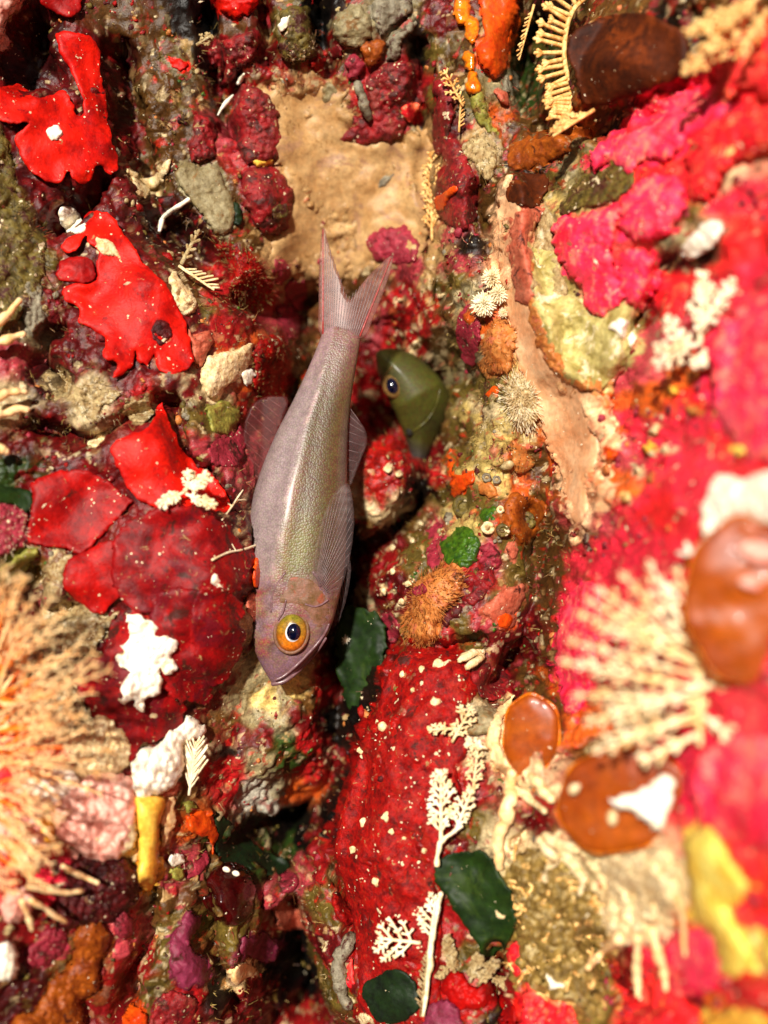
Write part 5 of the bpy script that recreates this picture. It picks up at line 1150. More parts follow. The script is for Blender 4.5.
plate('cream_chip', 'cream chip on the big dark green rounded leaf', 'shell', T(420,864,4.8,[(360,232),(385,232),(408,242),(402,270),(380,258)]), 'cream', h=2, edge=2, lift=32, back=-12)
plate('green_leaf', 'dark green leaf at the bottom edge beside the long white stem', 'green algae', [(362,988),(375,977),(390,969),(406,973),(416,985),(420,1005),(408,1018),(390,1024),(372,1016)], 'darkgreen', sheet=3, h=4, lift=14, bump=2)
plate('mauve_disc', 'mauve disc cut by the bottom edge right of the white stem', 'sponge', [(418,1045),(427,1009),(437,1002),(452,1003),(459,1015),(462,1045)], 'mauve', h=4, edge=6, lift=12, dome=5, bump=0.6, grain=0.2)
twig('grey_tube', 'curved grey worm tube left of the red column at the bottom', 'worm tube', [[(352,936,6),(347,947,7.5),(341,962,8),(339,978,7.5),(342,995,6),(350,1008,4)]], 'grey', lift=4)
plate('red_oval', 'small red oval inside the curve of the grey worm tube', 'sponge', T(280,864,4.8,[(325,490),(350,460),(362,510),(352,570),(330,560)]), 'hotred', h=3, edge=4, lift=9, dome=3)
plate('cream_bead', 'cream glossy bead at the foot of the grey worm tube', 'polyp', T(280,864,4.8,[(380,735),(400,715),(428,728),(430,765),(395,775)]), 'cream', h=3, edge=4, lift=12, dome=4)
plate('red_sponge', 'red lobed sponge at the bottom right of the long white stem', 'sponge', T(420,864,4.8,[(140,520),(200,510),(260,590),(330,560),(372,600),(342,670),(260,700),(180,690),(108,620),(118,560)]), 'red', h=5, edge=6, lift=6, dome=6, nod=3)
plate('red_sponge', 'small bright red lobe under the big green leaf', 'sponge', T(420,864,4.8,[(430,385),(480,378),(486,520),(440,520),(425,450)]), 'hotred', h=5, edge=5, lift=8, dome=5)
bush('olive_hydroid', 'olive bushy hydroid under the big dark green rounded leaf', 'hydroid', [((455,975),(447,935),9),((470,982),(480,955),10),((478,985),(496,960),9),((450,965),(438,978),8),((490,975),(505,985),8)], ['sand'], gap=4.5, r=1.6, lift=6)

# ------------------------------------------------------------------ RIGHT WALL
plate('cocoa_disc', 'dark brown rounded disc with a pale comb fringe at top right', 'brown algae', T(512,0,3,[(190,90),(280,50),(380,40),(470,70),(530,120),(522,210),(430,262),(330,300),(225,312),(190,230),(168,150)]), 'cocoa', sheet=5, h=5, lift=16, bump=3, bscale=40, edge=6)
cf = empty('comb_hydroid', at(560, 60, 20), 'golden comb fringe along the left rim of the dark brown disc', 'hydroid')
rg_ = np.random.default_rng(9)
arc_ = [(585,-2),(574,8),(568,22),(565,38),(564,54),(566,70),(571,84),(573,98),(570,110),(566,118)]
arc_ = np.array(arc_, float); ta_ = np.linspace(0, 1, len(arc_)); tt_ = np.linspace(0, 1, 24)
arcs = np.stack([np.interp(tt_, ta_, arc_[:, 0]), np.interp(tt_, ta_, arc_[:, 1])], 1)
dR_ = float(np.median(R(arcs[:, 0], arcs[:, 1]))) + 26
b_ = Bundle(); b_.tube([(a[0], a[1], dR_) for a in arcs], np.full(24, 2.6), 6); b_.build('stem', 'gilt', cf)
for i_ in range(1, 24):
    tg_ = arcs[min(i_ + 1, 23)] - arcs[i_ - 1]; tg_ /= np.hypot(*tg_); nm_ = np.array([-tg_[1], tg_[0]])
    if nm_[0] > 0: nm_ = -nm_
    ln_ = (19 + 14 * math.sin(i_ / 23 * math.pi)) * rg_.uniform(.65, 1.15)
    dr_ = nm_ * 0.95 + tg_ * (rg_.uniform(-.15, .15) + -0.25 + 0.5 * (i_ / 23)); p_ = arcs[i_]
    b_ = Bundle(); q_ = [(p_[0] + dr_[0] * ln_ * s_, p_[1] + dr_[1] * ln_ * s_, dR_ + 4 * s_ + rg_.uniform(-1, 1)) for s_ in np.linspace(0, 1, 5)]
    b_.tube(q_, np.linspace(2.4, 2.2, 5), 5)
    for sg_ in (1, -1):
        b_.tube([q_[3], (q_[3][0] + dr_[0] * 5 + sg_ * tg_[0] * 3.4, q_[3][1] + dr_[1] * 6 + sg_ * tg_[1] * 3.4, q_[3][2] + 1)], [2.1, 2.0], 5)
    b_.build('branch', 'gilt', cf)
fan('comb_hydroid', 'golden comb slanting under the lower left of the dark brown disc', (594,110), (553,136), 14, mat='gilt', gap=4.5, r=1.6, lift=24, sides=(1,), lean=0.8)
bush('comb_hydroid', 'cluster of golden branched combs in the top right corner', 'hydroid', [((745,5),(685,34),12),((752,12),(706,50),13),((745,28),(682,74),14),((760,-5),(722,28),12),((768,10),(735,60),10)], ['gilt'], gap=9, r=2.2, lift=26)
plate('red_lump', 'big red lump in the top right corner under the golden combs', 'sponge', T(512,0,3,[(600,170),(660,110),(720,85),(800,60),(860,250),(760,300),(700,270),(640,305),(612,245)]), 'hotred', h=3, edge=18, lift=8, dome=24, grain=0.9, jag=3.0)
plate('red_lump', 'long red lump running below the dark brown disc', 'sponge', T(512,0,3,[(240,450),(330,400),(380,310),(520,270),(620,310),(620,380),(530,430),(480,480),(380,490),(350,530),(290,490),(245,520)]), 'pinkred', h=3, edge=18, lift=6, dome=22, grain=0.9, jag=3.0, bump=3)
plate('red_lump', 'red lump in the middle of the upper right cluster', 'sponge', T(512,0,3,[(360,560),(430,520),(500,540),(520,610),(490,690),(420,720),(340,700),(320,630)]), 'pinkred', h=3, edge=18, lift=6, dome=21, grain=0.9, jag=3.0)
plate('red_lump', 'red ridge at the right edge beside the white oblong', 'sponge', T(512,0,3,[(540,420),(640,350),(720,340),(830,300),(860,430),(740,470),(640,520),(600,600),(540,590),(520,500)]), 'hotred', h=3, edge=18, lift=6, dome=22, grain=0.9, jag=3.0)
plate('cream_streak', 'cream gold streak on the upper right red lumps', 'sponge', T(512,0,3,[(630,450),(680,400),(735,375),(720,410),(670,460),(640,480)]), 'gilt', h=4, edge=5, lift=24, dome=2, back=-6)
plate('pink_sponge', 'hot pink tongue hanging over the olive cream rock at right', 'sponge', T(540,180,3.37,[(40,160),(80,118),(140,128),(200,102),(265,92),(248,200),(245,290),(285,390),(245,440),(190,458),(150,420),(140,370),(90,300),(48,240)]), 'pinkred', h=3, edge=18, lift=10, dome=19, grain=0.9, jag=3.0, bump=3, bscale=30)
plate('red_lump', 'rounded pink red lump right of the hot pink tongue', 'sponge', T(540,180,3.37,[(282,250),(340,232),(402,280),(404,350),(340,432),(290,402),(255,330)]), 'pinkred', h=3, edge=18, lift=6, dome=21, grain=0.9, jag=3.0)
plate('white_oblong', 'blurred white oblong on the right wall among red lumps', 'shell', T(540,180,3.37,[(480,232),(520,180),(562,140),(612,148),(602,200),(540,252),(490,268)]), 'white', h=5, edge=6, lift=18, dome=6, bump=0.5)
plate('olive_crust', 'brown olive crust above the hot pink tongue', 'crust', T(512,0,3,[(180,560),(240,520),(320,490),(370,520),(350,570),(290,610),(200,630),(140,640)]), 'olive', h=5, edge=6, lift=6, nod=5, nscale=6, hairs=80)
plate('red_lump', 'small red lump left of the cream bushy hydroid', 'sponge', T(540,180,3.37,[(420,392),(470,342),(502,352),(492,420),(472,482),(412,470)]), 'hotred', h=5, edge=6, lift=8, dome=6)
bush('cream_hydroid', 'blurred cream hydroid bush on the upper red wall', 'hydroid', [((700,345),(702,272),16),((698,345),(655,350),13),((700,330),(735,278),12),((692,352),(665,318),12),((705,350),(700,366),12),((690,350),(655,365),11)], ['bone'], gap=10, r=2.2, lift=16)
plate('olive_rock', 'olive cream rock face under the hot pink tongue', 'rock', T(512,256,3,[(60,-20),(140,-10),(150,90),(210,140),(250,180),(330,140),(372,200),(362,280),(300,380),(220,402),(150,362),(100,262),(58,150)]), 'beigeolive', h=5, edge=7, lift=4, dome=8, bump=6, bscale=22, nod=3, nscale=12)
plate('white_chip', 'glossy white chip on the right of the olive cream rock', 'shell', T(540,180,3.37,[(232,500),(262,475),(298,480),(320,530),(305,565),(275,530)]), 'white', h=3, edge=4, lift=18, dome=2)
plate('peach_sponge', 'soft translucent peach membrane draped down beside the olive cream rock', 'sponge', [(500,196),(512,186),(524,200),(524,240),(530,285),(540,325),(556,362),(580,386),(606,396),(612,425),(606,455),(598,485),(592,515),(577,528),(566,500),(556,462),(540,425),(524,380),(512,335),(504,290),(499,240)], 'peach', h=5, edge=16, lift=6, bump=4, bscale=50, jag=3.5, span=40, grain=0.35)
plate('orange_sponge', 'orange frilled edge between the peach membrane and the rock', 'sponge', [(524,262),(531,262),(534,295),(544,322),(556,348),(574,368),(598,380),(600,392),(580,390),(560,378),(544,358),(532,330),(526,296)], 'apricot', h=4, edge=5, lift=11, jag=2.5, nod=5, nscale=4)
plate('orange_sponge', 'dark orange brown membrane below the comb at upper right', 'sponge', T(400,140,4.8,[(520,30),(640,-30),(760,-60),(900,-60),(900,20),(760,90),(640,140),(540,130)]), 'burnt', h=4, edge=7, lift=4, dome=5)
plate('brown_disc', 'glossy dark brown disc with pale dots left of the brown crust', 'tunicate', T(400,140,4.8,[(510,250),(540,190),(620,155),(700,170),(710,240),(680,300),(600,325),(535,305)]), 'cocoa', h=4, edge=6, lift=9, dome=4)
plate('salmon_sponge', 'salmon ribbed strip on the upper part of the peach membrane', 'sponge', T(400,140,4.8,[(545,370),(600,330),(690,330),(650,420),(610,500),(625,600),(640,768),(560,768),(530,560)]), 'salmon', h=4, edge=6, lift=12, dome=3)
plate('cream_rock', 'pale cream rock strip right of the salmon ribbed strip', 'rock', T(400,140,4.8,[(700,320),(740,400),(740,500),(768,600),(800,768),(640,768),(630,600),(650,470)]), 'sand', h=4, edge=6, lift=8, dome=4, nod=4)
plate('white_patch', 'brilliant white patch above the amber disc at the right edge', 'sponge', [(700,536),(703,500),(718,476),(745,479),(775,470),(800,480),(800,522),(760,525),(735,522),(712,536)], 'white', h=6, edge=8, lift=14, dome=8)
# amber discs
def disc(name, label, c, rx, ry, mat, lift, tilt=(0, 0), rot=0.0, **kw):
    th = np.linspace(0, 2 * math.pi, 26, endpoint=False); ca, sa = math.cos(rot), math.sin(rot)
    wv = [1 + 0.05 * math.sin(2 * t + rx) + 0.035 * math.sin(3 * t + ry) + 0.02 * math.sin(7 * t) for t in th]
    pts = [(c[0] + k * (rx * math.cos(t) * ca - ry * math.sin(t) * sa), c[1] + k * (rx * math.cos(t) * sa + ry * math.sin(t) * ca)) for t, k in zip(th, wv)]
    e = empty(name, at(c[0], c[1], lift), label, 'tunicate')
    dd = float(np.median(R(np.array([p[0] for p in pts]), np.array([p[1] for p in pts])))) + lift
    plate('body', None, None, pts, mat, parent=e, d=dd, sheet=14, h=8, edge=9, lift=0, dome=5, bump=3.0, bscale=40, jag=0.8, tilt=tilt)
    cl = np.array(pts + pts[:1]); th2 = np.linspace(0, len(pts), 80); cu_ = np.interp(th2, np.arange(len(pts) + 1), cl[:, 0]); cv_ = np.interp(th2, np.arange(len(pts) + 1), cl[:, 1])
    b = Bundle(); b.tube([(x_, y_, dd - 1 + (x_ - c[0]) * tilt[0] + (y_ - c[1]) * tilt[1]) for x_, y_ in zip(cu_, cv_)], 1.5 + 0.6 * np.sin(th2 * 1.7), 6, cap=False)
    b.build('rim', 'honey', e)
    return e, dd
disc('amber_disc', 'small translucent amber disc with a cream rim below the fan', (531,735), 29, 40, 'amber', 26, tilt=(0.3, 0))
_, dmid = disc('amber_disc', 'wide amber disc carrying a white crust at lower right', (622,800), 66, 52, 'amber', 46, tilt=(0.35, 0.0))
_, dbig = disc('amber_disc', 'large amber disc at the right edge with a pale glint patch', (738,600), 55, 80, 'amber', 30, tilt=(0.2, 0.0))
plate('white_crust', 'white crust in the middle of the wide amber disc', 'bryozoan', T(490,680,3.66,[(440,440),(500,420),(560,390),(620,350),(670,365),(675,420),(660,480),(630,540),(600,545),(590,520),(560,510),(500,470)]), 'white', h=4, edge=5, lift=0, dome=3, nod=3, d=dmid+40, jag=2.5, tilt=(0.35,0), back=10)
plate('cream_spot', 'cream spot at the left of the wide amber disc', 'polyp', T(490,680,3.66,[(285,400),(305,380),(332,385),(325,410),(298,418)]), 'cream', h=3, edge=4, lift=0, d=dmid+4, dome=2, back=8)
plate('cream_spot', 'cream bead below the white crust on the wide amber disc', 'polyp', T(490,680,3.66,[(425,500),(440,475),(465,485),(468,520),(445,535)]), 'cream', h=3, edge=4, lift=0, d=dmid+14, dome=3, back=8)
plate('white_glint', 'pale patch on the large amber disc at the right edge', 'bryozoan', T(540,540,3.37,[(665,30),(700,5),(750,10),(800,30),(800,70),(740,80),(690,60)]), 'palepink', h=3, edge=4, lift=0, d=dbig+16, dome=2, tilt=(0.2,0), back=8)  # highlight of the disc built as a pale plate
plate('rose_spot', 'pink white spot low on the large amber disc', 'bryozoan', T(540,540,3.37,[(670,140),(700,125),(740,145),(735,170),(690,160)]), 'palepink', h=3, edge=4, lift=0, d=dbig+15, dome=2, tilt=(0.2,0), back=8)
plate('cream_sponge', 'cream frilly rim hugging the left of the small amber disc', 'sponge', [(489,722),(500,706),(515,696),(506,712),(501,735),(505,757),(516,775),(508,778),(494,765),(487,745)], 'peachsolid', h=5, edge=5, lift=12, dome=3, nod=4, nscale=5)
bush('cream_hydroid', 'big cream branching fan on the right wall above the amber discs', 'hydroid', [((698,688),(560,661),17,1.7),((696,665),(576,612),17,1.5),((690,650),(596,588),16,1.5),((700,660),(648,560),17,1.6),((700,690),(585,722),16,1.6),((698,712),(592,752),15,1.5),((695,675),(566,640),14,1.4),((694,660),(585,598),13,1.4),((698,655),(620,572),14,1.4),((698,700),(572,695),14,1.4),((700,650),(676,566),13,1.4),((698,720),(598,738),13,1.4),((700,745),(700,640),16,2.2),((700,690),(742,668),18,2.4),((702,715),(738,742),14,2.2),((696,735),(640,762),16,2.2)], ['fanbone'], gap=17, lift=18, tilt=6, lean=0.72)
twig('white_spine', 'white spindle at the top of the big cream fan', 'worm tube', [[(662,583,3),(668,592,5),(674,606,5),(678,616,3)]], 'white', lift=36)
twig('white_spine', 'white forked tip beside the brilliant white patch', 'hydroid', [[(678,553,2.5),(690,554,3),(700,545,3),(708,538,3)],[(690,554,2.5),(686,543,2)]], 'white', lift=30)
twig('cream_sponge', 'thick cream stem below the small amber disc', 'sponge', [[(512,772,5),(510,790,7),(507,810,8),(502,830,6),(498,850,5)],[(530,775,4),(540,790,6),(552,800,5)],[(508,815,6),(496,845,5),(500,868,5)]], 'peachsolid', lift=10)
twig('cream_sponge', 'branching cream stems left under the wide amber disc', 'sponge', [[(545,835,5),(560,845,6),(578,850,5)],[(560,845,5),(575,865,6),(585,880,4),(580,895,3)],[(540,838,5),(555,860,5),(545,880,4)],[(515,790,5),(532,800,5),(545,812,4)]], 'cream', lift=10)
plate('holey_sponge', 'olive tan holey sponge at the bottom right of the green leaf', 'sponge', [(510,868),(525,850),(548,862),(570,872),(590,885),(600,905),(602,930),(592,955),(605,985),(596,1015),(570,1012),(545,1000),(525,985),(512,960),(518,930),(514,900)], 'olivesand', h=7, edge=8, lift=6, dome=5, nod=18, nscale=12, bump=4, jag=2.5, hairs=160, hair_len=5)
hs_ = bpy.data.objects['holey_sponge']
b_ = Bundle(); rg_ = np.random.default_rng(71)
for i_ in range(110):
    u_, v_ = rg_.uniform(514, 600), rg_.uniform(858, 1008); a_ = rg_.uniform(0, 6.28)
    if not inside(np.array([u_]), np.array([v_]), np.array([(510,868),(548,862),(600,905),(592,955),(600,1005),(545,1000),(512,960)], float))[0]: continue
    w_ = []
    for q_ in range(9):
        w_.append((u_, v_, float(R(u_, v_)) + rg_.uniform(4, 11))); a_ += rg_.uniform(-.9, .9); u_ += 3 * math.cos(a_); v_ += 3 * math.sin(a_)
    b_.tube(w_, rg_.uniform(.9, 2.2, 9), 6)
o_ = b_.build('mesh_strands', 'gilt', hs_); o_['kind'] = 'stuff'
o_.location = -Vector(hs_.location)
plate('white_bead', 'white bead nested in the holey sponge', 'polyp', T(420,864,4.8,[(605,545),(625,525),(655,560),(690,580),(680,605),(640,610),(615,590)]), 'white', h=4, edge=4, lift=16, dome=4)
for i_, p_ in enumerate([[(525,985),(540,992),(548,1010),(540,1035),(522,1035)], [(545,1000),(560,996),(575,1010),(580,1035),(550,1035)], [(500,995),(512,1000),(518,1035),(498,1035)]]):
    plate('scarlet_tuft', ['scarlet ragged tuft at the bottom edge below the holey sponge', 'scarlet ragged tuft at the bottom edge, right of its twin', 'dark scarlet sliver at the bottom edge left of the tufts'][i_], 'sponge', p_, 'hotred' if i_ < 2 else 'red', h=5, edge=5, lift=8, dome=5, nod=5, nscale=5, jag=2)
plate('yellow_sponge', 'bright yellow blurred sponge at lower right', 'sponge', T(568,824,3.84,[(440,100),(470,30),(540,5),(600,80),(642,160),(692,240),(655,310),(622,335),(682,450),(705,545),(600,582),(560,450),(510,380),(470,300),(462,200)]), 'lemon', h=8, edge=12, lift=20, dome=18, bump=5, bscale=24, grain=0.5)
plate('cream_mass', 'dripping cream mass under the wide amber disc', 'sponge', T(568,824,3.84,[(130,130),(250,108),(420,108),(452,200),(432,280),(402,395),(350,425),(300,452),(250,452),(190,442),(128,340),(148,240)]), 'cream', h=6, edge=9, lift=14, dome=7, nod=9, nscale=9, bump=7, jag=4.0, hairs=90, hair_len=8, hair_mat='bone')
twig('cream_sponge_drip', 'cream drip slanting to the lower left from the cream mass', 'sponge', [[(620,938,5),(606,947,5),(595,957,4.5),(588,968,3)]], 'peachsolid', lift=26, group='cream drips')
twig('cream_sponge_drip', 'long straight cream drip hanging from the cream mass', 'sponge', [[(638,936,5),(638,955,5),(637,975,4.5),(638,996,3.5)]], 'peachsolid', lift=26, group='cream drips')
twig('cream_sponge_drip', 'cream drip right of the long straight one', 'sponge', [[(650,928,6),(658,950,5),(663,972,4.5),(666,990,3)]], 'peachsolid', lift=26, group='cream drips')
twig('cream_sponge_drip', 'thin cream drip farthest right over the pink lump', 'sponge', [[(676,895,3.5),(682,915,3),(684,935,3),(685,956,2.2)]], 'peachsolid', lift=28, group='cream drips')
plate('pink_lump', 'hot pink lump behind the cream drips', 'sponge', T(568,824,3.84,[(385,450),(460,395),(560,415),(600,540),(545,640),(420,665),(375,560)]), 'pinkred', h=3, edge=18, lift=4, dome=22, grain=0.9, jag=3.0)
plate('red_lump', 'dark red lump left of the long straight cream drip', 'sponge', T(568,824,3.84,[(175,530),(215,480),(255,480),(260,640),(195,610)]), 'deepred', h=5, edge=7, lift=5, dome=7)
plate('red_lump', 'scarlet lump in the bottom right corner', 'sponge', T(568,824,3.84,[(640,600),(720,580),(840,570),(840,730),(720,720),(640,690)]), 'hotred', h=3, edge=18, lift=8, dome=20, grain=0.9, jag=3.0)
plate('red_lump', 'red lump at the bottom edge under the cream drips', 'sponge', T(568,824,3.84,[(200,760),(260,720),(380,700),(420,740),(420,830),(180,830)]), 'hotred', h=3, edge=18, lift=6, dome=20, grain=0.9, jag=3.0)
plate('golden_sponge', 'yellow orange strip along the bottom right edge', 'sponge', T(568,824,3.84,[(550,740),(620,705),(720,720),(800,790),(800,830),(550,830)]), 'gold', h=6, edge=8, lift=8, dome=8)
plate('lemon_lump', 'pale yellow lump cut by the right edge near the bottom', 'sponge', T(568,824,3.84,[(745,480),(770,420),(830,400),(830,560),(760,545)]), 'lemon', h=7, edge=9, lift=14, dome=8)
plate('red_lump', 'smooth pink red bulge right of the wide amber disc', 'sponge', [(690,770),(710,745),(745,735),(800,750),(800,840),(750,850),(712,835),(695,805)], 'pinkred', h=3, edge=18, lift=6, dome=22, grain=0.9, jag=3.0)
plate('red_lump', 'pink red edge lobe peeping out left of the big cream fan', 'sponge', [(557,640),(565,600),(580,585),(600,590),(600,640),(590,690),(572,715),(560,690)], 'pinkred', h=6, edge=9, lift=8, dome=9)
plate('red_lump', 'broad glowing red swelling at the right edge below the cream bush', 'sponge', [(715,340),(740,310),(800,300),(800,455),(760,462),(730,440),(712,400)], 'pinkred', h=3, edge=18, lift=6, dome=24, grain=0.9, jag=3.0)
for i_, (u_, v_, r_, m_) in enumerate(sorted([(672,392,5,'gold'),(692,410,6,'apricot'),(655,430,5,'cream'),(612,456,6,'orange'),(620,432,5,'orange'),(648,447,6,'gold'),(636,470,4,'cream'),(664,450,5,'cream'),(625,497,5,'gilt'),(740,450,6,'lemon'),(695,375,5,'apricot'),(606,470,4,'apricot'),(650,480,5,'apricot')], key=lambda s_: s_[1])):
    th_ = np.linspace(0, 2 * math.pi, 9, endpoint=False); rg_ = np.random.default_rng(50 + i_)
    plate('blurred_bead', 'small blurred %s bead on the pink right wall, %s' % ({'gold': 'golden', 'gilt': 'pale gold', 'lemon': 'yellow'}.get(m_, m_), place(i_, 13)), 'polyp', [(u_ + r_ * math.cos(t_) * rg_.uniform(.7, 1.2), v_ + r_ * math.sin(t_) * rg_.uniform(.7, 1.2)) for t_ in th_], m_, h=3, edge=3, lift=15, dome=5, group='beads on the pink right wall', nod=2)

# ------------------------------------------------------------------ THE FISHES
def set_cols(o, cols):
    at_ = o.data.attributes.new('Col', 'FLOAT_COLOR', 'POINT')
    c = np.concatenate([np.clip(cols, 0, 1), np.ones((len(cols), 1))], 1).astype(np.float32)
    at_.data.foreach_set('color', c.ravel())

def skin_mat(key, scale_u=1.9, sheen=0.0, rough=0.42, spec=0.4, bump=0.45, alpha=1.0):
    m = bpy.data.materials.new(key); m.use_nodes = True
    N = m.node_tree.nodes; L = m.node_tree.links; bs = N['Principled BSDF']
    at_ = N.new('ShaderNodeAttribute'); at_.attribute_name = 'Col'
    geo = N.new('ShaderNodeNewGeometry')
    vo = N.new('ShaderNodeTexVoronoi'); vo.inputs['Scale'].default_value = 1 / (scale_u * S); vo.inputs['Randomness'].default_value = 0.9
    L.new(geo.outputs['Position'], vo.inputs['Vector'])
    mr = N.new('ShaderNodeMapRange'); mr.inputs['From Min'].default_value = 0.0; mr.inputs['From Max'].default_value = 0.75
    mr.inputs['To Min'].default_value = 1.18; mr.inputs['To Max'].default_value = 0.76
    L.new(vo.outputs['Distance'], mr.inputs['Value'])
    ns = N.new('ShaderNodeTexNoise'); ns.inputs['Scale'].default_value = 1 / (9 * S); ns.inputs['Detail'].default_value = 4
    L.new(geo.outputs['Position'], ns.inputs['Vector'])
    mn = N.new('ShaderNodeMapRange'); mn.inputs['From Min'].default_value = .3; mn.inputs['From Max'].default_value = .7; mn.inputs['To Min'].default_value = .82; mn.inputs['To Max'].default_value = 1.15
    L.new(ns.outputs[0], mn.inputs['Value'])
    mu = N.new('ShaderNodeMath'); mu.operation = 'MULTIPLY'; L.new(mr.outputs[0], mu.inputs[0]); L.new(mn.outputs[0], mu.inputs[1])
    hs = N.new('ShaderNodeHueSaturation'); L.new(at_.outputs['Color'], hs.inputs['Color']); L.new(mu.outputs[0], hs.inputs['Value'])
    # each scale its own hint of hue
    hm = N.new('ShaderNodeMapRange'); hm.inputs['To Min'].default_value = 0.46; hm.inputs['To Max'].default_value = 0.54
    sp = N.new('ShaderNodeSeparateColor'); L.new(vo.outputs['Color'], sp.inputs[0]); L.new(sp.outputs[0], hm.inputs['Value']); L.new(hm.outputs[0], hs.inputs['Hue'])
    L.new(hs.outputs[0], bs.inputs['Base Color'])
    bs.inputs['Roughness'].default_value = rough; bs.inputs['Specular IOR Level'].default_value = spec
    bs.inputs['Sheen Weight'].default_value = sheen * 0.4
    bs.inputs['Metallic'].default_value = 0.0
    bp = N.new('ShaderNodeBump'); bp.inputs['Strength'].default_value = bump; bp.inputs['Distance'].default_value = 0.6 * S; bp.invert = True
    bs.inputs['Coat Weight'].default_value = 0.22; bs.inputs['Coat Roughness'].default_value = 0.28
    L.new(vo.outputs['Distance'], bp.inputs['Height']); L.new(bp.outputs[0], bs.inputs['Normal'])
    _mats[key] = m
    return m
skin_mat('fish_skin')
skin_mat('goby_skin', scale_u=2.2, rough=0.6, bump=0.3, spec=0.2)
MATDEF.update(
    fin=dict(k=.6, c1=(176, 150, 150), c2=(146, 120, 118), scale=20, rough=0.35, spec=0.4, bump=0.0, fine=4, trans=0.3, alpha=0.12),
    tailfin=dict(k=.6, c1=(206, 150, 140), c2=(176, 116, 104), scale=20, rough=0.35, spec=0.4, bump=0.0, fine=3, trans=0.3, alpha=0.4),
    finpink=dict(k=.5, c1=(190, 104, 100), c2=(150, 80, 80), scale=20, rough=0.35, spec=0.4, bump=0.0, fine=3, trans=0.3, alpha=0.16),
    finray=dict(k=.5, c1=(178, 150, 150), c2=(140, 112, 112), scale=14, rough=0.35, spec=0.45, bump=0.0),
    finrayred=dict(k=.6, c1=(206, 78, 74), c2=(176, 66, 66), scale=14, rough=0.35, spec=0.45, bump=0.0),
    finpinkray=dict(k=.45, c1=(190, 110, 106), c2=(150, 84, 84), scale=14, rough=0.35, spec=0.45, bump=0.0),
    iris=dict(attr=True, rough=0.22, spec=0.6, bump=0.1, fine=2.0, coat=0.4),
    silver=dict(k=.8, c1=(240, 240, 246), c2=(214, 220, 230), scale=9, rough=0.2, spec=0.7, bump=0.0),
    pupil=dict(c1=(10, 14, 44), c2=(4, 5, 16), scale=7, rough=0.12, spec=0.6, bump=0.0, coat=0.3),
    lip=dict(k=.45, c1=(180, 138, 146), c2=(146, 100, 100), scale=9, rough=0.3, spec=0.5, bump=0.15),
    gillskin=dict(k=.55, c1=(164, 116, 96), c2=(128, 92, 52), c3=(176, 92, 64), scale=9, rough=0.5, spec=0.25, bump=0.4, fine=2.2),
)

ST = [  # v, left edge, right edge, half depth, depth of the axis
 (326,322,361,6.5,-2),(335,320,361,8.5,0),(350,314,359,11,2),(375,303,355,15,4),(400,291,351,19,6),(430,275,348,24,9),(460,262,347,28,12),(490,252,347,31,15),
 (520,247,347,33,18),(550,246,346,33.5,20),(575,247,344,33,22),(600,248,339,31,24),(620,247,334,29,25),(635,248,328,26,26),(648,252,319,22,26),(660,257,308,18,26),(670,262,299,14,26),(678,267,290,10,26),(684,271,283,5,26)]
st = np.array(ST, float)
vs = np.concatenate([np.linspace(326, 640, 90), np.linspace(643, 685, 22)])
def spl(k):
    y = np.interp(vs, st[:, 0], st[:, k])
    for _ in range(6): y[1:-1] = .5 * y[1:-1] + .25 * (y[:-2] + y[2:])
    return y
Lx, Rx, Bd, Dc = spl(1) + 1.5, spl(2), spl(3) * 0.86, spl(4) - 12
RIDGE = np.interp(vs, [326, 350, 400, 460, 520, 575, 600, 640, 690], [.30, .28, .38, .41, .35, .27, .24, .2, .2])
NS = 56
th = np.linspace(0, 2 * math.pi, NS, endpoint=False)
FU = np.zeros((len(vs), NS)); FV = FU.copy(); FD = FU.copy()
for i, v_ in enumerate(vs):
    a = (Rx[i] - Lx[i]) / 2; c = (Rx[i] + Lx[i]) / 2
    co, si = np.cos(th), np.sin(th)
    x = np.sign(co) * np.abs(co) ** 0.92; y = np.sign(si) * np.abs(si) ** 0.88
    FU[i] = c + a * x; FV[i] = v_ + 0.10 * (FU[i] - c) * np.clip((640 - v_) / 60, 0, 1) * -0.6
    q = (FU[i] - Lx[i]) / (2 * a)
    rid = np.exp(-((q - RIDGE[i]) / 0.10) ** 2) * 0.10 - np.exp(-((q - RIDGE[i] + 0.16) / 0.10) ** 2) * 0.05
    fade = np.clip((620 - v_) / 40, 0, 1)
    FD[i] = Dc[i] + Bd[i] * y * (1 + rid * (y > 0) * fade)
fw = W(FU, FV, FD).reshape(-1, 3)
ff = [(i * NS + j, i * NS + (j + 1) % NS, (i + 1) * NS + (j + 1) % NS, (i + 1) * NS + j) for i in range(len(vs) - 1) for j in range(NS)]
ff += [tuple(range(NS))[::-1], tuple((len(vs) - 1) * NS + j for j in range(NS))]
fish = empty('fish', W(300, 560, 20), 'lavender and olive fish hanging head down in the crevice with orange ringed eye', 'fish')
body = link_mesh('body', fw, ff, _mats['fish_skin'], fish)
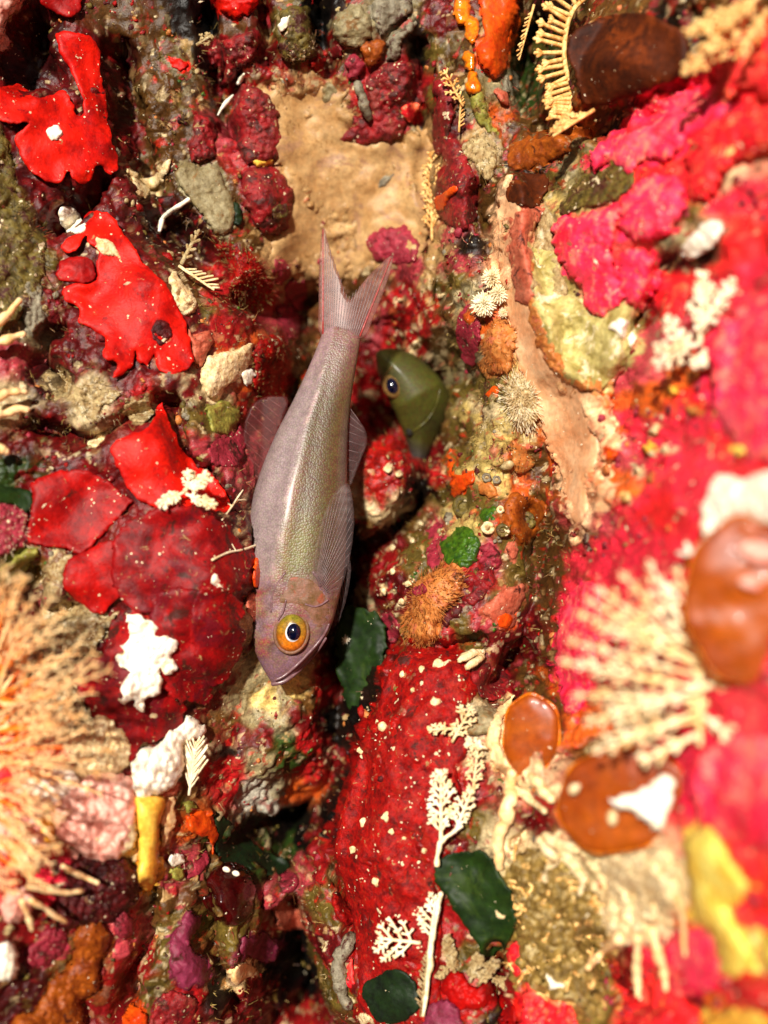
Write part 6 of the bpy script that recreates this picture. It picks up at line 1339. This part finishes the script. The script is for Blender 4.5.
# skin colours: lavender back, pale seam, olive-brown flank, silvery belly edge, warm head
A = FU.ravel(); Bv = FV.ravel(); Lr = np.repeat(Lx, NS); Rr = np.repeat(Rx, NS); rr = np.repeat(RIDGE, NS)
q = (A - Lr) / (Rr - Lr)
def mixc(a, b, t): return a * (1 - t)[:, None] + b * t[:, None]
lav = lin((174, 150, 148)); oliveb = lin((110, 84, 48)); seam = lin((216, 180, 172)); belly = lin((140, 122, 124)); warm = lin((150, 100, 78)); yg = lin((142, 132, 40)); rosy = lin((186, 128, 128)); mouthc = lin((150, 108, 122))
wob = fbm(A, Bv, 14, 500, 3) * 0.02
f1 = np.clip((q + wob - rr) / 0.03 + .5, 0, 1)
col = mixc(np.tile(lav, (len(A), 1)), np.tile(oliveb, (len(A), 1)), f1)
col = mixc(col, np.tile(lin((176, 116, 72)), (len(A), 1)), np.exp(-((q - rr - .06) / .045) ** 2) * np.clip((Bv - 430) / 60, 0, 1) * 0.55)
col = mixc(col, np.tile(seam, (len(A), 1)), np.exp(-((q + wob - rr) / .013) ** 2) * 0.9)
col = mixc(col, np.tile(yg, (len(A), 1)), np.exp(-(((q - rr - .2) / .14) ** 2 + ((Bv - 548) / 28) ** 2)) * 0.75)
col = mixc(col, np.tile(belly, (len(A), 1)), np.clip((q - .86) / .14, 0, 1) * np.clip((Bv - 380) / 60, 0, 1) * .7)
col = mixc(col, np.tile(rosy, (len(A), 1)), np.clip((400 - Bv) / 70, 0, 1) * .5)
hd = np.clip((Bv - 572) / 12, 0, 1)
headc = mixc(np.tile(warm, (len(A), 1)), np.tile(lin((168, 132, 140)), (len(A), 1)), np.clip(fbm(A, Bv, 16, 520, 3) * 1.2 + .45, 0, 1))
headc = mixc(headc, np.tile(lin((188, 140, 96)), (len(A), 1)), np.clip(fbm(A, Bv, 9, 530, 2) * 1.5, 0, 1) * .7)
headc = mixc(headc, np.tile(lin((92, 64, 46)), (len(A), 1)), np.clip(fbm(A, Bv, 12, 535, 3) * 1.8 - .15, 0, 1) * .7)
headc = mixc(headc, np.tile(lin((190, 92, 58)), (len(A), 1)), np.clip(fbm(A, Bv, 10, 545, 3) * 2 - .35, 0, 1) * .7)
headc = mixc(headc, np.tile(mouthc, (len(A), 1)), np.clip((Bv - 645) / 25, 0, 1) * .8)
col = mixc(col, headc, hd)
set_cols(body, col * 0.55)

def fish_d(u, v):
    i = int(np.argmin(np.abs(vs - v))); a = (Rx[i] - Lx[i]) / 2; c = (Rx[i] + Lx[i]) / 2
    x = np.clip((u - c) / a, -.999, .999)
    return Dc[i] + Bd[i] * (1 - abs(x) ** 2.1) ** 0.46

def fin(name, pts, mat, raymat, roots, tips, dfun, n_rays, ray_r=0.55, parent=fish, step=3.0, thick=0.8):
    vo, F, dist, bed = tri_outline(pts, step, 0.3, 77)
    u, v = vo[:, 0], vo[:, 1]
    dd = np.array([dfun(a, b) for a, b in zip(u, v)])
    top = W(u, v, dd + thick / 2); bot = W(u, v, dd - thick / 2); n = len(u)
    faces = []
    for f in F:
        p = top[list(f[:3])]; nr = np.cross(p[1] - p[0], p[2] - p[0]); faces.append(tuple(f) if nr[1] < 0 else tuple(reversed(f)))
    es = {(f[i], f[(i + 1) % len(f)]) for f in faces for i in range(len(f))}
    bd = [e for e in es if (e[1], e[0]) not in es]
    faces = faces + [tuple(i + n for i in reversed(f)) for f in faces] + [(b, a, a + n, b + n) for a, b in bd]
    o = link_mesh(name, np.concatenate([top, bot]), faces, mat, parent)
    rt = np.array(roots, float); tp = np.array(tips, float)
    tr = np.linspace(0, 1, len(rt)); tt = np.linspace(0, 1, len(tp))
    for k in range(n_rays):
        t = k / max(1, n_rays - 1)
        r0 = np.array([np.interp(t, tr, rt[:, 0]), np.interp(t, tr, rt[:, 1])]); r1 = np.array([np.interp(t, tt, tp[:, 0]), np.interp(t, tt, tp[:, 1])])
        b = Bundle(); q = [r0 + (r1 - r0) * s for s in np.linspace(0, 1, 8)]
        edge = 1.9 if (k in (0, n_rays - 1) and name == 'tail_fin') else 1.0
        b.tube([(x[0], x[1], dfun(x[0], x[1]) + 0.5) for x in q], np.linspace(ray_r * 1.3, ray_r * .6, 8) * edge, 5)
        b.build('fin_ray', 'finrayred' if edge > 1 else raymat, o)
    return o
tail_d = lambda u, v: -12 - (326 - v) * 0.08 + 4 * math.sin((u - 320) / 18.0)
fin('tail_fin', [(322,336),(319,300),(319,262),(323,227),(329,246),(338,272),(347,297),(352,299),(362,284),(376,268),(393,256),(386,285),(373,318),(361,338)], 'tailfin', 'finray',
    [(323,334),(342,334),(360,336)], [(323,229),(335,262),(348,298),(364,282),(391,258)], tail_d, 20, 0.42)
anal_d = lambda u, v: -6 - max(0, u - 346) * 0.15
fin('anal_fin', [(344,402),(351,410),(359,420),(366,432),(366,446),(359,464),(351,484),(345,480)], 'fin', 'finray', [(346,478),(346,440),(347,404)], [(351,482),(361,456),(366,436),(360,422)], anal_d, 9, 0.28)
dors_d = lambda u, v: -16 + max(0, 262 - u) * 0.2
fin('dorsal_fin', [(288,400),(276,396),(262,398),(250,408),(244,428),(243,455),(246,480),(249,500),(256,490),(266,462),(279,432)], 'finpink', 'finpinkray', [(282,408),(268,452),(252,495)], [(268,398),(251,408),(244,430),(243,458),(247,494)], dors_d, 11, 0.28)
pec_d = lambda u, v: fish_d(min(u, 336), v) * 1.0 + 5 + max(0, 575 - v) * 0.07
fin('pectoral_fin', [(312,577),(314,558),(319,530),(328,504),(338,488),(348,484),(353,502),(354,525),(351,552),(343,582),(334,600),(322,590)], 'fin', 'finray', [(316,578),(320,584),(326,592)], [(330,500),(342,486),(352,500),(353,525),(350,555),(340,588)], pec_d, 15, 0.24)
pelv_d = lambda u, v: 0.0
fin('pelvic_fin', [(338,560),(347,552),(351,570),(346,600),(338,622),(333,626),(334,600)], 'fin', 'finray', [(338,562),(342,558)], [(335,622),(344,602),(350,572)], pelv_d, 7, 0.28)

# gill cover and the bony ridges of the head
def on_fish(name, pts, mat, lift=1.3, edge=7, h=0.9, bump=0.8):
    vo, F, dist, bed = tri_outline(pts, 2.2, 0.4, 31)
    u, v = vo[:, 0], vo[:, 1]
    dd = np.array([fish_d(a, b) for a, b in zip(u, v)]); e = np.clip(dist / edge, 0, 1)
    off = -1.5 + (lift + h) * np.sqrt(np.clip(1 - (1 - e) ** 2, 0, 1)) + bump * e * fbm(u, v, 8, 540, 2)
    P = W(u, v, dd + off); faces = []
    for f in F:
        p = P[list(f[:3])]; nr = np.cross(p[1] - p[0], p[2] - p[0]); faces.append(tuple(f) if nr[1] < 0 else tuple(reversed(f)))
    return link_mesh(name, P, faces, mat, fish), u, v
gc, gu, gv = on_fish('gill_cover', [(272,582),(284,576),(300,575),(313,579),(324,588),(331,602),(330,618),(322,630),(312,628),(306,614),(296,606),(282,606),(274,612),(270,598)], 'gillskin')
def ridge(pts, r, mat, name):
    b = Bundle(); b.tube([(u, v, fish_d(u, v) + 1.2 + dz) for u, v, dz in pts], r, 6); return b.build(name, mat, fish)
def path(pts, n=18):
    p = np.array(pts, float); t = np.linspace(0, 1, len(p)); tt = np.linspace(0, 1, n)
    a = np.stack([np.interp(tt, t, p[:, k]) for k in range(p.shape[1])], 1)
    for _ in range(3): a[1:-1] = .5 * a[1:-1] + .25 * (a[:-2] + a[2:])
    return a
ridge([(a, b, 0) for a, b in path([(271,612),(272,596),(277,583),(285,573)])], 1.1, 'lip', 'gill_ridge')
ridge([(a, b, 0) for a, b in path([(278,620),(283,612),(286,600)])], 1.0, 'lip', 'gill_ridge')
ridge([(a, b, 0) for a, b in path([(305,604),(314,607),(321,605),(328,600)])], 1.0, 'lip', 'gill_ridge')
ridge([(a, b, 0) for a, b in path([(313,572),(318,578),(320,586)])], 1.6, 'lip', 'fin_root')
# jaws
b = Bundle(); pj = path([(275,680),(283,677),(295,667),(307,655),(318,643),(326,632),(329,624)], 26)
b.tube([(a, c, fish_d(min(a, 322), min(c, 676)) + 1.0) for a, c in pj], np.concatenate([np.linspace(1.6, 1.5, 18), np.linspace(1.5, 1.0, 8)]), 7); b.build('upper_jaw', 'lip', fish)
b = Bundle(); pj = path([(272,684),(284,682),(297,672),(309,660),(319,649),(326,638)], 26)
b.tube([(a, c, fish_d(min(a, 316), min(c, 672)) - 5) for a, c in pj], np.concatenate([np.linspace(2.4, 2.0, 18), np.linspace(2.0, 1.2, 8)]), 7); b.build('lower_jaw', 'lip', fish)
# eye
EU, EV = 291.5, 632.5; ED = float(fish_d(EU, EV)) - 3
def dome(name, ru, rv, rd, d, mat, parent, hole=0.0, n=36, m=10, ang=0.15, c=(EU, EV)):
    P = []; ca, sa = math.cos(ang), math.sin(ang)
    for i in range(m + 1):
        s = hole + (1 - hole) * i / m
        z = math.sqrt(max(0, 1 - s * s))
        for j in range(n):
            t = 2 * math.pi * j / n; x = ru * s * math.cos(t); y = rv * s * math.sin(t)
            P.append((c[0] + x * ca - y * sa, c[1] + x * sa + y * ca, d + rd * z))
    P = np.array(P); F = [(i * n + j, (i + 1) * n + j, (i + 1) * n + (j + 1) % n, i * n + (j + 1) % n) for i in range(m) for j in range(n)]
    if hole == 0.0: pass
    return link_mesh(name, W(P[:, 0], P[:, 1], P[:, 2]), F, mat, parent)
eye = dome('eye', 16.5, 20.5, 11, ED, 'iris', fish)
ev = np.array([v_.co for v_ in eye.data.vertices]) / S
eu_ = ev[:, 0] - ev[:, 0].mean(); ez_ = ev[:, 2] - ev[:, 2].mean(); er_ = np.hypot(eu_ / 16.0, ez_ / 20.0)
tz_ = np.clip(ez_ / 26 + .5 + .25 * fbm(eu_ * 1.0, ez_, 6, 580, 2), 0, 1)
ec_ = mixc(np.tile(lin((232, 122, 26)), (len(ev), 1)), np.tile(lin((146, 136, 40)), (len(ev), 1)), tz_)
ec_ = mixc(ec_, np.tile(lin((120, 70, 36)), (len(ev), 1)), np.clip((er_ - .78) / .2, 0, 1) * .8)
ec_ *= (1 + .35 * fbm(np.arctan2(ez_, eu_) * 14, er_ * 6, 3, 585, 2))[:, None]
set_cols(eye, ec_ * .62)
b = Bundle(); b.tube([(EU + 16.4 * math.cos(t) * math.cos(.15) - 20.4 * math.sin(t) * math.sin(.15), EV + 16.4 * math.cos(t) * math.sin(.15) + 20.4 * math.sin(t) * math.cos(.15), ED + 1.8) for t in np.linspace(0, 2 * math.pi, 48)], 2.0, 6, cap=False); b.build('socket_rim', 'gillskin', eye)
dome('pupil_ring', 9.7, 11.9, 7.5, ED + 5.2, 'silver', eye, c=(EU + 1.0, EV))
dome('pupil', 8.2, 9.8, 7.2, ED + 6.9, 'pupil', eye, c=(EU + 1.8, EV - .3))

# small olive-green fish looking out of its hole
DG = -127.0
go = empty('small_fish', W(412, 410, DG - 15), 'small olive green fish peering out of a hole behind the big fish', 'fish')
gp = [(376,354),(383,349),(398,349),(416,356),(433,370),(446,387),(451,402),(448,418),(440,434),(431,452),(423,470),(414,466),(408,446),(401,427),(393,408),(385,392),(378,373)]
vo, F, dist, bed = tri_outline(gp, 2.2, 0.2, 9)
u, v = vo[:, 0], vo[:, 1]; qq = np.clip(dist / dist.max(), 0, 1); hh = 24 * np.sqrt(np.clip(1 - (1 - qq) ** 2, 0, 1)) + 0.5
base = DG - np.clip((u - 400) * 0.45 + (v - 385) * 0.75 - 16, 0, 200) * 0.75
top = W(u, v, base + hh); bot = W(u, v, base - hh); n = len(u); faces = []
for f in F:
    p = top[list(f[:3])]; nr = np.cross(p[1] - p[0], p[2] - p[0]); faces.append(tuple(f) if nr[1] < 0 else tuple(reversed(f)))
es = {(f[i], f[(i + 1) % len(f)]) for f in faces for i in range(len(f))}
bd = [e for e in es if (e[1], e[0]) not in es]
gb_ = link_mesh('body', np.concatenate([top, bot]), faces + [tuple(i + n for i in reversed(f)) for f in faces] + [(b, a, a + n, b + n) for a, b in bd], _mats['goby_skin'], go)
g1 = lin((104, 100, 32)); g2 = lin((70, 62, 30)); g3 = lin((96, 90, 84)); g4 = lin((84, 80, 34))
cc = mixc(np.tile(g1, (n, 1)), np.tile(g4, (n, 1)), np.clip(fbm(u, v, 22, 560, 2) + .5, 0, 1))
cc = mixc(cc, np.tile(g2, (n, 1)), .5 * np.clip((392 - u) / 16, 0, 1) * np.clip((380 - v) / 16, 0, 1))
cc = mixc(cc, np.tile(g3, (n, 1)), np.clip((v - 432 - (u - 405) * 0.45) / 18, 0, 1))
set_cols(gb_, np.concatenate([cc, cc]) * 0.46)
gd = DG + 17
MATDEF['goldring'] = dict(k=.6, c1=(150, 112, 62), c2=(110, 84, 40), scale=6, rough=0.3, spec=0.5, bump=0.1, fine=2)
ge = dome('eye', 10.4, 13, 7.5, gd - 1, 'goldring', go, c=(393, 386), ang=-0.3)
dome('pupil', 7.2, 9.8, 7.5, gd + 0.7, 'pupil', ge, c=(392.5, 386), ang=-0.3)
MATDEF['gobydark'] = dict(k=.5, c1=(60, 56, 50), c2=(40, 36, 30), scale=8, rough=0.6, spec=0.1, bump=0.0)
MATDEF['gobygill'] = dict(k=.6, c1=(112, 106, 36), c2=(86, 80, 30), scale=14, rough=0.4, spec=0.4, bump=0.15, fine=3)
gpath = path([(404,436),(416,430),(428,420),(437,405),(440,390)], 20)
hfun = lambda a, c: float(base[np.argmin(np.hypot(u - a, v - c))] + hh[np.argmin(np.hypot(u - a, v - c))])
b = Bundle(); b.tube([(a, c, hfun(a, c) + .3) for a, c in gpath], 0.9, 5); b.build('gill_cover_edge', 'gobygill', go)
b = Bundle(); b.tube([(a, c, hfun(a, c) + .2) for a, c in path([(381,378),(388,372),(392,366)], 8)], 0.7, 5); b.build('mouth', 'goldring', go)
b = Bundle(); b.ball(410, 431, hfun(410, 431) - 2, 4.5, 5.5, 4, 12, 7); b.build('pectoral_spot', 'gobydark', go)

# ------------------------------------------------------------------ silt and turf over everything (nobody could count it)
paint_reef()
bpy.context.view_layer.update()
dg = bpy.context.evaluated_depsgraph_get()
def shoot(n, seed):
    rg = np.random.default_rng(seed); hits = []
    u = rg.uniform(-30, 798, n); v = rg.uniform(-30, 1054, n)
    tg = W(u, v, R(u, v)) * S
    og = np.stack([rg.uniform(-160, 160, n), np.full(n, -D), rg.uniform(-160, 160, n)], 1) * S
    dr = tg - og; dr /= np.linalg.norm(dr, axis=1)[:, None]
    cast = SC.ray_cast
    for a, b in zip(og.tolist(), dr.tolist()):
        ok, loc, nr, fi, ob, mt = cast(dg, a, b)
        if ok: hits.append((np.array(loc) / S, np.array(nr), ob))
    return hits
FISH = {o.name for o in list(fish.children_recursive) + list(go.children_recursive)}
NOT_SILT = ('green', 'darkgreen', 'amber', 'honey', 'white', 'bone')
HITS = shoot(14000, 21)
V, F = [], []; k = 0
rg = np.random.default_rng(3)
for p, nr, ob in HITS[:8000]:
    if ob.name in FISH: continue
    u = 384 + p[0] * D / (D + p[1]); v = 512 - p[2] * D / (D + p[1])
    dens = 0.35 + 1.1 * fbm(np.array([p[0]]), np.array([p[2]]), 60, 600, 2)[0]
    mk = ob.data.materials[0].name if ob.type == 'MESH' and ob.data.materials else ''
    if mk in NOT_SILT: dens *= 0.25
    if 330 < v < 720 and u < 260: dens *= 1.25
    if 275 < u < 430 and 95 < v < 280: dens *= 0.25
    if mk == 'scarlet': dens = dens * 1.3 + .15
    if mk in ('granred', 'deepred', 'red'): dens *= 0.25
    if rg.random() > dens: continue
    r = rg.lognormal(-0.95, 0.55); r = min(r, 2.4)
    t1 = np.cross(nr, rg.normal(size=3)); t1 /= np.linalg.norm(t1) + 1e-9; t2 = np.cross(nr, t1)
    el = rg.uniform(1, 2.6)
    c = p + nr * r * 0.3
    pts = [c + t1 * r * el * rg.uniform(.7, 1.2), c + t2 * r * rg.uniform(.6, 1.2), c - t1 * r * el * rg.uniform(.7, 1.2), c - t2 * r * rg.uniform(.6, 1.2), c + nr * r * rg.uniform(.5, 1.0)]
    V += pts; F += [(k, k + 1, k + 4), (k + 1, k + 2, k + 4), (k + 2, k + 3, k + 4), (k + 3, k, k + 4)]; k += 5
o = link_mesh('silt', V, F, 'silt', smooth=False)
tag(o, 'pale specks of silt and shell grit dusted over the reef', 'silt', kind='stuff')

# small nodules of sponge, coralline crust and young growth
ICO = np.array([(0,0,1.0),(.89,0,.45),(.28,.85,.45),(-.72,.53,.45),(-.72,-.53,.45),(.28,-.85,.45),(.72,.53,-.3),(-.28,.85,-.3),(-.89,0,-.3),(-.28,-.85,-.3),(.72,-.53,-.3)])
ICF = [(0,1,2),(0,2,3),(0,3,4),(0,4,5),(0,5,1),(1,6,2),(2,7,3),(3,8,4),(4,9,5),(5,10,1),(2,6,7),(3,7,8),(4,8,9),(5,9,10),(1,10,6)]
KINDS_ = ['crimson', 'sand', 'olive', 'rose', 'granred', 'apricot', 'maroon', 'grey', 'moss']
KP = [.17, .20, .20, .08, .09, .06, .11, .07, .02]
nod = {k_: ([], [], [0]) for k_ in KINDS_}
rg2 = np.random.default_rng(8)
for p, nr, ob in HITS[7000:]:
    if not ob.name.startswith(('reef', 'crevice')): continue
    cl = fbm(np.array([p[0]]), np.array([p[2]]), 30, 660, 2)[0]
    if rg2.random() > 0.45 + 1.0 * cl: continue
    kk = KINDS_[int(np.searchsorted(np.cumsum(KP), (vnoise(np.array([p[0]]), np.array([p[2]]), 18, 670)[0] * 1.7 + rg2.random() * .6) % 0.999))]
    u = 384 + p[0] * D / (D + p[1])
    if u > 590 and kk in ('olive', 'maroon', 'grey', 'moss', 'crimson'): kk = 'rose' if rg2.random() < .7 else 'apricot'
    for _ in range(rg2.integers(1, 4)):
        r = min(rg2.lognormal(0.35, 0.5), 5.5); Vv, Fv, cn = nod[kk]
        c = p + np.cross(nr, rg2.normal(size=3)) * r * .9 - nr * r * .25
        t1 = np.cross(nr, rg2.normal(size=3)); t1 /= np.linalg.norm(t1) + 1e-9; t2 = np.cross(nr, t1)
        q = ICO * rg2.uniform(.75, 1.25, (11, 1)) * r
        Vv.append(c + q[:, :1] * t1 * rg2.uniform(.8, 1.6) + q[:, 1:2] * t2 + q[:, 2:] * nr * rg2.uniform(.5, 1.1))
        Fv += [tuple(i + cn[0] for i in f) for f in ICF]; cn[0] += 11
for kk, (Vv, Fv, cn) in nod.items():
    if Vv:
        o = link_mesh('encrusting_nodules', np.concatenate(Vv), Fv, kk)
        tag(o, 'scattered tiny %s nodules crusting the reef rock' % {'sand': 'tan', 'granred': 'red', 'apricot': 'orange', 'moss': 'green'}.get(kk, kk), 'crust', kind='stuff')

class Hair:
    def __init__(s): s.V = []; s.F = []; s.k = 0
    def add(s, p, nr, ln, w, rg):
        dr = nr + rg.normal(size=3) * 0.55; dr /= np.linalg.norm(dr) + 1e-9
        sd = np.cross(dr, rg.normal(size=3)); sd /= np.linalg.norm(sd) + 1e-9
        cv = rg.normal(size=3) * 0.35
        P = [p - nr * .5, p + dr * ln * .5, p + (dr + cv) * ln]
        wd = [w, w * .8, w * .3]
        for q, ww in zip(P, wd): s.V += [q - sd * ww, q + sd * ww]
        s.F += [(s.k, s.k + 1, s.k + 3, s.k + 2), (s.k + 2, s.k + 3, s.k + 5, s.k + 4)]; s.k += 6
hs = {'turf': Hair(), 'turfdark': Hair()}
MATDEF['turfdark'] = dict(c1=(120, 84, 36), c2=(70, 34, 20), c3=(130, 30, 24), scale=30, rough=0.5, spec=0.4, bump=0.0)
ZONES = [(170,110,60,70),(240,300,50,45),(215,210,50,50),(90,400,70,50),(60,440,60,40),(235,520,25,40),(490,430,45,80),(470,240,40,60),(440,540,50,40),(180,850,30,60),(220,980,60,50),(300,880,40,30),(480,960,50,50),(560,920,60,80),(560,170,60,30),(60,300,50,60),(500,120,40,50),(290,60,40,50),(330,1000,40,40),(540,560,30,60)]
for p, nr, ob in HITS:
    if ob.name in FISH or not ob.name.startswith(('reef', 'crevice', 'red_turf', 'olive', 'cream_crust', 'crimson_r')): continue
    u = 384 + p[0] * D / (D + p[1]); v = 512 - p[2] * D / (D + p[1])
    z = max(math.exp(-(((u - a) / c) ** 2 + ((v - b_) / d_) ** 2)) for a, b_, c, d_ in ZONES)
    if rg.random() > 0.10 + 0.9 * z: continue
    h_ = hs['turf'] if rg.random() < 0.6 else hs['turfdark']
    for _ in range(1 + int(3 * z)):
        h_.add(p + rg.normal(size=3) * 1.5, nr, rg.uniform(2.5, 8.5), rg.uniform(.25, .5), rg)
for key, h_ in hs.items():
    o = link_mesh('turf_algae', h_.V, h_.F, key)
    tag(o, 'fine pale tan turf hairs growing over the reef rock' if key == 'turf' else 'fine dark reddish brown turf hairs growing over the reef rock', 'turf', kind='stuff')
